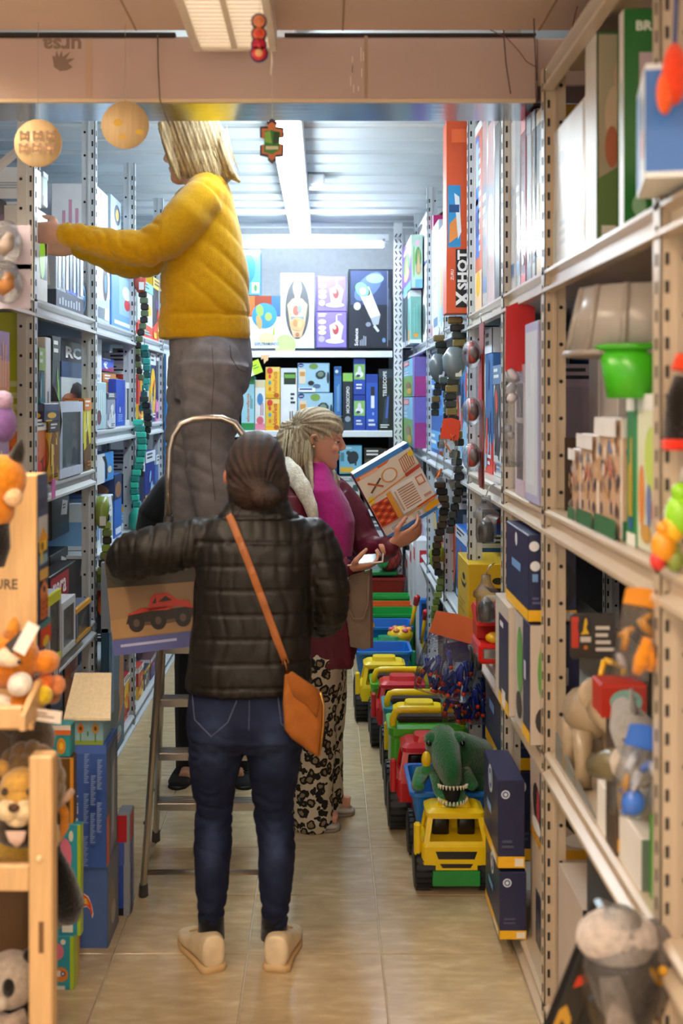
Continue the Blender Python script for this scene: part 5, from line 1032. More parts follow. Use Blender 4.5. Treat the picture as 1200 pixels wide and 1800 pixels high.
# green plush dinosaur in the first truck bed
def plush_dino():
    cx, d = .452, 3.85; G, G2 = '#1f5a30', '#2f7a44'
    t = thing('dinosaur_plush', 'green plush dinosaur with open mouth sitting in the blue truck bed', 'plush toy', (cx, d + .3, .135))
    m = MB(); c = Vector((cx - .02, d + .19, .405))
    m.tube([c + Vector((.13, .20, -.12)), c + Vector((.11, .17, -.05)), c + Vector((.05, .09, .005)), c + Vector((0, .02, .03))], [(.09, .09), (.10, .09), (.08, .07), (.065, .06)], G, 'plush', 14)
    m.ell(c + Vector((.08, .16, -.15)), (.11, .12, .12), G, 'plush'); m.build('body', t)
    m = MB(); m.tube([c + Vector((-.01, .07, .04)), c + Vector((-.008, .03, .05)), c + Vector((0, -.03, .03)), c + Vector((.008, -.09, .0)), c + Vector((.014, -.135, -.025)), c + Vector((.016, -.152, -.035))], [(.05, .04), (.075, .06), (.074, .055), (.066, .042), (.056, .03), (.03, .016)], G, 'plush', 20)
    for s in (-1, 1): m.ell(c + Vector((s * .045, .005, .075)), (.03, .04, .026), G, 'plush'); m.ell(c + Vector((.014 + s * .02, -.125, -.03)), (.012, .012, .01), G, 'plush', 8, 6)
    m.build('head', t)
    m = MB(); m.tube([c + Vector((.0, .02, -.03)), c + Vector((.01, -.06, -.088)), c + Vector((.018, -.12, -.108)), c + Vector((.02, -.15, -.106))], [(.06, .02), (.054, .016), (.044, .012), (.02, .006)], G2, 'plush', 16); m.build('jaw', t)
    m = MB(); m.tube([c + Vector((.006, -.04, -.055)), c + Vector((.014, -.115, -.080)), c + Vector((.017, -.145, -.082))], [(.05, .030), (.050, .028), (.036, .014)], '#0c0707', 'matte', 14); m.build('mouth', t)
    for s in (-1, 1):
        m = MB(); m.ell(c + Vector((s * .060, -.030, .070)), (.010, .010, .010), '#0d0d0d', 'gloss', 10, 6); m.build('eye', t)
        m = MB(); m.tube([c + Vector((s * .075, .05, -.06)), c + Vector((s * .10, -.0, -.09)), c + Vector((s * .09, -.04, -.08))], [.03, .022, .014], G2, 'plush', 10); m.build('arm', t)
    for k, (sx, z0, z1) in enumerate(((1, -.043, -.085), (-1, -.099, -.095))):
        m = MB()
        for i in range(11):
            a = -1.25 + 2.5 * i / 10; p = c + Vector((.015 + .052 * math.sin(a), -.108 - .044 * math.cos(a), z0 - (.010 if k else -.002) * math.cos(a)))
            m.tube([p, p + Vector((0, -.002, -.014 if k == 0 else .014))], [.0052, .0018], '#e6dfc8', 'plastic', 6)
        m.build('teeth', t, kind='stuff')
    m = MB(); m.tube([c + Vector((.1, .2, -.2)), c + Vector((.13, .26, -.16)), c + Vector((.12, .30, -.1))], [.07, .04, .015], G, 'plush', 12); m.build('tail', t)
plush_dino()
m = MB(); q = P(749, 1385, 4.0); m.ell((q.x, q.y, .42), (.018, .018, .03), '#e0b818', 'plastic'); m.ell((q.x, q.y, .385), (.022, .022, .02), '#2f7a44', 'plush'); m.build('small_plush', label='tiny yellow and green plush beside the dinosaur head', cat='plush toy')
# bag of foam darts
def darts(w, h, t):
    r = random.Random(5); out = []
    for i in range(30):
        m = MB(); m.nm = 'foam_dart'; x = r.uniform(-.4, .4) * w; z = -h * r.uniform(.42, .84); a = r.uniform(-.5, .5); v = Vector((math.sin(a), r.uniform(-.2, .2), -math.cos(a))) * .075; p = Vector((x, r.uniform(-.22, .22) * t, z)); 
        e = p + v; e.x = max(-.45 * w, min(.45 * w, e.x)); e.z = max(e.z, -h * .97)
        m.tube([p, p + (e - p) * .8], .0085, r.choice(['#1f2f9a', '#24389e', '#182a80']), 'plastic', 8); m.tube([p + (e - p) * .8, e], [.009, .0085], '#d8401c', 'plastic', 8); out.append(m)
    return out
c = P(806, 1082, 4.45); bag(Vector((.545, 4.45, c.z)), .235, .33, .08, 'clear bag of blue foam darts with an orange header hanging over the toy trucks', '#d86a3a', '#fff', darts, rot=(0, math.radians(16), 0), hh=.30)
c = P(822, 1120, 4.7); bag(Vector((.575, 4.62, c.z)), .2, .34, .06, 'second bag of dark blue foam darts behind the first bag', '#2a2c60', '#fff', darts, hh=.25)

# ---------------------------------------------------------------- step ladder
def ladder():
    t = thing('step_ladder', 'aluminium step ladder with a hoop handle under the person in yellow', 'ladder', (-.40, 4.1, 0)); AL = '#b9b3aa'
    F0 = [P(252, 1572, 3.85), P(478, 1572, 3.85)]; F1 = [P(296, 925, 3.85), P(434, 925, 3.85)]; R0 = [P(274, 1477, 4.33), P(468, 1477, 4.33)]; R1 = [P(290, 1020, 4.14), P(440, 1020, 4.14)]
    for i in (0, 1):
        for a, b in ((F0[i], F1[i]), (R0[i], R1[i])):
            a = Vector(a); a.z = .03; m = MB(); m.tube([a, b], [(.012, .02)] * 2, AL, 'metal', 8, smooth=False); st = m.build('stile', t)
            m = MB(); f = Vector((a.x, a.y, 0)); m.tube([f, f + Vector((0, 0, .045))], [(.017, .024), (.015, .022)], '#3c3a38', 'rubber', 8, smooth=False); m.build('foot_cap', st)
            m = MB()
            for q in (.18, .42, .66): p = a.lerp(b, q); m.cyl(p + Vector((-.015 if i == 0 else .015, 0, 0)), p + Vector((-.012 if i == 0 else .012, 0, 0)), .006, .006, '#5a5650', 'metal', 8)
            m.build('rivet', st, kind='stuff')
    for k, z in enumerate((.185, .385, .595, .80)):
        q = z / 1.03; a, b = R0[0].lerp(R1[0], q), R0[1].lerp(R1[1], q); m = MB()
        m.box(a.x + .008, b.x - .008, a.y - .075, a.y + .005, z - .028, z, AL, 'metal', .003)
        for g in range(4): m.box(a.x + .01, b.x - .01, a.y - .068 + g * .018, a.y - .06 + g * .018, z, z + .002, '#8d8880', 'metal')
        m.build('step', t)
    m = MB(); m.box(R1[0].x - .02, R1[1].x + .02, 3.98, 4.24, .985, 1.008, '#2f2f30', 'plastic', .006); m.build('platform', t)
    m = MB(); m.cyl(Vector(F0[0]).lerp(F1[0], .06), Vector(F0[1]).lerp(F1[1], .06), .009, .009, AL, 'metal', 10); m.build('cross_bar', t)
    d = 3.85; pts = [P(295, 925, 3.85), P(296, 830, d), P(298, 790, d), P(304, 765, d), P(318, 745, d), P(340, 736, d), P(365, 734, d), P(390, 735, d), P(412, 744, d), P(427, 764, d), P(433, 790, d), P(434, 830, d), P(434, 925, 3.85)]
    m = MB(); m.tube(pts, .0125, '#c0b6aa', 'metal', 12); m.build('hoop_handle', t)
    for i in (0, 1):
        m = MB(); m.cyl(F1[i] + Vector((0, 0, -.02)), F1[i] + Vector((0, 0, .035)), .019, .017, '#2a2826', 'rubber', 12); m.build('joint_sleeve', t)
ladder()

# ---------------------------------------------------------------- jointed toy snakes and crocodiles hanging on the racks
def toy_snake(x, d, zt, h, label, cols, head=None, name='toy_snake', cat='toy snake', w=.022, bend=.02):
    t = thing(name, label, cat, (x, d, zt - h)); n = max(6, int(h / .032)); m = MB()
    for i in range(n):
        z1 = zt - h * i / n; z0 = zt - h * (i + .97) / n; o = bend * math.sin(i * .45); q = w * (1 - .35 * i / n)
        m.box(x + o - q, x + o + q, d - .012, d + .012, z0, z1, cols[i % len(cols)], 'plastic', .005)
    m.tube([(x + bend * math.sin(i * .45), d, zt - h * i / n) for i in range(n)], .005, '#1c1f20', 'plastic', 6); m.build('body', t)
    if head:
        hz = head[0]; m = MB(); m.tube([(x, d, hz + .06), (x - .004, d - .012, hz + .02), (x - .006, d - .02, hz - .03), (x, d - .012, hz - .07)], [(w * 1.0, w * .9), (w * 1.7, w * 1.3), (w * 1.5, w * 1.1), (w * .7, w * .6)], head[1], 'plastic', 10); m.build('head', t)
        m = MB(); m.box(x - .004, x + .022, d - .045, d - .042, hz - .06, hz - .02, '#e8e6e0'); m.build('tag', t)
    m = MB(); m.tube([(x, d, zt), (x + .004, d, zt + .03), (x, d, zt + .04)], .002, '#b8bcc0', 'metal', 6); m.build('hook', t); return t
xl = XL + .035
toy_snake(xl, 5.86, 2.30, .50, 'brown and teal jointed toy snake hanging at the top of the third left post', ['#5a6a4a', '#2a2420'], (2.33, '#b04a38'))
toy_snake(xl + .01, 5.90, 1.99, .35, 'teal jointed toy snake hanging below the brown one', ['#2f8a8a', '#245a60', '#3aa8a0'], bend=.015)
toy_snake(xl + .02, 5.84, 1.72, .42, 'black jointed toy snake hanging in front of the red toys on the left', ['#2a3430', '#14181a'])
toy_snake(xl - .005, 5.80, 1.60, .68, 'turquoise jointed toy crocodile hanging left of the ladder hoop', ['#3ac0a8', '#2a8a80'], (1.08, '#2f9a88'), 'toy_crocodile', 'toy crocodile', .026)
toy_snake(XL + .03, 4.87, 1.24, .33, 'olive jointed toy snake hanging above the silver headed pack', ['#6a7a34', '#2a2418', '#8aa040'], (1.22, '#7a8a3c'))
xr = XR - .035
toy_snake(xr, 5.55, 2.02, .40, 'grey headed jointed toy snake further down the aisle on the middle right shelf', ['#6a5a34', '#1c2420', '#2a302c'], (1.86, '#5a6468'), w=.028)
toy_snake(xr, 5.30, 1.81, .34, 'black jointed toy snake tail hanging before the bright blue playset', ['#4a5450', '#161a1c'], w=.025)
toy_snake(xr, 4.86, 2.06, .56, 'grey headed jointed toy snake hanging beside the orange blaster pack', ['#7a6a3c', '#1e2422', '#333a36'], (1.86, '#6a7478'), w=.032)
toy_snake(xr, 4.88, 1.48, .36, 'dark jointed toy crocodile behind the small orange pack on the right', ['#3a3f40', '#22262a'], w=.024, name='toy_crocodile', cat='toy crocodile')
toy_snake(xr, 5.5, 1.30, .46, 'brown jointed toy snake low on the right beside the sky blue carton', ['#3a2a1c', '#15110d', '#4a3a24'], w=.028)
toy_snake(xr, 5.6, .98, .40, 'olive jointed toy crocodile low on the right above the trucks', ['#5f6f34', '#7a8a44'], (.92, '#8aa030'), 'toy_crocodile', 'toy crocodile', .024)
c = P(806, 735, 4.80); bag(Vector((XR - .055, 4.80, c.z)), .085, .26, .03, 'small orange and red toy pack hanging beside the grey headed snake', '#d8401c', '#fff', blobs(['#d85a20', '#b83018', '#e8762c'], 6, 8), rot=(0, math.radians(8), 0), hh=.35)
# clear jars with handles hanging by the narrow unit, red truck toy
for z, l, px in ((1.372, 'upper', 869), (1.10, 'lower', 872)):
    c = P(px, 0, 3.86); cz = z; t = thing('clear_jar', 'clear plastic domed toy capsule hanging on the right, %s of the two' % l, 'toy capsule', (c.x, 3.86, cz - .16)); m = MB(); cc = Vector((XR - .045, 3.86, cz - .16))
    m.lathe([(.032, 0), (.036, .02), (.036, .08), (.045, .085), (.045, .10), (.03, .115), (.018, .135), (.016, .16)], cc, '#fff', 'clear', 18); m.build('dome', t)
    m = MB(); m.lathe([(.026, .004), (.028, .05), (.02, .07)], cc, '#5a5a60', 'gloss', 12); m.ell(cc + Vector((0, 0, .06)), (.02, .02, .025), '#9a9aa2', 'gloss', 10, 6); m.build('toy', t)
    m = MB(); m.tube([cc + Vector((0, 0, .16)), cc + Vector((.01, 0, .19)), cc + Vector((.03, 0, .20))], .002, '#c8c8cc', 'metal', 6); m.build('hook', t)
t = thing('toy_fire_truck', 'small red toy truck jutting from the low right shelf', 'toy truck', (XR + .0, 3.86, .752)); x, y, z = XR - .015, 3.90, .752
m = MB(); m.box(x - .05, x + .06, y, y + .20, z + .03, z + .10, '#c8201e', 'plastic', .01); m.loft([rrect(x + .005, .055, y + .02, y + .16, z + .16, .015), rrect(x + .005, .058, y + .01, y + .2, z + .20, .015), rrect(x + .005, .052, y + .02, y + .19, z + .215, .015)], '#d4282a', 'plastic', False); m.box(x - .045, x + .055, y + .08, y + .2, z + .1, z + .16, '#a01c1c', 'plastic', .004); m.build('body', t)
m = MB(); m.box(x - .035, x + .045, y - .006, y, z + .05, z + .085, '#d0d4d8', 'metal', .003); m.ell((x + .005, y + .02, z + .12), (.03, .02, .02), '#e8b820', 'plastic', 10, 6); m.build('grille', t)
for s in (-1, 1):
    for yy in (.04, .16):
        m = MB(); m.lathe([(.012, -.01), (.03, -.01), (.03, .01), (.012, .01)], (x + .005 + s * .052, y + yy, z + .031), '#1b1b1d', 'rubber', 16, 'X'); m.build('wheel', t)
m = MB(); m.box(XR - .02, XR + .0, 3.72, 3.80, .752, .95, '#7a5a20', 'card', .003); m.build('card_flap', label='brown card flap standing before the small red toy truck', cat='card')
# ---------------------------------------------------------------- people
def organic(mb, name, parent, mt, voxel=.008, smooth=4, disp=None, colf=None, col='#888', decimate=None, label=None):
    """union of overlapping closed lofts made into one continuous surface"""
    o = np.array(parent['_o']) if parent is not None else np.zeros(3)
    me = bpy.data.meshes.new('tmp'); me.from_pydata(mb.v, [], mb.f); ob = bpy.data.objects.new('tmp', me); COL.objects.link(ob)
    r = ob.modifiers.new('r', 'REMESH'); r.mode = 'VOXEL'; r.voxel_size = voxel
    s = ob.modifiers.new('s', 'SMOOTH'); s.factor = .5; s.iterations = smooth
    dg = bpy.context.evaluated_depsgraph_get(); dg.update(); e = ob.evaluated_get(dg); m2 = e.to_mesh(); n = len(m2.vertices)
    co = np.empty(n * 3); m2.vertices.foreach_get('co', co); co = co.reshape(-1, 3); no = np.empty(n * 3); m2.vertices.foreach_get('normal', no); no = no.reshape(-1, 3)
    fs = [tuple(p.vertices) for p in m2.polygons]; e.to_mesh_clear(); bpy.data.objects.remove(ob); bpy.data.meshes.remove(me)
    if disp is not None: co = co + no * disp(co, no)[:, None]
    out = bpy.data.meshes.new(name); out.from_pydata((co - o).tolist(), [], fs); out.materials.append(MATS[mt]); out.polygons.foreach_set('use_smooth', [True] * len(fs))
    a = out.color_attributes.new('Col', 'FLOAT_COLOR', 'POINT'); cc = np.ones((n, 4), dtype=np.float32)
    cc[:, :3] = colf(co, no) if colf is not None else np.array(lin(col)); a.data.foreach_set('color', cc.ravel()); out.update()
    b = bpy.data.objects.new(name, out); COL.objects.link(b); b['_o'] = [float(x) for x in o]
    if parent is not None: b.parent = parent
    return tag(b, label)
def wave(co, k, seed, n=6):
    r = np.random.RandomState(seed); v = np.zeros(len(co))
    for _ in range(n):
        d = r.normal(size=3); d /= np.linalg.norm(d); v += np.sin(co @ d * k * r.uniform(.6, 1.5) + r.uniform(0, 6.28))
    return v / n
def folds(co, dirv, pitch, seed, jit=.6):
    """sharp creases across dirv: 0 flat .. 1 crease"""
    d = np.array(dirv, float); d /= np.linalg.norm(d); r = np.random.RandomState(seed); v = np.zeros(len(co)); n = 7
    for _ in range(n):
        e = d + r.normal(size=3) * .28; e /= np.linalg.norm(e); v += np.sin(co @ e * (6.283 / pitch) * r.uniform(.45, 1.25) + r.uniform(0, 6.28) + 1.2 * wave(co, 11, seed + _, 3))
    return np.clip(1 - np.abs(v / n) * 3.2, 0, 1)
def surf(ob):
    from mathutils.bvhtree import BVHTree
    o = Vector(ob['_o']); me = ob.data; b = BVHTree.FromPolygons([v.co + o for v in me.vertices], [tuple(p.vertices) for p in me.polygons])
    def hit(px, py, off=.001):
        v = (P(px, py, 1.0) - Vector((0, 0, H))).normalized(); h = b.ray_cast(Vector((0, 0, H)), v); return h[0] - v * off if h[0] is not None else None
    return hit
def seam(m, ob, pts, r, col, off=.0006, n=6):
    h = surf(ob); q = []
    for (a, b), (c, d) in zip(pts[:-1], pts[1:]):
        for k in range(n): q.append(h(a + (c - a) * k / n, b + (d - b) * k / n, off))
    q.append(h(*pts[-1], off)); q = [p for p in q if p is not None]
    if len(q) > 2: m.tube(q, r, col, 'cloth', 5)
class Fig:
    def __init__(s, d): s.d = d; s.k = F / d
    def __call__(s, px, py, dy=0.0): return P(px, py, s.d + dy)
    def r(s, px): return px / s.k
    def limb(s, m, pts, n=16, k=1.0):
        """pts: (px, py, dy, radius px[, depth radius px])"""
        P_ = [s(*p[:3]) for p in pts]; R = [((p[3] * k) / s.k, (p[4] if len(p) > 4 else p[3]) * k / s.k) for p in pts]
        r0 = rings_along(P_, [(a, b) for a, b in R], n); m.loft(r0, '#888')
        for i in (0, -1): m.ell(P_[i], min(R[i]) * .97, '#888', n=12, m=8)
    def torso(s, m, rings, n=28, ex=.8, k=1.0):
        """rings: (py, x left, x right, half depth m, y centre m)"""
        out = []
        for py, a, b, h, yc in rings:
            c = s((a + b) / 2, py, yc); w = (b - a) / 2 / s.k * k; h *= k
            out.append([c + Vector((w * math.copysign(abs(math.cos(t)) ** ex, math.cos(t)), h * math.copysign(abs(math.sin(t)) ** ex, math.sin(t)), 0)) for t in [2 * math.pi * i / n for i in range(n)]])
        m.loft(out, '#888')
def head_parts(m, M, sc=1.0, neck=True):
    """head shape, local x forward, y left, z up, chin at z=0; M places it"""
    prof = [(-.004, .070, .045, .014), (.006, .088, .028, .028), (.018, .092, .008, .040), (.034, .087, -.02, .050), (.046, .090, -.04, .055), (.056, .091, -.05, .058), (.068, .088, -.062, .062), (.085, .086, -.076, .066), (.102, .084, -.088, .069), (.116, .079, -.095, .071), (.128, .083, -.099, .073), (.142, .092, -.102, .074), (.165, .091, -.103, .074), (.188, .082, -.098, .070), (.206, .064, -.082, .058), (.219, .034, -.05, .036), (.226, .004, -.018, .012)]
    n = 28; rings = []
    for z, f, b, w in prof:
        c, a = (f + b) / 2, (f - b) / 2
        rings.append([M @ (Vector((c + a * math.copysign(abs(math.cos(t)) ** .9, math.cos(t)), w * math.copysign(abs(math.sin(t)) ** .9, math.sin(t)), z)) * sc) for t in [2 * math.pi * i / n for i in range(n)]])
    m.loft(rings, '#888')
    L = lambda x, y, z: M @ (Vector((x, y, z)) * sc)
    m.tube([L(.082, 0, .132), L(.095, 0, .112), L(.1065, 0, .094), L(.102, 0, .084)], [.009 * sc, .0105 * sc, .0115 * sc, .008 * sc], '#888', n=10)
    for s in (-1, 1):
        m.ell(L(.097, s * .012, .086), .0095 * sc, '#888', n=8, m=6); m.ell(L(.083, s * .03, .133), (.014 * sc, .014 * sc, .006 * sc), '#888', n=8, m=6)
        m.ell(L(.074, s * .035, .085), (.018 * sc, .018 * sc, .018 * sc), '#888', n=10, m=6)
        m.tube([L(-.012, s * .074, .088), L(-.020, s * .081, .105), L(-.018, s * .083, .122), L(-.004, s * .078, .126), L(.004, s * .073, .112)], [.006 * sc, .007 * sc, .0075 * sc, .006 * sc, .004 * sc], '#888', n=8)
    m.ell(L(.090, 0, .058), (.009 * sc, .020 * sc, .0052 * sc), '#888', n=10, m=6); m.ell(L(.088, 0, .047), (.009 * sc, .018 * sc, .0058 * sc), '#888', n=10, m=6)
    if neck: m.tube([L(.0, 0, .05), L(-.012, 0, -.01), L(-.02, 0, -.07), L(-.025, 0, -.12)], [.050 * sc, .050 * sc, .053 * sc, .066 * sc], '#888', n=16)
def frame(o, x, z):
    x = Vector(x).normalized(); z = Vector(z); y = z.cross(x).normalized(); z = x.cross(y).normalized(); M = Matrix((x, y, z)).transposed().to_4x4(); M.translation = o; return M
def hand_parts(m, w, d, n, s, curl=(.5, .6, .4), thumb=.5, sc=1.0, curls=None):
    """w wrist, d towards fingers, n palm side (fingers curl to it), s towards the thumb"""
    w = Vector(w); d = Vector(d).normalized(); s = Vector(s); s = (s - d * s.dot(d)).normalized(); n0 = d.cross(s).normalized(); n = n0 if n0.dot(Vector(n)) > 0 else -n0
    m.tube([w - d * .05 * sc, w], [(.026 * sc, .022 * sc)] * 2, '#888', n=12)
    m.loft([[w + d * a * sc + s * (b * math.cos(t)) * sc + n * (c * math.sin(t)) * sc for t in [2 * math.pi * i / 12 for i in range(12)]] for a, b, c in ((-.005, .026, .02), (.025, .036, .017), (.06, .042, .015), (.09, .040, .012), (.098, .034, .008))], '#888')
    for i, (o, ln, r) in enumerate(((.030, .072, .0088), (.010, .080, .0092), (-.011, .074, .0088), (-.030, .058, .0078))):
        cu = curls[i] if curls else curl; p = w + d * .088 * sc + s * o * sc; a = 0; pts = [p - d * .02 * sc, p]
        for k, q in enumerate((.45, .32, .23)):
            a += cu[k]; p = p + (d * math.cos(a) + n * math.sin(a) + s * o * 1.2 * math.cos(a)) * ln * q * 1.1 * sc; pts.append(p)
        m.tube(pts, [r * sc, r * sc, r * .95 * sc, r * .88 * sc, r * .72 * sc], '#888', n=8); m.ell(pts[-1], r * .72 * sc, '#888', n=8, m=6)
    p = w + d * .025 * sc + s * .03 * sc; v = (d * .75 + s * .75 + n * thumb).normalized(); v2 = (d * 1.0 + s * .25 + n * (thumb + .1)).normalized(); pts = [p - s * .015 * sc, p + v * .035 * sc, p + v * .035 * sc + v2 * .032 * sc, p + v * .035 * sc + v2 * .057 * sc]
    m.tube(pts, [.014 * sc, .0115 * sc, .0105 * sc, .008 * sc], '#888', n=8); m.ell(pts[-1], .008 * sc, '#888', n=8, m=6)
def shoe(name, parent, heel, toe, h, col, sole, w=.045, mt='leather', ankle=True, label=None):
    heel, toe = Vector(heel), Vector(toe); d = (toe - heel); L = d.length; d.normalize(); s = Vector((0, 0, 1)).cross(d).normalized(); up = Vector((0, 0, 1))
    def ring(a, w_, z0, z1, ex=.75):
        c = heel + d * a * L; return [c + s * w_ * math.copysign(abs(math.cos(t)) ** ex, math.cos(t)) + up * ((z0 + z1) / 2 + (z1 - z0) / 2 * math.copysign(abs(math.sin(t)) ** ex, math.sin(t))) for t in [2 * math.pi * i / 20 for i in range(20)]]
    m = MB(); m.loft([ring(-.01, w * .5, .02, h * .75), ring(.02, w * .72, .014, h), ring(.12, w * .8, .012, h * 1.02), ring(.3, w * .82, .012, h * .92), ring(.45, w * .92, .012, h * .78), ring(.65, w * 1.04, .012, h * .56), ring(.82, w * .98, .012, h * .46), ring(.94, w * .74, .012, h * .38), ring(1.0, w * .4, .014, h * .26)], '#888')
    ob = organic(m, name, parent, mt, .005, 2, None, None, col, label=label)
    m = MB(); m.loft([ring(-.02, w * .55, .0, .024, .6), ring(.03, w * .84, 0, .026, .6), ring(.3, w * .84, 0, .022, .6), ring(.65, w * 1.08, 0, .018, .6), ring(.9, w * .86, .0, .018, .6), ring(1.015, w * .42, .006, .02, .6)], sole, 'rubber'); m.build('sole', ob)
    m = MB()
    for k in range(4):
        c = heel + d * L * (.42 + .07 * k) + up * (h * (.84 - .085 * k)); m.tube([c - s * w * .5, c + up * .006, c + s * w * .5], .0035, sole, 'cloth', 6)
    m.build('laces', ob); return ob
def hair_strands(parent, name, curves, r, col, n=6, mt='hair'):
    m = MB()
    for c in curves: m.tube(c, [r * .6] + [r] * (len(c) - 2) + [r * .3], col, mt, n)
    return m.build(name, parent, kind='stuff')

# ---- person with dark hair, back to the camera
def dark_person():
    f = Fig(3.42); t0 = f(440, 1690); t0.z = 0
    body = MB()
    hc = f(449, 893); hM = frame(hc + Vector((0, -.005, .0)), (-.25, 1, -.12), (0, .12, 1)); head_parts(body, hM, .93)
    armL = [(352, 948, .0, 42, 44), (305, 962, .0, 44, 46), (262, 970, .01, 44, 46), (232, 976, .03, 42, 42), (222, 985, .10, 38, 38), (234, 990, .20, 33, 33), (246, 992, .29, 28, 28)]
    armR = [(548, 948, .0, 40, 44), (566, 985, -.01, 40, 42), (578, 1030, -.01, 38, 40), (580, 1070, .02, 36, 38), (572, 1090, .10, 33, 34), (560, 1096, .22, 28, 28)]
    legL = [(384, 1262, 0, 54, 66), (378, 1320, .0, 50, 58), (376, 1385, .015, 40, 46), (375, 1430, .02, 33, 38), (374, 1490, .0, 34, 39), (372, 1560, -.01, 29, 32), (371, 1622, -.012, 23, 26)]
    legR = [(486, 1262, 0, 54, 66), (482, 1320, .0, 50, 58), (480, 1385, .015, 41, 47), (481, 1430, .02, 36, 40), (486, 1490, .0, 34, 39), (484, 1560, -.01, 29, 32), (482, 1622, -.012, 23, 26)]
    tor = [(1235, 340, 530, .10, 0), (1150, 350, 530, .11, 0), (1060, 355, 535, .105, 0), (960, 365, 545, .10, .0), (915, 390, 520, .075, .0), (893, 415, 488, .06, .0)]
    f.torso(body, tor, ex=.9)
    for q in (armL, armR, legL, legR): f.limb(body, q, 12, .72)
    wl, wr = f(250, 994, .34), f(556, 1098, .26); hand_parts(body, wl, (.15, 1, -.05), (1, 0, -.3), (0, .2, 1), (.5, .6, .4)); hand_parts(body, wr, (-.6, 1, .1), (0, .3, 1), (-1, -.3, 0))
    for q in ((371, 1640, -.01), (482, 1640, -.01)): a = f(*q); body.tube([a + Vector((0, 0, .03)), Vector((a.x, a.y, .05)), Vector((a.x, a.y + .10, .035))], [.034, .034, .028], '#888')
    sk = lambda co, no: np.tile(np.array(lin('#c08a6c')), (len(co), 1))
    p = organic(body, 'person', None, 'skin', .0065, 2, None, sk); o = np.array(t0)
    # move the origin to the base
    me = p.data; co = np.empty(len(me.vertices) * 3); me.vertices.foreach_get('co', co); me.vertices.foreach_set('co', (co.reshape(-1, 3) - o).ravel()); p.location = t0; p['_o'] = [float(x) for x in o]
    tag(p, 'person with dark tied hair seen from behind, in a black quilted jacket and jeans', 'person')
    # jacket with quilting
    m = MB()
    f.torso(m, [(1211, 336, 542, .128, 0), (1204, 327, 548, .142, 0), (1190, 326, 549, .145, 0), (1150, 330, 548, .143, 0), (1080, 340, 549, .138, 0), (1010, 344, 552, .134, 0), (960, 344, 560, .126, 0), (935, 350, 558, .11, 0), (912, 368, 540, .092, .0), (896, 392, 514, .078, .0), (880, 400, 506, .07, .0), (870, 400, 506, .066, .003), (866, 408, 500, .055, .003)], ex=.78)
    f.limb(m, armL, 18); f.limb(m, armR, 18)
    zs = 1 / f.k
    def quilt(co, no):
        z = co[:, 2]; x = co[:, 0]; pitch = 41 * zs; z0 = H - (905 - CY) * zs
        onb = (x > f(348, 0).x) & (x < f(556, 0).x)
        q = np.abs((((z - z0) / pitch + .06 * wave(co, 14, 3, 4)) % 1) - .5) * 2          # 1 at seam
        d = np.where(onb & (z < H - (885 - CY) * zs), -.008 * np.clip((q - .8) / .2, 0, 1) ** 1.4 + .0012 * (1 - q), 0)
        xl = f(372, 0).x; ql = np.abs(((co[:, 0] / (30 * zs) + .3 * wave(co, 18, 8, 4)) % 1) - .5) * 2
        left = x < f(345, 0).x; d = np.where(left, -.006 * np.clip((ql - .7) / .3, 0, 1) + .002, d)
        right = x > f(556, 0).x; qr = np.abs((((z - z0) / (36 * zs) + .4 * wave(co, 18, 5, 4)) % 1) - .5) * 2
        d = np.where(right, -.005 * np.clip((qr - .7) / .3, 0, 1), d)
        col_ = z > H - (884 - CY) * zs; qc = np.abs((((z) / (13 * zs)) % 1) - .5) * 2; d = np.where(col_ & onb, -.003 * np.clip((qc - .6) / .4, 0, 1), d)
        return d + .004 * wave(co, 40, 1) + .003 * wave(co, 85, 2) - .003 * folds(co, (1, 0, .2), .05, 77)
    jk = organic(m, 'jacket', p, 'puffer', .0065, 3, quilt, None, '#171310')
    # jeans
    m = MB(); f.torso(m, [(1195, 336, 538, .115, 0), (1225, 330, 544, .128, -.004), (1258, 328, 546, .14, -.012), (1290, 330, 543, .135, -.01), (1312, 334, 534, .10, -.0)], ex=.85)
    f.limb(m, legL, 18); f.limb(m, legR, 18)
    def jf(co, no):
        z = co[:, 2]; kn = np.exp(-((z - .44) / .10) ** 2); an = np.exp(-((z - .13) / .07) ** 2); th = np.exp(-((z - .66) / .05) ** 2)
        fo = folds(co, (.2, 0, 1), .06, 11, .8); return .003 * wave(co, 30, 4) - (.007 * kn + .008 * an + .006 * th + .001) * fo
    def jc(co, no):
        base = np.array(lin('#171e38')); li = np.array(lin('#43547c')); xs = co[:, 0]; z = co[:, 2]
        w = np.zeros(len(co))
        for cx, cz, rx, rz in ((f(380, 0).x, .70, .05, .09), (f(484, 0).x, .70, .05, .09), (f(374, 0).x, .36, .03, .08), (f(486, 0).x, .36, .03, .08)):
            w += .42 * np.exp(-((xs - cx) / rx) ** 2 - ((z - cz) / rz) ** 2)
        w += .12 * wave(co, 60, 9); w = np.clip(w, 0, .7)[:, None]; return base * (1 - w) + li * w
    je = organic(m, 'jeans', p, 'denim', .0065, 3, jf, jc)
    m = MB()
    for pts in ([(337, 1214), (342, 1265), (371, 1295), (400, 1270), (420, 1222)], [(488, 1222), (494, 1272), (515, 1290)]):
        seam(m, je, pts, .0015, '#5a6078')
    seam(m, je, [(438, 1216), (438, 1250), (437, 1284)], .0014, '#4a506c'); seam(m, je, [(337, 1214), (380, 1220), (420, 1222)], .0014, '#5a5f78')
    m.build('stitching', je, kind='stuff')
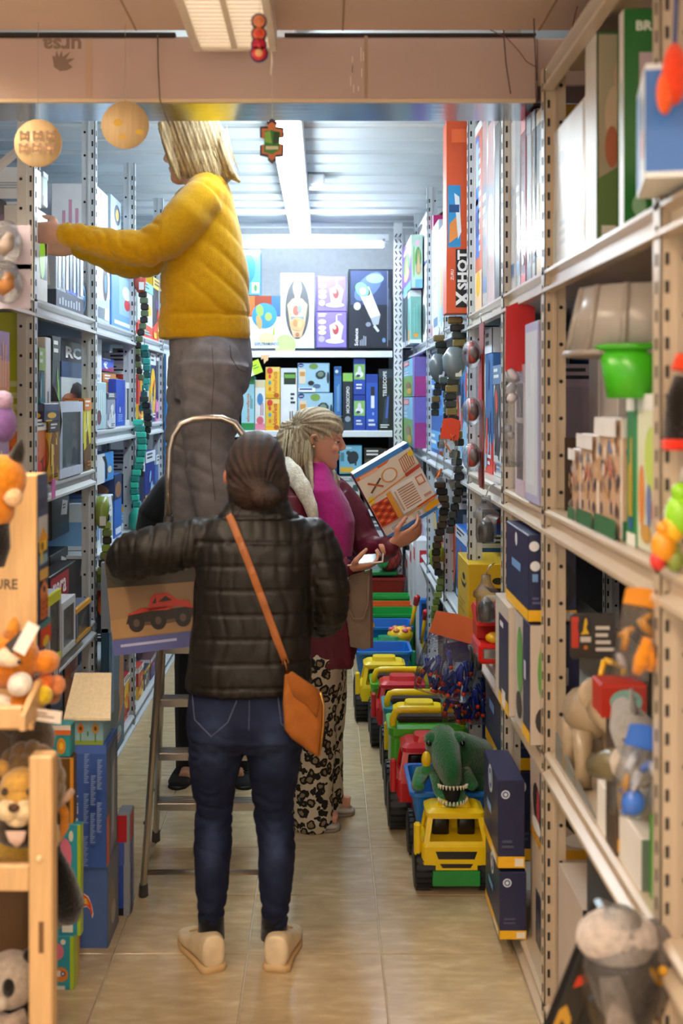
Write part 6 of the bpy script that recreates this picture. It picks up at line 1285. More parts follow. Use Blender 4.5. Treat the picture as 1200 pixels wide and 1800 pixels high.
    for i, (hx, hy, tx, ty) in enumerate(((377, -.075, 330, .14), (484, -.075, 510, .165))):
        a, b = f(hx, 0, hy - .012), f(tx, 0, ty); a.z = b.z = 0
        m = MB(); q = f((371, 482)[i], 1620, -.012); m.tube([q + Vector((0, 0, .02)), Vector((q.x, q.y, .07))], [.039, .041], '#111114', 'knit', 14); m.build('sock', p)
        shoe('shoe', p, a, b, .108, '#dcc7a4', '#c8a878', .050)
    # hair with a low bun
    m = MB(); C = hc + Vector((0, .0, .112))
    m.ell(C + Vector((.0, -.012, .008)), (.094, .102, .118), '#888', n=20, m=14); m.ell(C + Vector((.0, -.05, -.045)), (.085, .06, .075), '#888', n=16); m.ell(C + Vector((.036, -.098, -.068)), (.046, .046, .036), '#888'); m.ell(C + Vector((.07, -.02, -.04)), (.036, .05, .07), '#888')
    m.tube([C + Vector((-.02, -.08, -.02)), C + Vector((.02, -.095, -.05)), C + Vector((.05, -.085, -.06))], [.03, .035, .03], '#888', n=10)
    def hf(co, no):
        d = co - np.array(C + Vector((.036, -.098, -.068))); an = np.arctan2(d[:, 2], d[:, 0]); rr = np.hypot(d[:, 0], d[:, 2])
        return .0009 * np.sin(an * 34 + rr * 60 + 3 * wave(co, 20, 3)) + .005 * wave(co, 35, 2)
    def hcf(co, no):
        d = co - np.array(C + Vector((.036, -.098, -.068))); an = np.arctan2(d[:, 2], d[:, 0]); rr = np.hypot(d[:, 0], d[:, 2]); q = np.clip(.4 + .35 * np.sin(an * 30 + rr * 50 + 4 * wave(co, 22, 13)) + .3 * wave(co, 50, 14), 0, 1)[:, None]
        return np.array(lin('#160e0c')) * (1 - q) + np.array(lin('#4a3026')) * q
    h = organic(m, 'hair', p, 'hair', .005, 3, hf, hcf)
    r = random.Random(2); cs = []
    for i in range(26):
        a = r.uniform(-.9, .9); x = .08 * math.sin(a); q = C + Vector((x, -.09 + .03 * abs(a), r.uniform(-.08, .09))); cs.append([q, q + Vector((r.uniform(-.01, .01), -.012, -.03)), q + Vector((r.uniform(-.03, .03), -.004, -.07))])
    hair_strands(p, 'loose_hair', cs, .0012, '#2a1d18', 4)
    m = MB(); e = f(398, 838, -.03); m.ell(e, (.010, .014, .022), '#b87458', 'skin'); m.build('ear', p)
    # crossbody bag: hangs from the shoulder, a thing of its own
    bp = f(530, 1250, -.18); t = thing('shoulder_bag', 'brown suede crossbody bag with a long strap on the back of the dark jacket', 'bag', f(530, 1335, -.18)); LE = '#9c5c26'
    hj = surf(jk); sq = [hj(402 + 100 * k / 24, 905 + 262 * (k / 24) ** 1.06, .004) for k in range(25)]; sq = [q for q in sq if q is not None]; sp = [(402, 903, -.092), (420, 925, -.132), (436, 960, -.146), (452, 1010, -.156), (466, 1060, -.158), (480, 1108, -.160), (492, 1146, -.162), (500, 1166, -.172)]
    m = MB(); m.loft(rings_along(sq, [(f.r(6.5), .003)] * len(sq), 8, (0, 1, 0)), '#9a5a2a', 'leather', False); m.build('strap', t)
    m = MB(); m.tube([f(500, 1160, -.174), f(503, 1172, -.178), f(506, 1184, -.18)], .006, '#6a4a2a', 'metal', 8); m.build('strap_ring', t)
    out = [(500, 1186), (513, 1180), (540, 1198), (560, 1212), (568, 1238), (567, 1275), (560, 1332), (540, 1318), (512, 1298), (500, 1282), (497, 1235)]
    def sheet(pts, y, k=1.0): c = Vector((sum(p[0] for p in pts) / len(pts), sum(p[1] for p in pts) / len(pts))); return [f(c.x + (a - c.x) * k, c.y + (b - c.y) * k, y) for a, b in pts][::-1]
    m = MB(); m.loft([sheet(out, -.145, .9), sheet(out, -.152, 1.0), sheet(out, -.182, 1.0), sheet(out, -.196, .93), sheet(out, -.2, .7)], LE, 'suede', True); m.build('pouch', t)
    fl_ = [(502, 1190), (516, 1183), (556, 1212), (562, 1236), (556, 1262), (536, 1236), (516, 1224)]
    m = MB(); m.loft([sheet(fl_, -.196, 1.0), sheet(fl_, -.206, 1.0), sheet(fl_, -.209, .9)], '#8f5220', 'suede', True); m.build('flap', t)
    m = MB(); m.tube([f(563, 1216, -.19), f(569, 1240, -.192), f(568, 1275, -.19), f(561, 1328, -.188)], .004, '#d0a060', 'metal', 6); m.build('zip', t)
    # boxed toy truck held in the left hand
    c = f(272, 1060, .26); hw, hh = .155, .165
    def pic(fs):
        q = fs['near']; q.q(0, 0, 1, 1, '#9a7a58'); q.p([(0, .66), (1, .62), (1, 1), (0, 1)], '#4a4238'); q.e(.2, .8, .2, .14, '#3a3a30'); q.e(.75, .85, .25, .12, '#5a5a58'); q.p([(0, .16), (1, .16), (1, .40), (0, .34)], '#a8835a'); q.e(.52, .3, .36, .05, '#6a5038')
        q.q(0, 0, 1, .15, '#5a62a0'); q.lines(.08, .05, .72, .10, 1, '#b8bce0')
        q.o = q.o - q.v * .11; q.p([(.16, .40), (.84, .40), (.92, .47), (.8, .5), (.2, .5)], '#2c2420')
        for x in (.27, .5, .76): q.e(x, .40, .085, .09, '#231d1a', 14); q.e(x, .40, .035, .04, '#5a4a40', 10)
        q.p([(.16, .48), (.40, .50), (.44, .62), (.48, .66), (.62, .66), (.72, .58), (.84, .56), (.88, .48), (.70, .52), (.62, .49), (.46, .5), (.34, .54)], '#c23a2a'); q.p([(.52, .58), (.60, .63), (.67, .58)], '#2a2020'); q.p([(.45, .57), (.50, .63), (.50, .57)], '#2a2020')
        q.o = q.o + q.v * .11; q.q(.88, .17, .97, .27, '#e8e0dc'); q.q(.89, .2, .96, .26, '#8a7a78'); q.circ(.22, .9, .012, '#c02a2a')
    ob = carton('truck_carton', -hw, hw, 0, .09, 0, hh * 2, '#4a4238', 'boxed red off-road toy truck held out by the person in the black jacket', 'toy box', fn=pic)
    ob.location = f(288, 1140, .26); ob.rotation_euler = (math.radians(-6), math.radians(-7), 0)
dark_person()

# ---- person in yellow on the ladder
def yellow_person():
    f = Fig(4.08); base = f(370, 1040); base.z = 1.009; body = MB()
    hc = f(303, 318, -.01); hM = frame(hc + Vector((.083, 0, -.0)), (-1, .26, -.10), (-.10, 0, 1)); head_parts(body, hM, 1.0)
    aN = [(358, 352, -.10, 40, 48), (326, 384, -.15, 40, 46), (290, 420, -.175, 36, 40), (258, 436, -.175, 33, 36), (215, 436, -.17, 31, 33), (160, 422, -.16, 25, 27), (118, 411, -.15, 21, 23)]
    aF = [(340, 360, .13, 40, 46), (300, 420, .15, 36, 40), (262, 462, .15, 30, 34), (222, 468, .13, 25, 28), (180, 452, .10, 21, 23), (140, 436, .07, 19, 20)]
    lN = [(374, 640, -.075, 66, 60), (372, 700, -.08, 58, 52), (368, 770, -.08, 47, 44), (372, 830, -.08, 45, 42), (384, 900, -.075, 40, 38), (388, 970, -.075, 34, 32), (388, 1010, -.07, 32, 30)]
    lF = [(352, 640, .085, 60, 60), (338, 700, .09, 48, 50), (328, 770, .09, 40, 42), (330, 840, .09, 36, 38), (336, 920, .09, 33, 34), (340, 1005, .09, 30, 30)]
    tor = [(630, 305, 440, .135, 0), (560, 300, 430, .13, 0), (470, 300, 425, .125, 0), (390, 318, 412, .145, .0), (330, 330, 396, .11, 0), (305, 340, 384, .07, 0)]
    f.torso(body, tor, ex=.9)
    for q in (aN, aF, lN, lF): f.limb(body, q, 12, .72)
    hand_parts(body, f(112, 410, -.148), (-1, .15, .05), (0, 1, 0), (0, 0, 1), (.35, .5, .35)); hand_parts(body, f(134, 434, .065), (-1, -.1, .05), (0, -1, 0), (0, 0, 1), (.35, .5, .35))
    for x, y in ((388, -.07), (340, .09)): a = f(x, 1020, y); body.tube([a, Vector((a.x, a.y, 1.06)), Vector((a.x - .11, a.y, 1.045))], [.036, .036, .03], '#888')
    p = organic(body, 'person', None, 'skin', .0065, 2, None, lambda co, no: np.tile(np.array(lin('#d0a08a')), (len(co), 1)))
    o = np.array(base); me = p.data; co = np.empty(len(me.vertices) * 3); me.vertices.foreach_get('co', co); me.vertices.foreach_set('co', (co.reshape(-1, 3) - o).ravel()); p.location = base; p['_o'] = [float(x) for x in o]
    tag(p, 'person in a mustard yellow sweatshirt on the step ladder reaching into the top left shelf', 'person')
    m = MB(); f.torso(m, [(598, 280, 436, .145, 0), (590, 278, 440, .152, 0), (555, 279, 440, .155, 0), (535, 281, 441, .158, .0), (480, 284, 437, .155, .0), (430, 292, 430, .15, 0), (390, 306, 420, .155, .0), (350, 318, 412, .15, 0), (325, 330, 402, .12, 0), (310, 340, 392, .085, 0), (303, 346, 384, .07, 0)], ex=.85)
    f.limb(m, aN, 18); f.limb(m, aF, 18)
    def sf(co, no):
        z = co[:, 2]; x = co[:, 0]; s = 1 / f.k
        arm = x < f(300, 0).x; hem = (z < f(0, 560).z) & ~arm; cuff = x < f(140, 0).x
        fa = folds(co, (1, 0, .45), .075, 21, .9); ft = folds(co, (.7, 0, .8), .17, 24, 1.0); side = np.clip((x - f(320, 0).x) / (90 * s), 0, 1)
        d = np.where(arm, -.006 * fa, -.0065 * (.15 + .85 * side) * ft); d = np.where(hem, .001 * np.sin(x * 900), d); d = np.where(cuff, 0, d)
        seam = np.exp(-((z - f(0, 556).z) / (.006)) ** 2); arm2 = np.exp(-(((x - f(316, 0).x) + (z - f(0, 400).z) * .75) / .006) ** 2) * (no[:, 1] < -.2) * (z > f(0, 450).z)
        return d + .005 * wave(co, 28, 23) - .005 * seam * ~arm
    organic(m, 'sweatshirt', p, 'knit', .007, 9, sf, None, '#c99a08')
    m = MB(); f.torso(m, [(566, 292, 434, .135, 0), (600, 296, 442, .142, 0), (640, 300, 446, .145, 0), (675, 302, 441, .14, 0), (705, 304, 424, .125, 0)], ex=.9)
    f.limb(m, lN, 18); f.limb(m, lF, 18)
    def pf(co, no):
        z = co[:, 2]; kn = np.exp(-((z - f(0, 800).z) / .10) ** 2); hp = np.exp(-((z - f(0, 700).z) / .06) ** 2); return .004 * wave(co, 22, 31) - (.009 * kn + .008 * hp + .002) * folds(co, (.6, 0, 1), .10, 32, .9)
    tr = organic(m, 'trousers', p, 'denim', .007, 3, pf, None, '#77757a')
    m = MB(); seam(m, tr, [(404, 606), (406, 628), (418, 648), (436, 656)], .0016, '#474444'); seam(m, tr, [(372, 606), (376, 660), (372, 720), (370, 800), (378, 880)], .0014, '#4f4c4c'); m.build('stitching', tr, kind='stuff')
    for x, y in ((388, -.07), (340, .09)):
        a = f(x + 12, 0, y); b = f(x - 92, 0, y); a.z = b.z = 1.009; bx = shoe('shoe', p, Vector((a.x, a.y, 0)), Vector((b.x, b.y, 0)), .08, '#3a3836', '#c8c4bc', .045); bx.location.z += 1.009
    # bob of blonde hair
    m = MB(); C = hc + Vector((.075, 0, .115))
    m.ell(C + Vector((.012, 0, .02)), (.112, .098, .112), '#888', n=22, m=14)
    def slab(pts, h): 
        rr = []
        for a, b, py in pts: c = f((a + b) / 2, py, .0); w = (b - a) / 2 / f.k; hh = h(py); rr.append([c + Vector((w * math.cos(t), hh * math.sin(t), 0)) for t in [2 * math.pi * i / 22 for i in range(22)]])
        m.loft(rr, '#888')
    slab([(282, 382, 205), (282, 392, 235), (290, 397, 265), (296, 402, 290), (305, 408, 308), (322, 404, 318), (336, 398, 324)], lambda y: .100 - .02 * max(0, (y - 290) / 34))
    m.tube([f(388, 250, -.02), f(398, 285, -.03), f(408, 308, -.03), f(422, 320, -.03)], [(.022, .06), (.02, .055), (.016, .045), (.005, .015)], '#888', n=14)
    m.tube([f(285, 215, -.08), f(292, 250, -.088), f(303, 285, -.088), f(318, 318, -.075)], [(.016, .02), (.016, .02), (.015, .018), (.006, .008)], '#888', n=10)
    def hf(co, no):
        an = np.arctan2(co[:, 1] - C.y, co[:, 0] - C.x); u = co[:, 0] * 1.0 + .35 * (co[:, 2] - C.z)
        return .0028 * np.sin(u * 420 + 2.5 * wave(co, 16, 41)) * (np.abs(no[:, 1]) > .3) + .003 * wave(co, 30, 42)
    def hcf(co, no):
        u = co[:, 0] + .3 * (co[:, 2] - C.z); q = np.clip(.5 + .35 * np.sin(u * 210 + 3 * wave(co, 14, 43)) + .3 * wave(co * np.array([6, 6, .6]), 40, 44), 0, 1)[:, None]; return np.array(lin('#8d744c')) * (1 - q) + np.array(lin('#dcc79a')) * q
    organic(m, 'hair', p, 'hair', .005, 2, hf, hcf)
    r = random.Random(4); cs = []
    for i in range(70):
        x = r.uniform(292, 398); y0 = r.uniform(212, 250); e = r.uniform(296, 326); dx = 10 + 14 * (x - 292) / 106
        cs.append([f(x, y0, -.096 + .0007 * abs(x - 340)), f(x + dx * .4, (y0 + e) / 2, -.100 + .0007 * abs(x - 340)), f(x + dx, e, -.084 + .0007 * abs(x - 340))])
    hair_strands(p, 'loose_hair', cs, .0016, '#d4bd8c', 5)
yellow_person()

# ---- person with blonde ponytail and burgundy jacket
def pink_person():
    f = Fig(4.52); base = f(565, 1450); base.z = 0; body = MB()
    hc = f(556, 820, .0); hM = frame(hc + Vector((-.012, 0, 0)), (1, -.06, -.16), (.16, 0, 1)); head_parts(body, hM, 1.02)
    aL = [(588, 868, .13, 34, 40), (618, 905, .155, 32, 36), (636, 945, .15, 30, 32), (652, 966, .10, 28, 28), (668, 968, -.02, 23, 24), (686, 960, -.09, 18, 20)]
    aR = [(514, 878, -.11, 32, 38), (512, 920, -.135, 32, 35), (526, 964, -.16, 30, 32), (556, 988, -.17, 27, 28), (580, 998, -.18, 23, 24), (604, 998, -.19, 18, 19)]
    lN = [(556, 1150, -.07, 50, 50), (553, 1230, -.075, 42, 42), (552, 1300, -.07, 38, 38), (549, 1370, -.065, 38, 37), (548, 1440, -.06, 38, 38)]
    lF = [(566, 1150, .07, 46, 48), (572, 1230, .075, 38, 40), (570, 1300, .085, 34, 36), (570, 1370, .10, 34, 34), (570, 1422, .11, 35, 36)]
    tor = [(1170, 520, 610, .125, 0), (1090, 520, 605, .125, 0), (1000, 522, 612, .125, 0), (930, 520, 616, .13, 0), (870, 522, 600, .13, 0), (840, 530, 585, .09, 0), (825, 540, 572, .06, 0)]
    f.torso(body, tor, ex=.9)
    for q in (aL, aR, lN, lF): f.limb(body, q, 12, .72)
    hand_parts(body, f(689, 957, -.10), (.80, -.10, .42), (-.4, .2, .9), (-.55, -.6, .55), curls=[(.25, .7, .6), (.3, .75, .6), (.35, .8, .6), (.4, .8, .6)], thumb=.35)
    hand_parts(body, f(608, 999, -.19), (1, -.1, .12), (0, .3, 1), (.2, -1, .3), curls=[(.3, .9, .8), (.3, .9, .8), (.35, .9, .8), (.4, .9, .8)], thumb=.7)
    for x, y in ((548, -.06), (572, .11)): a = f(x, 1420, y); body.tube([Vector((a.x, a.y, .1)), Vector((a.x, a.y, .06)), Vector((a.x + .1, a.y, .04))], [.036, .036, .03], '#888')
    hi = hM.inverted(); HI = np.array(hi)
    def sc(co, no):
        l = co @ HI[:3, :3].T + HI[:3, 3]; l = l / 1.02; c = np.tile(np.array(lin('#c88f76')), (len(co), 1))
        def mix(w, h): nonlocal c; w = np.clip(w, 0, 1)[:, None]; c = c * (1 - w) + np.array(lin(h)) * w
        g = lambda x0, y0, z0, rx, ry, rz: np.exp(-((l[:, 0] - x0) / rx) ** 2 - ((np.abs(l[:, 1]) - y0) / ry) ** 2 - ((l[:, 2] - z0) / rz) ** 2)
        mix(.75 * g(.095, 0, .0525, .012, .022, .008), '#a84e50'); mix(.35 * g(.07, .042, .082, .03, .025, .02), '#c86a5a'); mix(.8 * g(.085, .03, .137, .03, .022, .0035), '#7a5a42'); mix(.5 * g(.082, .032, .119, .02, .016, .006), '#6a4236'); return c
    p = organic(body, 'person', None, 'skin', .0048, 2, None, sc)
    o = np.array(base); me = p.data; co = np.empty(len(me.vertices) * 3); me.vertices.foreach_get('co', co); me.vertices.foreach_set('co', (co.reshape(-1, 3) - o).ravel()); p.location = base; p['_o'] = [float(x) for x in o]
    tag(p, 'person with blonde ponytail and burgundy jacket over a pink jumper reading a toy carton', 'person')
    L = lambda x, y, z: hM @ (Vector((x, y, z)) * 1.02)
    for s in (-1, 1):
        m = MB(); m.ell(L(.0715, s * .032, .115), .0115, '#d8cec8', 'gloss', 12, 8); m.ell(L(.0805, s * .033, .1105), (.0035, .005, .005), '#3a4a4a', 'gloss', 8, 6); m.build('eye', p)
        m = MB(); m.ell(L(.072, s * .032, .1185), (.0135, .014, .0105), '#b98570', 'skin', 12, 8); m.tube([L(.080, s * .020, .112), L(.0865, s * .032, .1125), L(.079, s * .045, .112)], [.0016, .0024, .0014], '#2e1f1a', 'matte', 6); m.build('eyelid', p)
    m = MB(); q = L(-.006, -.080, .080); m.ell(q, .006, '#d8c090', 'metal', 8, 6); m.build('earring', p)
    # jumper, jacket
    m = MB(); f.torso(m, [(1010, 536, 616, .125, 0), (985, 534, 618, .135, 0), (950, 530, 622, .14, 0), (915, 526, 624, .145, 0), (885, 526, 614, .145, 0), (858, 528, 598, .14, 0), (838, 534, 586, .105, 0), (824, 540, 580, .075, 0), (812, 544, 576, .064, 0)], ex=.9)
    organic(m, 'jumper', p, 'knit', .007, 3, lambda co, no: .004 * wave(co, 26, 51) - .005 * np.clip(folds(co, (.5, 0, 1), .1, 52, 1) - .6, 0, 1), None, '#b02a82')
    def jf(co, no): return .005 * wave(co, 26, 61) - .006 * np.clip(folds(co, (.7, 0, .7), .06, 62, .9) - .5, 0, 1)
    m = MB(); # back and near front panel, far front panel, sleeves
    def panel(pts):
        rr = []
        for py, xa, xb, ya, yb, th in pts:
            a, b = f(xa, py, ya), f(xb, py, yb); d = (b - a).normalized(); nn = Vector((d.y, -d.x, 0)) * th; k = 6
            rr.append([a.lerp(b, i / k) + nn * (1 + .8 * math.sin(math.pi * i / k)) for i in range(k + 1)] + [b.lerp(a, i / k) - nn for i in range(k + 1)])
        m.loft(rr, '#888')
    panel([(1176, 538, 620, -.165, -.14, .012), (1100, 530, 612, -.165, -.15, .012), (1010, 520, 585, -.16, -.16, .012), (930, 508, 548, -.14, -.165, .012), (870, 502, 545, -.10, -.155, .012), (838, 508, 536, -.05, -.10, .012)])
    panel([(1176, 600, 616, .10, .15, .012), (1080, 612, 640, .12, .16, .012), (980, 618, 640, .13, .165, .012), (900, 608, 626, .13, .16, .012), (850, 590, 606, .10, .14, .012)])
    panel([(1176, 520, 545, .14, -.13, .012), (1080, 512, 530, .15, -.14, .012), (980, 506, 520, .15, -.14, .012), (900, 502, 512, .14, -.13, .012), (850, 505, 512, .09, -.09, .012)])
    f.limb(m, aL, 18); f.limb(m, aR, 18); organic(m, 'jacket', p, 'leather', .0075, 3, jf, None, '#5c1226')
    m = MB(); m.tube([f(496, 812, -.10), f(512, 830, -.15), f(531, 856, -.185), f(546, 890, -.20), (f(557, 940, -.20))], [(.036, .016), (.040, .018), (.036, .018), (.028, .016), (.012, .010)], '#888', n=12); m.tube([f(575, 820, .07), f(590, 845, .11), f(604, 880, .13)], [(.018, .014), (.02, .014), (.01, .008)], '#888', n=10)
    m.tube([f(492, 812, -.075), f(498, 806, .0), f(520, 802, .07), f(575, 820, .07)], [(.03, .016), (.035, .016), (.03, .016), (.018, .014)], '#888', n=12)
    organic(m, 'fleece_collar', p, 'plush', .006, 2, lambda co, no: .003 * wave(co, 120, 71), None, '#e6e2d2')
    m = MB()
    for x, y in ((503, 892), (514, 891)): m.ell(f(x, y, -.178), (.006, .005, .006), '#c8c0bc', 'metal', 8, 6)
    m.build('stud', p, kind='stuff')
    # leopard trousers
    m = MB(); f.torso(m, [(1145, 520, 608, .135, 0), (1180, 518, 610, .14, 0), (1215, 520, 606, .135, 0)], ex=.9); f.limb(m, lN, 18); f.limb(m, lF, 18)
    organic(m, 'trousers', p, 'leopard', .007, 3, lambda co, no: .006 * wave(co, 22, 81) - .006 * np.clip(folds(co, (.5, 0, 1), .09, 82, 1) - .5, 0, 1), None, '#cfc3ae')
    for x, y, tx in ((530, -.06, 597), (556, .11, 622)): a, b = f(x, 0, y), f(tx, 0, y - .02); a.z = b.z = 0; shoe('shoe', p, a, b, .072, '#b8aca0', '#8d8478', .044)
    # hair: cap, ponytail, side lock
    m = MB(); cap = [(.10, .060, -.112, .074), (.13, .086, -.118, .080), (.155, .098, -.118, .083), (.18, .095, -.113, .081), (.203, .078, -.098, .070), (.222, .046, -.066, .048), (.234, .010, -.026, .018)]
    m.loft([[L((fx + b) / 2 + (fx - b) / 2 * math.cos(t), w * math.sin(t), z) for t in [2 * math.pi * i / 26 for i in range(26)]] for z, fx, b, w in cap], '#888')
    m.ell(L(-.055, 0, .10), (.065, .076, .075), '#888', n=16); m.ell(L(-.07, 0, .045), (.045, .066, .075), '#888', n=16)
    m.tube([f(520, 742, 0), f(506, 750, -.01), f(498, 775, -.02), f(494, 805, -.02), f(492, 835, -.02), f(494, 852, -.02)], [(.018, .022), (.032, .034), (.034, .04), (.032, .04), (.026, .034), (.008, .01)], '#888', n=14)
    m.tube([f(526, 752, -.04), f(522, 790, -.055), f(518, 830, -.06), f(524, 858, -.07)], [(.034, .03), (.04, .034), (.036, .03), (.010, .010)], '#888', n=14)
    m.tube([f(548, 775, -.055), f(542, 810, -.075), f(545, 840, -.11), f(552, 866, -.13)], [(.022, .018), (.02, .016), (.014, .012), (.004, .004)], '#888', n=10)
    m.tube([f(574, 810, .075), f(582, 830, .03), f(590, 850, -.03), f(598, 872, -.06)], [(.014, .014), (.018, .014), (.016, .012), (.004, .004)], '#888', n=10)
    tip = f(522, 743, 0)
    def hf(co, no):
        d = co - np.array(tip); an = np.arctan2(d[:, 2], d[:, 0] + 1e-6); top = co[:, 2] > f(0, 775).z
        u = np.where(top, an * 34 + d[:, 1] * 160, (co[:, 0] + .15 * co[:, 2]) * 420); return .0022 * np.sin(u + 2.2 * wave(co, 18, 91)) + .0025 * wave(co, 34, 92)
    def hcf(co, no):
        d = co - np.array(tip); an = np.arctan2(d[:, 2], d[:, 0] + 1e-6); top = co[:, 2] > f(0, 775).z; u = np.where(top, an * 19 + d[:, 1] * 90, (co[:, 0] + .15 * co[:, 2]) * 230)
        q = np.clip(.5 + .35 * np.sin(u + 3 * wave(co, 12, 93)) + .3 * wave(co, 60, 94), 0, 1)[:, None]; return np.array(lin('#6f5c46')) * (1 - q) + np.array(lin('#d6c6a4')) * q
    organic(m, 'hair', p, 'hair', .005, 2, hf, hcf)
    m = MB(); m.lathe([(.016, -.008), (.022, -.006), (.022, .006), (.016, .008)], f(519, 743, 0), '#8a7450', 'cloth', 14, 'X'); m.build('hair_tie', p)
    r = random.Random(6); cs = []
    for i in range(60):
        a = r.uniform(.25, 2.2); y = r.uniform(-.075, -.02); s_ = L(.088 - .02 * r.random(), y * .8, .135 + .08 * r.random()); e = f(522, 744, y * .3); md = s_.lerp(e, .5) + Vector((0, -.035 + .2 * abs(y), .02)); cs.append([s_, md, e])
    for i in range(40):
        x = r.uniform(496, 548); cs.append([f(x + 3, 755, -.06), f(x - 2, 800, -.088), f(x - 4 + r.uniform(-5, 5), r.uniform(835, 866), -.09)])
    hair_strands(p, 'loose_hair', cs, .0013, '#cdbd9a', 4)
    # carton being read
    def pic(fs):
        q = fs['near']; q.q(0, 0, 1, 1, '#ece4da'); q.q(0, .93, 1, 1, '#3f86d0'); q.e(.93, .965, .06, .025, '#1f58b0'); q.p([(0, .60), (1, .70), (1, .93), (0, .93)], '#e8dccb'); q.p([(.0, .88), (.55, .9), (.62, .93), (0, .93)], '#d86a28'); q.lines(.06, .84, .5, .92, 1, '#f0b090')
        q.e(.5, .74, .14, .1, '#d89a60', 16); q.e(.5, .74, .11, .08, '#ece4da', 16); q.p([(.72, .66), (.95, .70), (.98, .9), (.74, .86)], '#b87a50')
        for i in range(6): q.p([(.745 + i * .036, .68 + .006 * i), (.76 + i * .036, .68 + .006 * i), (.77 + i * .036, .85 + .006 * i), (.755 + i * .036, .85 + .006 * i)], '#e8dccb')
        q.p([(.10, .66), (.34, .78), (.36, .76), (.12, .64)], '#5a4638'); q.p([(.12, .78), (.32, .64), (.34, .66), (.14, .80)], '#b85a2a')
        q.circ(.06, .56, .014, '#e8d020', 14); q.circ(.95, .86, .012, '#e8c820', 12); q.p([(.0, .545), (1, .635), (1, .655), (0, .565)], '#d88a3a'); q.p([(.72, .60), (1, .625), (1, .675), (.72, .65)], '#b8432a')
        q.p([(.0, .16), (.30, .16), (.30, .50), (.0, .50)], '#d04428')
        for i in range(6):
            for j in range(3): q.e(.05 + .1 * j, .2 + .055 * i, .04, .018, '#e88a4a' if (i + j) % 2 else '#8a2a1c', 8)
        q.p([(.30, .16), (.38, .16), (.38, .56), (.30, .55)], '#e0a040'); q.q(.40, .18, .98, .58, '#f2efec')
        for i in range(9): q.q(.48, .22 + i * .036, .76, .236 + i * .036, '#b88a68')
        q.q(.42, .22, .45, .52, '#c8a890'); q.q(.82, .42, .95, .55, '#c8785a'); q.q(.84, .44, .93, .53, '#ecdcd0'); q.q(.82, .24, .95, .28, '#c8a088'); q.p([(.64, .145), (1, .165), (1, .205), (.64, .185)], '#c04a2c'); q.p([(.38, .15), (1, .18), (1, .165), (.38, .135)], '#e09a30')
        q.q(.0, 0, 1, .045, '#3f80cc'); q.e(.95, .022, .04, .018, '#e8f0fa'); q.q(.1, .055, .5, .12, '#f4f2ee'); q.lines(.12, .06, .46, .115, 3, '#7a8ab8'); q.q(.58, .05, .68, .13, '#dfe0e4'); q.lines(.60, .06, .66, .12, 3, '#5a5e68'); q.p([(.72, .05), (.98, .07), (.98, .13), (.84, .15), (.72, .10)], '#e8a820')
        l = fs['left']; l.q(0, 0, 1, .55, '#22305c'); l.q(0, .55, 1, .9, '#6a3a2a'); l.q(0, .9, 1, 1, '#4a3a3a')
    w, h = .252, .292
    ob = carton('toy_box', 0, w, 0, .055, -h, 0, '#e2dcd4', 'open craft kit carton held up to read by the person with the ponytail', 'toy box', fn=pic)
    ob.rotation_euler = (math.radians(6), math.radians(-29.5), math.radians(9))
    ob.location = f(620, 834, -.12) + ob.rotation_euler.to_matrix() @ Vector((w / 2, .0275, -h))
    # phone, handbag
    c = f(640, 984, -.20); m = MB(); m.box(-.075, .075, -.036, .036, -.004, .004, '#c8b4a8', 'plastic', .0035)
    t = m.build('phone', loc=(0, 0, 0), label='phone in a pale case held below the craft kit carton', cat='phone'); m = MB(); m.box(-.07, .07, -.032, .032, .004, .0046, '#14161c', 'gloss'); m.build('screen', t); m = MB(); m.box(-.03, -.045 + .03, -.012, .012, -.0052, -.004, '#2a2a2e', 'gloss'); m.build('camera_bump', t)
    t.location = c; t.rotation_euler = (math.radians(20), math.radians(-7), math.radians(-8))
    c = f(632, 1135, -.08); t = thing('handbag', 'taupe handbag with looped handles hanging under the phone', 'bag', c); m = MB()
    pts = [(612, 1012), (650, 1002), (653, 1138), (640, 1142), (612, 1136), (608, 1080)]
    m.loft([[f(x, y, q) for x, y in pts] for q in (-.02, -.03, -.14, -.15)][::-1], '#7a6656', 'leather', False); m.build('pouch', t)
    m = MB(); m.loft([[f(x, y, q) for x, y in ((650, 1000), (654, 1000), (656, 1139), (651, 1139))] for q in (-.018, -.152)][::-1], '#5a3430', 'leather', False); m.build('gusset', t)
    for k in (0, 1):
        m = MB(); y = -.155 if k else -.012; m.tube([f(612 + 4 * k, 1020, y), f(610, 1060, y - .01 * k), f(620, 1088, y - .012 * k), f(638, 1088, y - .012 * k), f(647, 1060, y), f(648, 1012, y)], .0045, '#8a7462', 'leather', 8); m.build('handle', t)
pink_person()

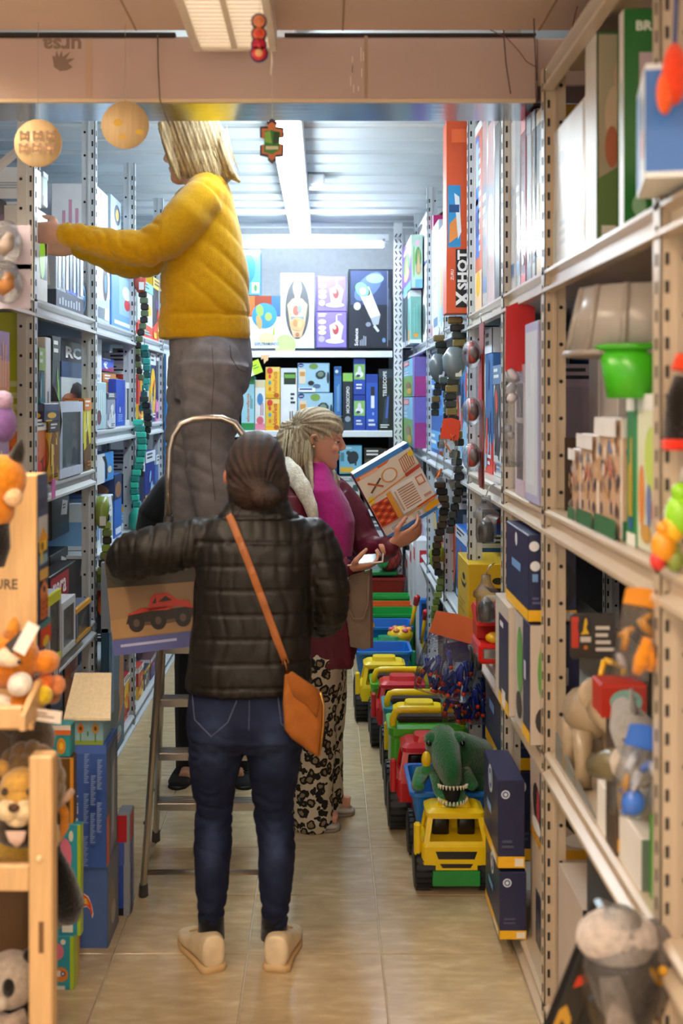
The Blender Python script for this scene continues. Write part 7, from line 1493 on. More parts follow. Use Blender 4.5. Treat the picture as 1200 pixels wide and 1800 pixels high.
# ---- person in black beyond the ladder, mostly hidden
def black_person():
    f = Fig(5.05); base = f(370, 1370); base.z = 0; body = MB()
    hM = frame(f(372, 795, 0), (.2, 1, -.1), (0, .1, 1)); head_parts(body, hM, 1.0)
    aL = [(325, 838, 0, 30, 34), (296, 866, -.02, 29, 32), (268, 905, -.03, 27, 29), (262, 925, .0, 25, 26), (285, 932, .10, 22, 22), (312, 930, .16, 18, 18)]
    aR = [(425, 838, 0, 30, 34), (440, 890, 0, 28, 30), (446, 950, .02, 25, 26), (440, 990, .10, 22, 22), (430, 1010, .16, 18, 18)]
    lL = [(346, 1090, 0, 34, 40), (336, 1170, 0, 30, 34), (332, 1250, 0, 25, 28), (330, 1352, 0, 22, 24)]; lR = [(404, 1090, 0, 34, 40), (412, 1170, 0, 30, 34), (418, 1250, 0, 25, 28), (420, 1352, 0, 22, 24)]
    f.torso(body, [(1095, 312, 436, .12, 0), (960, 322, 428, .11, 0), (850, 315, 432, .11, 0), (820, 335, 410, .08, 0)], ex=.9)
    for q in (aL, aR, lL, lR): f.limb(body, q, 12, .72)
    hand_parts(body, f(318, 930, .17), (1, .4, 0), (0, 1, 0), (0, 0, 1)); hand_parts(body, f(428, 1014, .17), (-.3, 1, -.3), (-1, 0, 0), (0, 0, 1))
    for x in (330, 420): a = f(x, 0); body.tube([Vector((a.x, a.y, .1)), Vector((a.x, a.y, .05)), Vector((a.x, a.y - .1, .04))], [.034, .034, .03], '#888')
    p = organic(body, 'person', None, 'skin', .008, 2, None, None, '#b8866c'); o = np.array(base); me = p.data; co = np.empty(len(me.vertices) * 3); me.vertices.foreach_get('co', co); me.vertices.foreach_set('co', (co.reshape(-1, 3) - o).ravel()); p.location = base; p['_o'] = [float(x) for x in o]
    tag(p, 'person in black clothes and black shoes mostly hidden beyond the ladder', 'person')
    m = MB(); f.torso(m, [(1120, 306, 442, .14, 0), (960, 312, 438, .135, 0), (850, 306, 442, .13, 0), (820, 330, 415, .1, 0), (806, 345, 400, .08, 0)], ex=.85); f.limb(m, aL, 14); f.limb(m, aR, 14); organic(m, 'coat', p, 'cloth', .009, 3, lambda co, no: .005 * wave(co, 22, 5), None, '#121215')
    m = MB(); f.torso(m, [(1090, 310, 440, .13, 0), (1140, 312, 436, .12, 0)], ex=.9); f.limb(m, lL, 14); f.limb(m, lR, 14); organic(m, 'trousers', p, 'cloth', .009, 3, lambda co, no: .004 * wave(co, 26, 6), None, '#131316')
    for x, tx in ((333, 308), (418, 432)): a, b = f(x, 0, .06), f(tx, 0, -.16); a.z = b.z = 0; shoe('shoe', p, a, b, .085, '#141416', '#0e0e10', .047, 'cloth')
    m = MB(); m.ell(hM @ Vector((-.01, 0, .135)), (.092, .10, .105), '#2a201c', 'hair', 18, 12); m.build('hair', p)
black_person()
# ---------------------------------------------------------------- wooden display stand on the left, with plush toys
WD, WD2 = '#cfa876', '#bd9562'
def PX(px, d): return (px - CX) * d / F
def PZ(py, d): return H - (py - CY) * d / F
t = thing('display_stand', 'pale wooden display stand full of plush toys in the left foreground', 'display stand', (-.75, 2.5, 0))
m = MB(); m.box(PX(50, 2.3), PX(92, 2.3), 2.30, 2.345, 0, PZ(1330, 2.3), WD, 'wood', .004)
m.box(PX(68, 2.3), PX(77, 2.3), 2.2985, 2.3, PZ(1675, 2.3), PZ(1620, 2.3), '#6a4a2a', 'wood'); m.build('post', t)
m = MB(); m.box(-.70, -.665, 2.66, 2.70, 0, PZ(1340, 2.3), WD2, 'wood', .003); m.build('post', t)
for a, b, xe in ((1525, 1572, 50), (1245, 1285, 36)):
    m = MB(); m.box(-1.12, PX(xe, 2.3), 2.31, 2.33, PZ(b, 2.3), PZ(a, 2.3), WD, 'wood', .004); m.build('rail', t)
for zz in (PZ(1566, 2.3), PZ(1280, 2.3), .30):
    m = MB(); m.loft([[(-1.12, 2.33, z), (PX(52, 2.3), 2.33, z), (-.67, 2.70, z), (-1.12, 2.70, z)] for z in (zz - .012, zz)], WD2, 'wood', False); m.build('shelf_board', t)
m = MB(); m.box(-1.12, -.70, 2.70, 2.715, 0, PZ(1150, 2.6), '#5f4426', 'wood'); m.build('back_board', t)
m = MB(); m.prism([(2.30, PZ(1285, 2.3)), (2.46, PZ(1285, 2.3)), (2.46, PZ(1190, 2.46)), (2.42, PZ(1190, 2.46)), (2.30, PZ(1258, 2.3))], PX(34, 2.3), PX(44, 2.3), WD, 'wood', 'X'); m.build('side_cheek', t)
m = MB(); m.box(PX(66, 2.3), PX(74, 2.3), 2.290, 2.30, PZ(1512, 2.3), PZ(1503, 2.3), '#e8cfa0', 'wood', .002); m.build('peg', t)
# header box with dark lettering and a printed side
a, b = P(-260, 835, 2.60), P(65, 1150, 2.60)
def f_head(fs):
    f = fs['near']; w = f.u.length; u = lambda px: (px + 260) / 325.; v = lambda py: (1150 - py) / 315.
    f.t('URE', u(-9), v(1036), u(31), v(1018), '#4a3a2a', 0, .02)
    f = fs['right']; f.q(0, 0, 1, 1, '#4a5878'); 
    f.q(.1, .80, .9, .86, '#34405c'); f.q(.05, .62, .95, .76, '#c4c8cc'); f.p([(.0, .62), (.5, .70), (1, .62)], '#e0a030'); f.q(.15, .56, .85, .62, '#f0c840'); f.q(.3, .57, .5, .61, '#7a3a20'); f.q(.1, .49, .9, .54, '#8ab0c0'); f.q(.2, .5, .4, .56, '#d8c030'); f.q(.1, .40, .9, .46, '#d8b060')
    f.p([(.15, .30), (.85, .30), (.85, .35), (.5, .40), (.15, .35)], '#d88a50'); f.e(.5, .345, .12, .018, '#3a3f54'); f.q(.15, .18, .85, .30, '#d07a44')
    for i in range(3):
        for j in range(2): f.q(.25 + .3 * j, .195 + .035 * i, .42 + .3 * j, .215 + .035 * i, '#8a3a28')
    f.q(0, .13, 1, .17, '#4a8088'); f.q(0, .03, 1, .13, '#c8481e'); f.e(.5, .05, .3, .03, '#e0c030')
carton('header_box', a.x, b.x, 2.60, 2.70, b.z, a.z, '#dcb47c', 'pale wooden header box with dark letters and little houses printed on its side', 'sign', fn=f_head, mt='wood')

def plush(name, label, parts, loc, group=None):
    """parts: (part name, colour, material, shapes); shape = ('e', centre, radii) or ('t', points, radii), local metres"""
    t = thing(name, label, 'plush toy', loc, group); o = Vector(loc)
    for nm, col, mt, shapes in parts:
        m = MB()
        for s in shapes:
            if s[0] == 'e': m.ell(o + Vector(s[1]), s[2], col, mt, 16, 10)
            else: m.tube([o + Vector(p) for p in s[1]], s[2], col, mt, 12)
        m.build(nm, t)
    return t
# lion
c = P(40, 1392, 2.38)
r = random.Random(12)
mane = [('e', (.048 * math.cos(a), .03, .050 * math.sin(a)), (.026, .032, .028)) for a in [k * .48 for k in range(13)]] + [('e', (.056 * math.cos(a), .05, .064 * math.sin(a)), (.024, .032, .030)) for a in [k * .42 + .2 for k in range(15)]]
plush('lion_plush', 'golden lion plush with a dark mane looking out of the wooden stand', [
    ('head', '#c99a48', 'plush', [('e', (0, 0, 0), (.052, .05, .054)), ('e', (0, -.012, .026), (.042, .04, .028))]),
    ('mane', '#6a5334', 'plush', mane), ('muzzle', '#d8c096', 'plush', [('e', (-.018, -.045, -.022), (.026, .026, .022)), ('e', (.018, -.045, -.022), (.026, .026, .022)), ('e', (0, -.035, -.045), (.026, .022, .015))]),
    ('nose', '#4a3020', 'matte', [('e', (0, -.070, -.008), (.012, .008, .009))]),
    ('eye', '#2a1c12', 'gloss', [('e', (-.026, -.046, .016), (.007, .006, .008))]), ('eye', '#2a1c12', 'gloss', [('e', (.026, -.046, .016), (.007, .006, .008))]),
    ('ear', '#b58a44', 'plush', [('e', (-.046, .0, .05), (.018, .014, .018))]), ('ear', '#b58a44', 'plush', [('e', (.046, .0, .05), (.018, .014, .018))]),
    ('body', '#c29a3c', 'plush', [('e', (-.02, .06, -.12), (.085, .07, .06))]), ('chest', '#3f3222', 'plush', [('e', (-.005, .015, -.085), (.06, .05, .035))]),
    ('tag', '#d8b8a8', 'cloth', [('t', [(0, -.055, -.062), (0, -.05, -.085), (0, -.045, -.098)], [(.022, .002), (.016, .002), (.003, .002)])])], c)
# foxes
c = P(40, 1190, 2.42)
plush('fox_plush', 'orange fox plush with a white tail tip in the top tray of the wooden stand', [
    ('body', '#d07a1c', 'plush', [('e', (-.04, .03, .03), (.07, .06, .06)), ('e', (.036, .05, .02), (.032, .04, .026)), ('e', (.0, .0, -.055), (.03, .03, .025))]),
    ('tail_tip', '#efe6d8', 'plush', [('e', (.002, -.03, -.008), (.026, .026, .026))]), ('chest', '#ecdcc8', 'plush', [('e', (-.055, -.01, -.055), (.04, .03, .02))]),
    ('snout', '#e8c8a8', 'plush', [('t', [(-.035, -.03, .05), (-.01, -.045, .045), (.004, -.05, .043)], [.02, .014, .008])]), ('nose', '#2a1a14', 'gloss', [('e', (.007, -.052, .044), (.006, .006, .005))]),
    ('ear', '#d88a30', 'plush', [('t', [(-.03, .02, .08), (-.025, .02, .11), (-.022, .02, .125)], [.02, .014, .004])])], c)
c = P(6, 880, 2.45)
plush('fox_plush', 'big orange fox plush with a black ear before the wooden header box', [
    ('head', '#d8841c', 'plush', [('e', (0, 0, .045), (.05, .05, .055)), ('e', (-.03, 0, -.02), (.055, .05, .05))]),
    ('ear', '#1a1512', 'plush', [('t', [(.026, .0, .09), (.034, 0, .11), (.04, 0, .135)], [.018, .014, .004])]), ('leg', '#171310', 'plush', [('t', [(-.01, -.01, -.05), (-.005, -.01, -.10), (-.012, -.01, -.14)], [.026, .024, .018])]),
    ('cheek', '#e8c090', 'plush', [('e', (.03, -.03, .01), (.02, .02, .02))])], c)
c = P(46, 1122, 2.36); m = MB(); 
M_ = Matrix.Translation(c) @ Matrix.Rotation(math.radians(28), 4, 'Y'); m.box(-.014, .014, -.001, .001, -.034, .034, '#efece6', 'card', 0, M_); m.build('price_tag', label='white price tag sticking up from the fox plush', cat='tag')
c = P(30, 1128, 2.37); m = MB(); M_ = Matrix.Translation(c) @ Matrix.Rotation(math.radians(50), 4, 'Y'); m.box(-.012, .012, -.001, .001, -.024, .024, '#3a3430', 'card', 0, M_); m.build('price_tag', label='dark brown tag behind the white price tag on the fox plush', cat='tag')
for i, (x, y, rr, cc, l) in enumerate(((75, 1222, .022, '#e0c028', 'small yellow plush ball'), (82, 1200, .02, '#d86a28', 'small orange plush ball'), (98, 1204, .022, '#e08a50', 'small peach plush ball'), (70, 1200, .018, '#8a5a5a', 'small mauve plush ball'), (92, 1222, .02, '#9a6a4a', 'small brown plush ball'))):
    c = P(x, y, 2.44 + .02 * i); m = MB(); m.ell(c, (rr, rr, rr), cc, 'plush', 12, 8); m.ell(c + Vector((rr * .5, -rr * .6, rr * .5)), rr * .35, cc, 'plush', 8, 6); m.build('plush_ball', label=l + ' beside the fox plush', cat='plush toy')
c = P(80, 1258, 2.40); m = MB(); M_ = Matrix.Translation(c) @ Matrix.Rotation(math.radians(8), 4, 'Y'); m.box(-.034, .034, -.001, .001, -.013, .013, '#ded2c4', 'card', 0, M_); f = Fr(m, M_ @ Vector((-.034, -.0012, -.013)), M_.to_3x3() @ Vector((.068, 0, 0)), M_.to_3x3() @ Vector((0, 0, .026)), (0, -1, 0)); f.lines(.2, .25, .8, .75, 2, '#8a7a6c'); m.build('shelf_label', label='white label with faint print under the plush balls', cat='label')
# grey long haired plush and panda
c = P(58, 1300, 2.54)
plush('grey_plush', 'shaggy grey brown plush back behind the lion mane', [('body', '#5a4c3c', 'plush', [('e', (0, 0, 0), (.05, .05, .055)), ('e', (-.04, .02, .03), (.04, .04, .03))])], c)
c = P(18, 1722, 2.42)
plush('panda_plush', 'panda plush lying in the lowest tray of the wooden stand', [
    ('head', '#a89a8c', 'plush', [('e', (0, 0, 0), (.062, .055, .06))]), ('eye_patch', '#14100e', 'plush', [('e', (.010, -.050, .008), (.014, .01, .02))]), ('eye_patch', '#14100e', 'plush', [('e', (-.032, -.046, .008), (.014, .01, .02))]),
    ('muzzle', '#b8ab9c', 'plush', [('e', (-.014, -.052, -.024), (.024, .016, .016))]), ('ear', '#14100e', 'plush', [('e', (.046, .0, .05), (.02, .014, .02))]), ('body', '#1a1512', 'plush', [('e', (-.01, .04, -.10), (.075, .07, .06))]),
    ('arm', '#9a8878', 'plush', [('t', [(-.03, -.03, -.065), (.01, -.05, -.07), (.045, -.04, -.055)], [.02, .02, .016])])], c)
# hanging black plush limb, tiger striped tail
c = P(110, 1560, 2.62)
plush('black_plush', 'long black plush toy hanging beside the wooden stand', [('body', '#0c0a0a', 'plush', [('t', [(-.03, .0, .16), (-.025, 0, .08), (-.005, 0, .02), (.01, 0, -.045), (.008, 0, -.075)], [.012, .022, .034, .042, .03])]), ('head', '#0c0a0a', 'plush', [('e', (-.03, .0, .19), (.022, .02, .04))])], c)
c = P(104, 1430, 2.58)
plush('orange_plush', 'slim orange plush tail curling beside the lion', [('tail', '#c87f28', 'plush', [('t', [(-.015, 0, .05), (.0, 0, .03), (.012, 0, .0), (.012, 0, -.03), (.0, 0, -.06)], [.008, .011, .011, .011, .007])]), ('paw', '#c8a890', 'plush', [('t', [(.005, -.02, .03), (.022, -.02, .045), (.035, -.02, .06)], [.010, .009, .007])])], c)
# cards and game cartons behind the stand
def slim(x0, x1, y0, y1, d, dep, col, label, fn, **k):
    a, b = P(x0, y0, d), P(x1, y1, d); return carton('toy_box', a.x, b.x, d, d + dep, max(b.z, .001), a.z, col, label, fn=fn, **k)
def f_teal(fs):
    f = fs['near']; f.q(0, 0, 1, 1, '#2f9ab0'); f.q(.82, 0, 1, 1, '#a8c828'); f.e(.2, .72, .34, .16, '#e07a98', 12); f.e(.5, .90, .12, .05, '#e8e8d8'); f.e(.42, .3, .32, .14, '#e08a3c', 12); f.e(.3, .32, .14, .06, '#f0eee8', 10); f.e(.5, .32, .12, .05, '#6a5a88', 10); f.e(.5, .32, .05, .025, '#f0eee8', 8); f.q(.05, .03, .6, .1, '#e8e8e0')
    f = fs['right']; f.q(0, 0, 1, 1, '#b8cc3a')
slim(108, 142, 1450, 1644, 3.25, .03, '#2f9ab0', 'turquoise game carton with a lime edge behind the black plush', f_teal)
slim(92, 130, 1646, 1743, 3.235, .05, '#2f9ab0', 'turquoise game carton with an orange creature picture at floor level', f_teal)
slim(128, 136, 1640, 1722, 3.30, .03, '#e0a020', 'thin yellow card box behind the turquoise game cartons', lambda fs: fs['near'].q(.5, 0, 1, 1, '#2f7a88'))
slim(88, 124, 1275, 1331, 3.26, .06, '#2f9098', 'teal carton with an orange flower picture beside the birdhouse', lambda fs: (fs['near'].q(0, .8, 1, 1, '#e8dccb'), fs['near'].q(0, .7, 1, .85, '#e07030'), fs['near'].e(.55, .35, .22, .26, '#d8902c', 12), fs['near'].e(.55, .35, .1, .12, '#f0c040', 10)))
slim(96, 129, 1332, 1449, 3.26, .05, '#6a4a1c', 'brown carton with a yellow edge left of the blue track cartons', lambda fs: (fs['near'].q(.82, 0, 1, 1, '#d8902c'), fs['near'].q(.0, .0, .7, .4, '#1a1512'), fs['near'].e(.4, .35, .2, .12, '#e8d8c8')))
# blue track set cartons
def f_track(fs):
    f = fs['near']; f.q(0, 0, 1, 1, '#3a5aa4'); f.q(0, .93, 1, 1, '#4a6ab8')
    for i, (x, b) in enumerate(((.30, .68), (.30, .36), (.30, .02), (.55, .52), (.55, .22), (.78, .66), (.78, .32))): f.q(x, b, x + .17, b + .26, '#3f60aa'); [f.q(x + .01, b + .245 - k * .015, x + .16 - .03 * ((k * 7) % 3), b + .252 - k * .015, '#8fa6d4') for k in range(16)]
    f.t('STEERING LIFT', .08, .03, .22, .66, '#e4ecf8', 90, .03)
    f = fs['right']; f.q(0, 0, 1, 1, '#4a5570'); f.q(0, 0, .25, .4, '#d0602c'); f.p([(.3, .05), (.9, .1), (.8, .95), (.4, .9)], '#7a8494'); f.p([(.45, .2), (.6, .2), (.7, .8), (.5, .75)], '#b8c0c8'); f.q(0, .96, 1, 1, '#4a6ab8')
a, b = P(131, 1310, 3.46), P(190, 1526, 3.46)
zt2 = PZ(1526, 3.46)
carton('toy_box', PX(131, 3.46), PX(187, 3.46), 3.46, 3.64, zt2 + .001, PZ(1310, 3.46), '#3a5aa4', 'blue track set carton with columns of print, on top of the plain blue carton', fn=f_track)
def f_flame(fs):
    f = fs['near']; f.q(0, 0, 1, 1, '#44609e'); f.q(.02, .02, .98, .98, '#48649f')
    o = [(.0, .64), (.12, .66), (.28, .62), (.40, .54), (.46, .44), (.42, .38), (.36, .48), (.24, .52), (.0, .50)]
    f.p([(x * 1.06, y + (.012 if y > .55 else -.012)) for x, y in o], '#e8e2d8'); f.p(o, '#d8481c'); f.p([(.0, .62), (.14, .64), (.28, .58), (.34, .53), (.2, .54), (.0, .53)], '#e88a20'); f.t('LS', .05, .545, .26, .61, '#f4d840', 0, .05)
    f = fs['right']; f.q(0, 0, 1, 1, '#6a6f7c'); f.e(.4, .5, .25, .2, '#8a7a70'); f.e(.5, .3, .2, .14, '#b0a8a0'); f.q(0, 0, 1, .06, '#4a5f98')
carton('toy_box', PX(141, 3.48), PX(188, 3.48) + .002, 3.48, 3.66, .001, zt2, '#44609e', 'plain blue toy car carton with a flame emblem at floor level', fn=f_flame)
a, b = P(206, 1430, 3.70), P(222, 1615, 3.70)
carton('toy_pack', a.x, b.x + .012, 3.70, 3.78, .001, a.z, '#8a919c', 'clear toy pack with a red top standing on the floor behind the blue cartons', 'toy pack', fn=lambda fs: [(fs[k].q(0, .72, .75, .98, '#b02028'), fs[k].q(0, .5, .55, .72, '#4a5aa8'), fs[k].q(.1, .06, .5, .5, '#2f4aa0'), fs[k].q(.1, 0, .5, .08, '#16161a')) for k in ('near', 'right')])
# birdhouse
t = thing('toy_birdhouse', 'small wooden birdhouse with a pale roof and painted flowers on the blue cartons', 'birdhouse', (PX(148, 3.44), 3.44, PZ(1310, 3.46)))
z0 = PZ(1310, 3.46) + .001; xa, xb = PX(121, 3.40), PX(174, 3.40); m = MB(); m.box(xa, xb, 3.46, 3.60, z0, z0 + .088, '#8ab4c4', 'wood', .002); m.build('walls', t)
m = MB(); f = Fr(m, (xa, 3.46, z0), (xb - xa, 0, 0), (0, 0, .088), (0, -1, 0)); f.q(0, 0, 1, .16, '#8aa04a')
for x, cc in ((.25, '#c87a30'), (.75, '#b8843a')): f.q(x - .02, .1, x + .02, .5, '#5a8a3a'); f.e(x, .58, .12, .18, cc, 8); f.e(x, .58, .05, .08, '#5a3a1c', 8)
f.e(.5, .4, .03, .1, '#5a8a3a'); m.build('print', t)
m = MB(); zr = z0 + .085; m.loft([[(xa - .022, 3.425, zr), (xb + .03, 3.425, zr), (xb + .03, 3.425, zr + .008), (xa - .022, 3.425, zr + .008)], [(xa - .022, 3.58, zr + .10), (xb + .004, 3.58, zr + .10), (xb + .004, 3.58, zr + .108), (xa - .022, 3.58, zr + .108)]], '#f2e0bc', 'wood', False); m.build('roof', t)
# left edge: hanging blisters and cartons of the nearest left unit
for i, (y, cc, l) in enumerate(((430, '#d8c0b0', 'upper clear blister pack at the left edge with a faint pink toy'), (500, '#d88a30', 'lower clear blister pack at the left edge with an orange toy'))):
    c = P(12, y, 3.0); t = thing('blister_pack', l, 'toy pack', c); m = MB(); m.ell(c, (.042, .05, .052), '#fff', 'clear', 16, 10); m.ell(c + Vector((.0, 0, .035)), (.03, .04, .03), '#fff', 'clear', 12, 8); m.build('blister', t)
    m = MB(); m.tube([c + Vector((-.02, 0, -.02)), c + Vector((.0, 0, .0)), c + Vector((.012, 0, .03))], [.016, .022, .012], cc, 'plastic', 10); m.build('toy', t)
    m = MB(); m.box(c.x - .05, c.x + .05, c.y + .05, c.y + .053, c.z - .06, c.z + .06, '#c8c0d0'); m.build('card', t)
LL(-28, 17, 575, 1.405, '#b86a5a', 'purple and orange carton at the left edge of the view', fn=lambda fs: [(fs[k].q(0, .5, 1, 1, '#8a5a8a'), fs[k].q(0, 0, 1, .5, '#c8743c'), fs[k].lines(.1, .05, .9, .9, 8, '#d89a6a', True)) for k in ('right', 'near')], z0=PZ(685, 3.3))
LL(-28, 17, 690, 1.405, '#b8a08a', 'beige carton under the purple and orange carton at the left edge', pal=['#c8b09a', '#8a6a9a', '#d8c8b8', '#a88aa8'])
c = P(6, 745, 2.9); plush('purple_plush', 'lilac patterned plush at the left edge above the orange fox', [('body', '#7a5a98', 'plush', [('e', (0, 0, 0), (.035, .035, .05))]), ('head', '#b8a0c0', 'plush', [('e', (0, -.005, .06), (.026, .026, .026))])], c)
LL(-28, 50, 330, 2.05, '#2a2226', 'dark board at the left edge under the beam', fn=lambda fs: fs['right'].e(.5, .8, .2, .06, '#6a4a6a'), dep=.1, ins=.12)

# ---------------------------------------------------------------- discs and ornaments hanging in front of the beam
def disc(px, py, rpx, d, label, mark):
    c = P(px, py, d); r = rpx * d / F; t = thing('cork_disc', label, 'hanging disc', c)
    m = MB(); m.lathe([(.001, -.002), (r, -.002), (r, .002), (.001, .002)], c, '#dcc090', 'wood', 36, 'Y'); m.build('disc', t)
    m = MB(); f = Fr(m, c + Vector((-r, -.002, -r)), (2 * r, 0, 0), (0, 0, 2 * r), (0, -1, 0)); mark(f); m.build('print', t)
    m = MB(); m.tube([c + Vector((0, 0, r)), Vector((c.x, c.y, 2.774))], .0008, '#b8a898', 'cloth', 5); m.build('string', t)
def bears(f):
    for j in range(2):
        for i in range(3):
            x, y = .22 + .28 * i, .64 - .27 * j; 
            f.q(x - .10, y - .07, x + .10, y + .07, '#8a6a50'); f.e(x - .07, y + .08, .04, .04, '#8a6a50', 8); f.e(x + .07, y + .08, .04, .04, '#8a6a50', 8); f.q(x - .09, y - .10, x - .05, y - .05, '#8a6a50'); f.q(x + .05, y - .10, x + .09, y - .05, '#8a6a50'); f.e(x - .02, y, .045, .035, '#d8ab6c', 8); f.e(x + .06, y - .01, .02, .02, '#d8ab6c', 8)
disc(67, 252, 42, 3.2, 'cork disc with six dark animal stamps hanging at the upper left', bears)
disc(220, 220, 42, 3.22, 'plain cork disc with faint yellow marks hanging under the beam', lambda f: (f.e(.35, .55, .1, .08, '#e0b850', 10), f.e(.8, .35, .08, .06, '#e4bc48', 10), f.e(.45, .25, .1, .06, '#dcb45c', 10)))
t = thing('hanging_ornament', 'hanging ornament of four red and orange circles below the pale lamp', 'ornament', P(455, 105, 2.62)); d = 2.62
for i, (y, r, c1, c2) in enumerate(((38, 11, '#e08a60', '#d8784c'), (60, 11, '#e86a40', '#d83a20'), (79, 11, '#c8203a', '#c8203a'), (94, 13, '#d8303a', '#f0b080'))):
    c = P(455, y, d); rr = r * d / F; m = MB(); m.lathe([(.001, -.003), (rr + .004, -.003), (rr + .004, .003), (.001, .003)], c, '#3a2a5a', 'plastic', 20, 'Y'); m.lathe([(.001, -.0045), (rr, -.0045), (rr, -.003)], c, c1, 'plastic', 20, 'Y'); m.lathe([(.001, -.0055), (rr * .55, -.0055), (rr * .55, -.0045)], c, c2, 'plastic', 14, 'Y'); m.build('circle', t)
m = MB(); m.tube([P(456, 30, d), P(457, 0, d), Vector((P(457, 0, d).x, d, 2.694))], .0009, '#d8c8b8', 'cloth', 5); m.build('string', t)
t = thing('hanging_ornament', 'green and orange jigsaw piece ornament hanging before the strip lamp', 'ornament', P(478, 280, 3.24)); d = 3.24
def jig(k):
    c = P(478, 250, d); s = d / F; p = [(-20, 26), (-7, 26), (-9, 33), (0, 39), (9, 33), (7, 26), (20, 24), (20, 8), (13, 8), (12, -2), (20, -4), (19, -24), (7, -25), (7, -30), (0, -36), (-7, -30), (-7, -25), (-20, -22), (-20, -6), (-13, -4), (-12, 6), (-20, 8)]
    return [(c.x + a * s * k, c.z + b * s * k) for a, b in p]
m = MB(); m.prism(jig(1.06)[::-1], d - .002, d + .004, '#3a2a4a', 'plastic'); m.build('base', t)
m = MB(); m.prism(jig(.9)[::-1], d - .004, d - .002, '#c8784a', 'plastic'); m.build('rim', t)
m = MB(); f = Fr(m, P(462, 272, d - .0045), (32 * d / F, 0, 0), (0, 0, 44 * d / F), (0, -1, 0)); f.p([(.05, .1), (.5, .02), (.9, .2), (.95, .9), (.5, .98), (.1, .95)], '#2f7a34'); f.p([(.1, .5), (.5, .45), (.4, .95), (.1, .9)], '#7fb850'); f.p([(.55, .4), (.9, .5), (.9, .9), (.6, .9)], '#14401c'); f.q(.15, .2, .85, .34, '#d8d8b0'); m.build('print', t)
m = MB(); m.tube([P(478, 213, d), P(478, 100, d), Vector((P(478, 100, d).x, d, 2.774))], .0009, '#d8d0c8', 'cloth', 5); m.build('string', t)
m = MB(); a = P(477, 90, 3.1); m.tube([a, a + Vector((.002, 0, -.03)), a + Vector((-.002, 0, -.065))], [.0015, .0035, .0015], '#f0e6d4', 'plastic', 6); m.build('lamp_cord', label='short pale pull cord under the louvred lamp', cat='cord')
def wire(pts, r, col, label, name='wire', cat='wire'):
    m = MB(); m.tube(pts, r, col, 'plastic', 6); m.build(name, label=label, cat=cat)
d = 3.27
wire([P(277, 62, d), P(278, 120, d), P(281, 175, d), P(290, 200, d + .02), P(300, 222, d + .05)], .0022, '#7a6a58', 'thin rod hanging down the beam above the blonde bob')
wire([P(884, 45, d), P(889, 110, d), P(897, 165, d)], .0018, '#5a4a40', 'thin rod hanging at the right end of the beam')
wire([P(937, -5, d - .1), P(939, 70, d - .1), P(943, 142, d - .1)], .0018, '#5a4a40', 'thin rod hanging from the ceiling beside the beige post')
wire([P(860, 52, d), P(890, 66, d), P(912, 90, d), P(925, 108, d), P(942, 118, d - .05)], .0014, '#8a4a3a', 'thin red wire sagging at the right end of the beam')
wire([P(980, 108, d - .2), P(994, 80, d - .2), P(1004, 56, d - .2), P(1012, 20, d - .2), P(1020, -6, d - .2)], .0018, '#8a3a30', 'red wire climbing beside the top right shelf')

# ---------------------------------------------------------------- near right: top boards, toys and hanging bags
for y0, y1, l in ((1.0, 1.98, 'nearest'), (1.99, 3.03, 'second')):
    m = shelf_mb('R', y0, y1, 2.60, .62, '#cdbfae'); m.build('top_board', label='beige metal top board over the %s right shelf unit' % l, cat='shelf board')
m = MB(); m.tube([(XR - .06, 2.6, 2.64), (XR + .5, 2.6, 2.64)], .008, '#4a4440', 'metal', 8); m.build('crossbar', label='dark bar lying across the top board at the upper right', cat='bar')
# grey dinosaur plush on the middle shelf
c = Vector((XR + .075, 2.90, 1.406))
plush('dinosaur_plush', 'small grey dinosaur plush before the dark brown board', [('body', '#6a6258', 'plush', [('e', (0, 0, .055), (.032, .04, .055))]), ('head', '#78705f', 'plush', [('e', (.005, -.02, .12), (.026, .032, .022)), ('e', (.012, -.045, .125), (.016, .02, .012))]), ('leg', '#5f574c', 'plush', [('e', (-.015, -.03, .02), (.018, .03, .02))]), ('leg', '#5f574c', 'plush', [('e', (.022, -.03, .02), (.018, .03, .02))]), ('tail', '#5f574c', 'plush', [('t', [(-.01, .03, .03), (-.02, .07, .02), (-.02, .1, .016)], [.02, .012, .005])]), ('eye', '#14100c', 'gloss', [('e', (-.012, -.04, .13), (.004, .004, .004))])], c)
LOWZ = .751
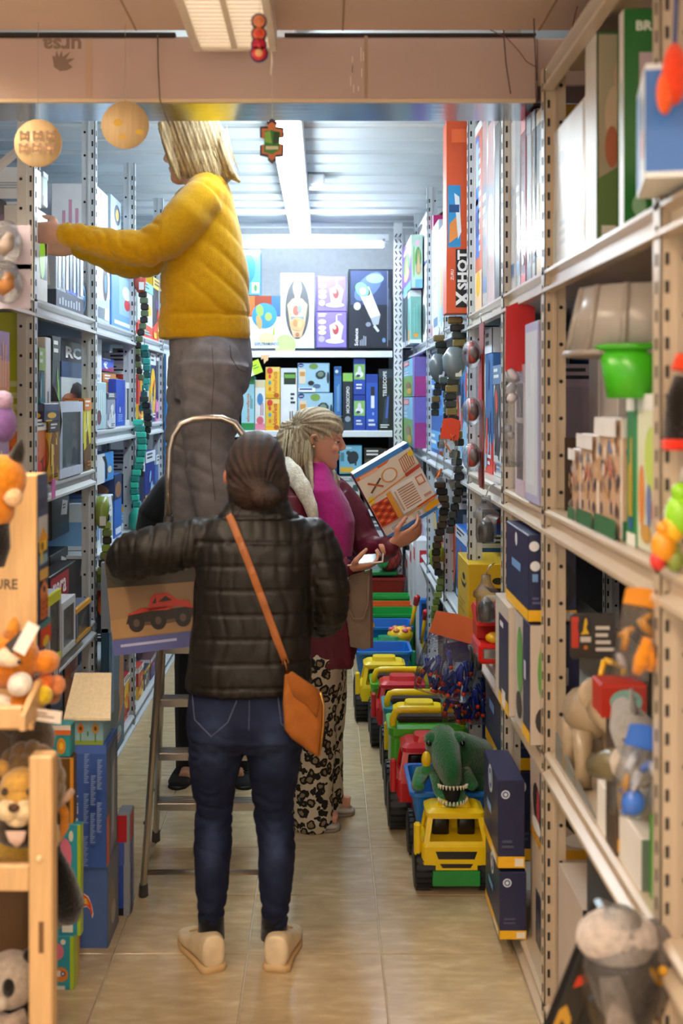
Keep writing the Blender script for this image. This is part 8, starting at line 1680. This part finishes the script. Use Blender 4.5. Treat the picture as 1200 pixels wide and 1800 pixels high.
# beige horned dinosaur figure
c = Vector((XR + .065, 2.80, LOWZ)); BE = '#a08c70'
plush('dinosaur_figure', 'beige horned dinosaur figure standing on the low right shelf', [('body', BE, 'plastic', [('t', [(0, .12, .13), (0, .06, .16), (0, -.02, .17), (0, -.07, .19)], [.03, .062, .06, .04])]),
    ('head', '#aa967a', 'plastic', [('t', [(.01, -.07, .20), (.012, -.11, .19), (.014, -.145, .165)], [.042, .034, .014])]), ('frill', '#b8a488', 'plastic', [('e', (.004, -.07, .235), (.055, .012, .045))]),
    ('horn', '#d8ccb4', 'plastic', [('t', [(-.012, -.10, .22), (-.016, -.12, .26), (-.014, -.125, .285)], [.008, .006, .002])]), ('horn', '#d8ccb4', 'plastic', [('t', [(.034, -.10, .22), (.04, -.12, .26), (.04, -.125, .285)], [.008, .006, .002])]),
    ('leg', BE, 'plastic', [('t', [(-.03, -.04, .14), (-.034, -.05, .06), (-.034, -.055, .006)], [.028, .019, .022])]), ('leg', BE, 'plastic', [('t', [(.04, -.04, .14), (.044, -.05, .06), (.044, -.055, .006)], [.028, .019, .022])]), ('leg', BE, 'plastic', [('t', [(-.03, .07, .13), (-.036, .08, .06), (-.036, .07, .006)], [.03, .02, .022])]), ('leg', BE, 'plastic', [('t', [(.04, .07, .13), (.046, .08, .06), (.046, .07, .006)], [.03, .02, .022])]),
    ('tail', BE, 'plastic', [('t', [(0, .12, .13), (-.01, .18, .10), (-.02, .23, .08)], [.028, .016, .005])])], c)
# red framed window carton, shark plush
def f_red(fs):
    f = fs['near']; f.q(0, 0, 1, 1, '#a82a1c'); f.e(.55, .48, .36, .36, '#7fb0a8', 16); f.p([(.25, .35), (.55, .5), (.85, .62), (.6, .42)], '#5a4a3c'); f.q(.03, .9, .97, .98, '#c83a28')
carton('toy_box', PX(1056, 2.32), PX(1136, 2.32), 2.32, 2.40, PZ(1262, 2.32), PZ(1203, 2.32), '#a82a1c', 'red carton with an oval teal picture among the dinosaurs', fn=f_red)
carton('toy_box', PX(1085, 2.32), PX(1128, 2.32), 2.335, 2.42, LOWZ, PZ(1262, 2.32) - .001, '#4a3a30', 'brown carton under the red oval picture carton', pal=['#5a4a38', '#c84a2c', '#3a4a3c', '#8a6a4a', '#d0a040'])
c = P(1116, 1300, 2.18)
plush('shark_plush', 'grey and white shark plush on the low right shelf', [('body', '#8a8580', 'plush', [('t', [(.0, .1, .04), (0, .03, .015), (0, -.03, .0), (-.008, -.075, -.006)], [.02, .042, .044, .022])]), ('belly', '#b8aa9a', 'plush', [('e', (-.006, -.01, -.045), (.044, .05, .04))]), ('fin', '#6a6662', 'plush', [('t', [(0, .01, .045), (0, .02, .07), (0, .03, .09)], [(.006, .022), (.005, .016), (.003, .006)])]), ('eye', '#141210', 'gloss', [('e', (-.03, -.045, .012), (.006, .006, .006))])], c)
c = P(1078, 1335, 2.26)
plush('dinosaur_figure', 'olive dinosaur figure lying beside the shark plush', [('body', '#6a6248', 'plastic', [('t', [(-.03, .05, -.03), (0, .0, -.01), (.03, -.05, -.01)], [.02, .034, .02])]), ('head', '#5a543c', 'plastic', [('t', [(.03, -.05, -.005), (.035, -.08, -.01), (.036, -.1, -.02)], [.02, .018, .008])])], c)
# dark banner with a yellow emblem
def f_ban(fs):
    f = fs['near']; f.q(0, 0, 1, 1, '#34302e'); f.q(0, .25, .16, .95, '#b8382a'); f.e(.30, .72, .16, .28, '#2a2624', 18); f.p([(.2, .55), (.26, .62), (.3, .9), (.34, .92), (.36, .8), (.33, .7), (.4, .56)], '#d8b020'); f.q(.2, .38, .44, .5, '#c8c2ba'); f.e(.32, .26, .05, .05, '#b86a28')
    for i in range(4): f.q(.54, .66 - .16 * i, .54 + (.32, .28, .34, .44)[i], .74 - .16 * i, '#cfc8c0')
carton('banner', PX(1004, 2.62), PX(1106, 2.50), 2.62, 2.64, PZ(1158, 2.62), PZ(1080, 2.62), '#34302e', 'dark sign strip with a yellow emblem over the dinosaurs', 'sign', fn=f_ban)
m = MB(); q = P(1060, 1172, 2.55)
for a, b in (((1050, 1215), (1062, 1160)), ((1062, 1160), (1096, 1172)), ((1096, 1172), (1094, 1222))): m.tube([P(*a, 2.5), P(*b, 2.5)], .007, '#d8a41c', 'plastic', 8)
m.build('toy_gate', label='yellow plastic toy frame behind the red oval carton', cat='toy')
carton('toy_box', XR + .012, XR + .28, 2.17, 2.52, LOWZ, LOWZ + .10, '#e8e4de', 'low white carton at the edge of the low right shelf', fn=lambda fs: (fs['left'].q(0, 0, 1, 1, '#e9e5df'), fs['near'].q(0, 0, .6, 1, '#7a8a7a'), fs['top'].q(.02, .02, .98, .98, '#d8d2c8')))
carton('toy_box', XR + .02, XR + .2, 2.06, 2.15, LOWZ, LOWZ + .16, '#4a9a3a', 'bright green and white carton beside the nearest right post', pal=['#5aa83a', '#e8ece0', '#2f7a2c', '#a8cc50', '#8a5a3a'])
m = MB(); c = P(1010, 1290, 2.95); m.prism([(2.55, LOWZ), (2.98, LOWZ), (2.98, LOWZ + .07), (2.80, LOWZ + .035)], XR + .012, XR + .017, '#7a7870', 'card', 'X'); m.build('shelf_divider', label='grey curved card divider at the foot of the beige dinosaur', cat='divider')
carton('toy_box', XR + .25, XR + .5, 2.45, 2.95, LOWZ, LOWZ + .52, '#241c1a', 'large dark carton at the back of the low right shelf', pal=['#241c1a', '#3a2a28', '#2f3a5a', '#1a1412'], kind='dark')
# hanging bags in front of the near unit
c = P(1140, 1035, 2.03); bag(Vector((XR - .02, 2.035, c.z)), .075, .165, .04, 'hanging bag with an orange header and grey toy before the nearest right post', '#d88a1c', '#fff', blobs(['#b8aeb0', '#8a8090', '#d8901c'], 6, 21), rot=(0, math.radians(10), 0), hh=.2)
m = MB(); q = P(1128, 1160, 2.02); m.tube([q + Vector((.01, 0, .04)), q, q + Vector((-.01, 0, -.025))], [.01, .016, .008], '#d8861c', 'plush', 10); m.tube([q + Vector((.012, 0, .03)), q + Vector((.016, 0, .0)), q + Vector((.014, 0, -.02))], [.008, .012, .007], '#d8861c', 'plush', 10); m.build('hanging_plush', label='small orange plush feet below the orange header bag', cat='plush toy')
c = P(1150, 1275, 2.05); bag(Vector((XR - .012, 2.05, c.z)), .07, .17, .04, 'hanging clear bag with blue top and bottom before the nearest right post', '#2f68c8', '#fff', blobs(['#c8ccd8', '#3a6ac8', '#d89a3a', '#9a9aa8'], 7, 22), rot=(0, math.radians(14), 0), hh=.25)
m = MB(); q = P(1112, 1410, 2.04); m.ell(q, (.022, .016, .025), '#2f68c8', 'gloss'); m.tube([q, q + Vector((-.018, 0, -.02))], [.012, .006], '#2f68c8', 'gloss', 8); m.build('bag_tail', label='knotted blue tail of the hanging clear bag', cat='toy bag')
# right edge clutter in front of the nearest post
for i, (x, y, rr, cc, l) in enumerate(((1166, 960, .022, '#d8901c', 'orange'), (1182, 930, .02, '#e0b020', 'yellow'), (1156, 985, .014, '#c8302c', 'red'), (1196, 905, .028, '#8ac820', 'lime'), (1186, 985, .016, '#7a8a3a', 'olive'))):
    c = P(x, y, 1.92); m = MB(); m.ell(c, (rr, rr * .8, rr * 1.3), cc, 'plastic', 12, 8); m.ell(c + Vector((0, 0, rr * 1.4)), rr * .6, cc, 'plastic', 10, 6); m.tube([c + Vector((0, 0, rr * 1.8)), c + Vector((.004, 0, rr * 1.8 + .03))], .002, '#c8c8c8', 'plastic', 5); m.build('hanging_toy', label='small %s plastic toy hanging at the right edge by the nearest post' % l, cat='toy')
c = P(1190, 745, 1.93); t = thing('hanging_plush', 'black and red plush arm hanging at the right edge', 'plush toy', c); m = MB(); m.tube([c + Vector((.01, 0, .08)), c + Vector((.0, 0, .04)), c + Vector((-.002, 0, -.03))], [.016, .02, .024], '#17110f', 'plush', 12); m.build('arm', t)
m = MB(); m.tube([c + Vector((.008, 0, .09)), c + Vector((.012, 0, .12))], [.02, .014], '#d8401c', 'plush', 12); m.lathe([(.026, -.045), (.028, -.035), (.026, -.026)], c, '#d8301c', 'plush', 14); m.build('cuff', t)
# bottom right packs hanging over the aisle
def pack(x0, x1, y0, y1, d, lean, dep, col, label, fn, name='toy_pack', mt='gloss'):
    a, b = P(x0, y0, d), P(x1, y1, d); w, h = b.x - a.x, a.z - b.z; ob = carton(name, -w / 2, w / 2, 0, dep, 0, h, col, label, 'toy pack', fn=fn, mt=mt, b=.008); ob.location = ((a.x + b.x) / 2, d + dep / 2, b.z); ob.rotation_euler = (0, lean, 0); return ob
def f_dinop(fs):
    f = fs['near']; f.q(0, 0, 1, 1, '#1c1917'); f.p([(.1, .42), (.85, .62), (.9, .76), (.8, .80), (.5, .62), (.1, .50)], '#c8381c'); f.p([(.2, .56), (.5, .68), (.75, .85), (.5, .78)], '#8a7f74'); f.lines(.3, .62, .7, .72, 1, '#d8ccc0'); f.circ(.55, .40, .008, '#4a90c0', 12); f.p([(0, 0), (.35, .0), (.3, .22), (.1, .30), (0, .25)], '#b88a28'); f.p([(.08, .0), (.28, 0), (.24, .16), (.12, .2)], '#2a2018'); f.e(.7, .25, .25, .2, '#0f0d0c')
a = pack(955, 1040, 1590, 1850, 2.06, math.radians(22), .05, '#1c1917', 'black toy pack with a red slash leaning out of the bottom right shelf', f_dinop, mt='plastic')
c = P(1084, 1658, 1.98); t = thing('toy_bag', 'clear bag with a grey plush creature hanging at the lower right', 'toy bag', c)
m = MB(); o = c; m.tube([o + Vector((0, 0, .02)), o + Vector((.0, 0, -.03)), o + Vector((.02, 0, -.10)), o + Vector((.03, 0, -.15))], [(.045, .03), (.06, .045), (.055, .05), (.03, .03)], '#4f4845', 'plush', 16); m.build('body', t)
m = MB(); m.tube([o + Vector((-.02, -.03, -.04)), o + Vector((-.01, -.04, -.09)), o + Vector((.0, -.045, -.14))], [.02, .024, .026], '#8a7f78', 'plush', 12); m.build('arm', t)
m = MB(); m.ell(o + Vector((.0, -.0, .01)), (.072, .055, .05), '#b8aca4', 'plush', 16, 10); m.build('head', t)
m = MB(); m.ell(o + Vector((.005, -.005, -.055)), (.068, .06, .125), '#fff', 'clear', 18, 12); m.build('film', t)
def f_cat(fs):
    f = fs['near']; f.q(0, 0, 1, 1, '#e0a412'); f.t('AT', .52, .42, .92, .72, '#14110c', 0, .05); f.e(.36, .57, .16, .16, '#14110c', 16); f.e(.38, .57, .09, .09, '#e0a412', 14); f.q(.38, .5, .56, .64, '#e0a412'); f.p([(.58, .42), (.66, .52), (.74, .42)], '#b8801c'); f.q(0, 0, 1, .16, '#c88a10')
carton('truck_carton', PX(1056, 2.12), PX(1136, 2.12), 2.12, 2.24, .0695, PZ(1700, 2.12), '#e0a412', 'yellow machine toy carton with black letters at the lower right', fn=f_cat)
c = P(1142, 1700, 2.0); t = thing('toy_bag', 'grey toy bag with a yellow clip hanging beside the nearest right post', 'toy bag', c)
m = MB(); m.tube([c + Vector((.0, 0, .08)), c + Vector((.005, 0, .04)), c + Vector((.0, 0, -.03)), c + Vector((-.005, 0, -.08))], [(.034, .012), (.042, .03), (.04, .034), (.03, .02)], '#6a625f', 'gloss', 16); m.build('body', t)
m = MB(); m.tube([c + Vector((-.03, -.035, .025)), c + Vector((-.005, -.04, .01)), c + Vector((.006, -.04, -.01))], [.009, .007, .005], '#e0a41c', 'plastic', 10); m.ell(c + Vector((.012, -.036, .012)), (.009, .006, .009), '#e0a41c', 'plastic', 10, 6); m.build('clip', t)
m = MB(); m.tube([c + Vector((-.10, -.01, .05)), c + Vector((-.06, -.02, .068)), c + Vector((-.03, -.02, .082))], [(.012, .008)] * 3, '#a8a09c', 'metal', 8); m.build('barrel', t)
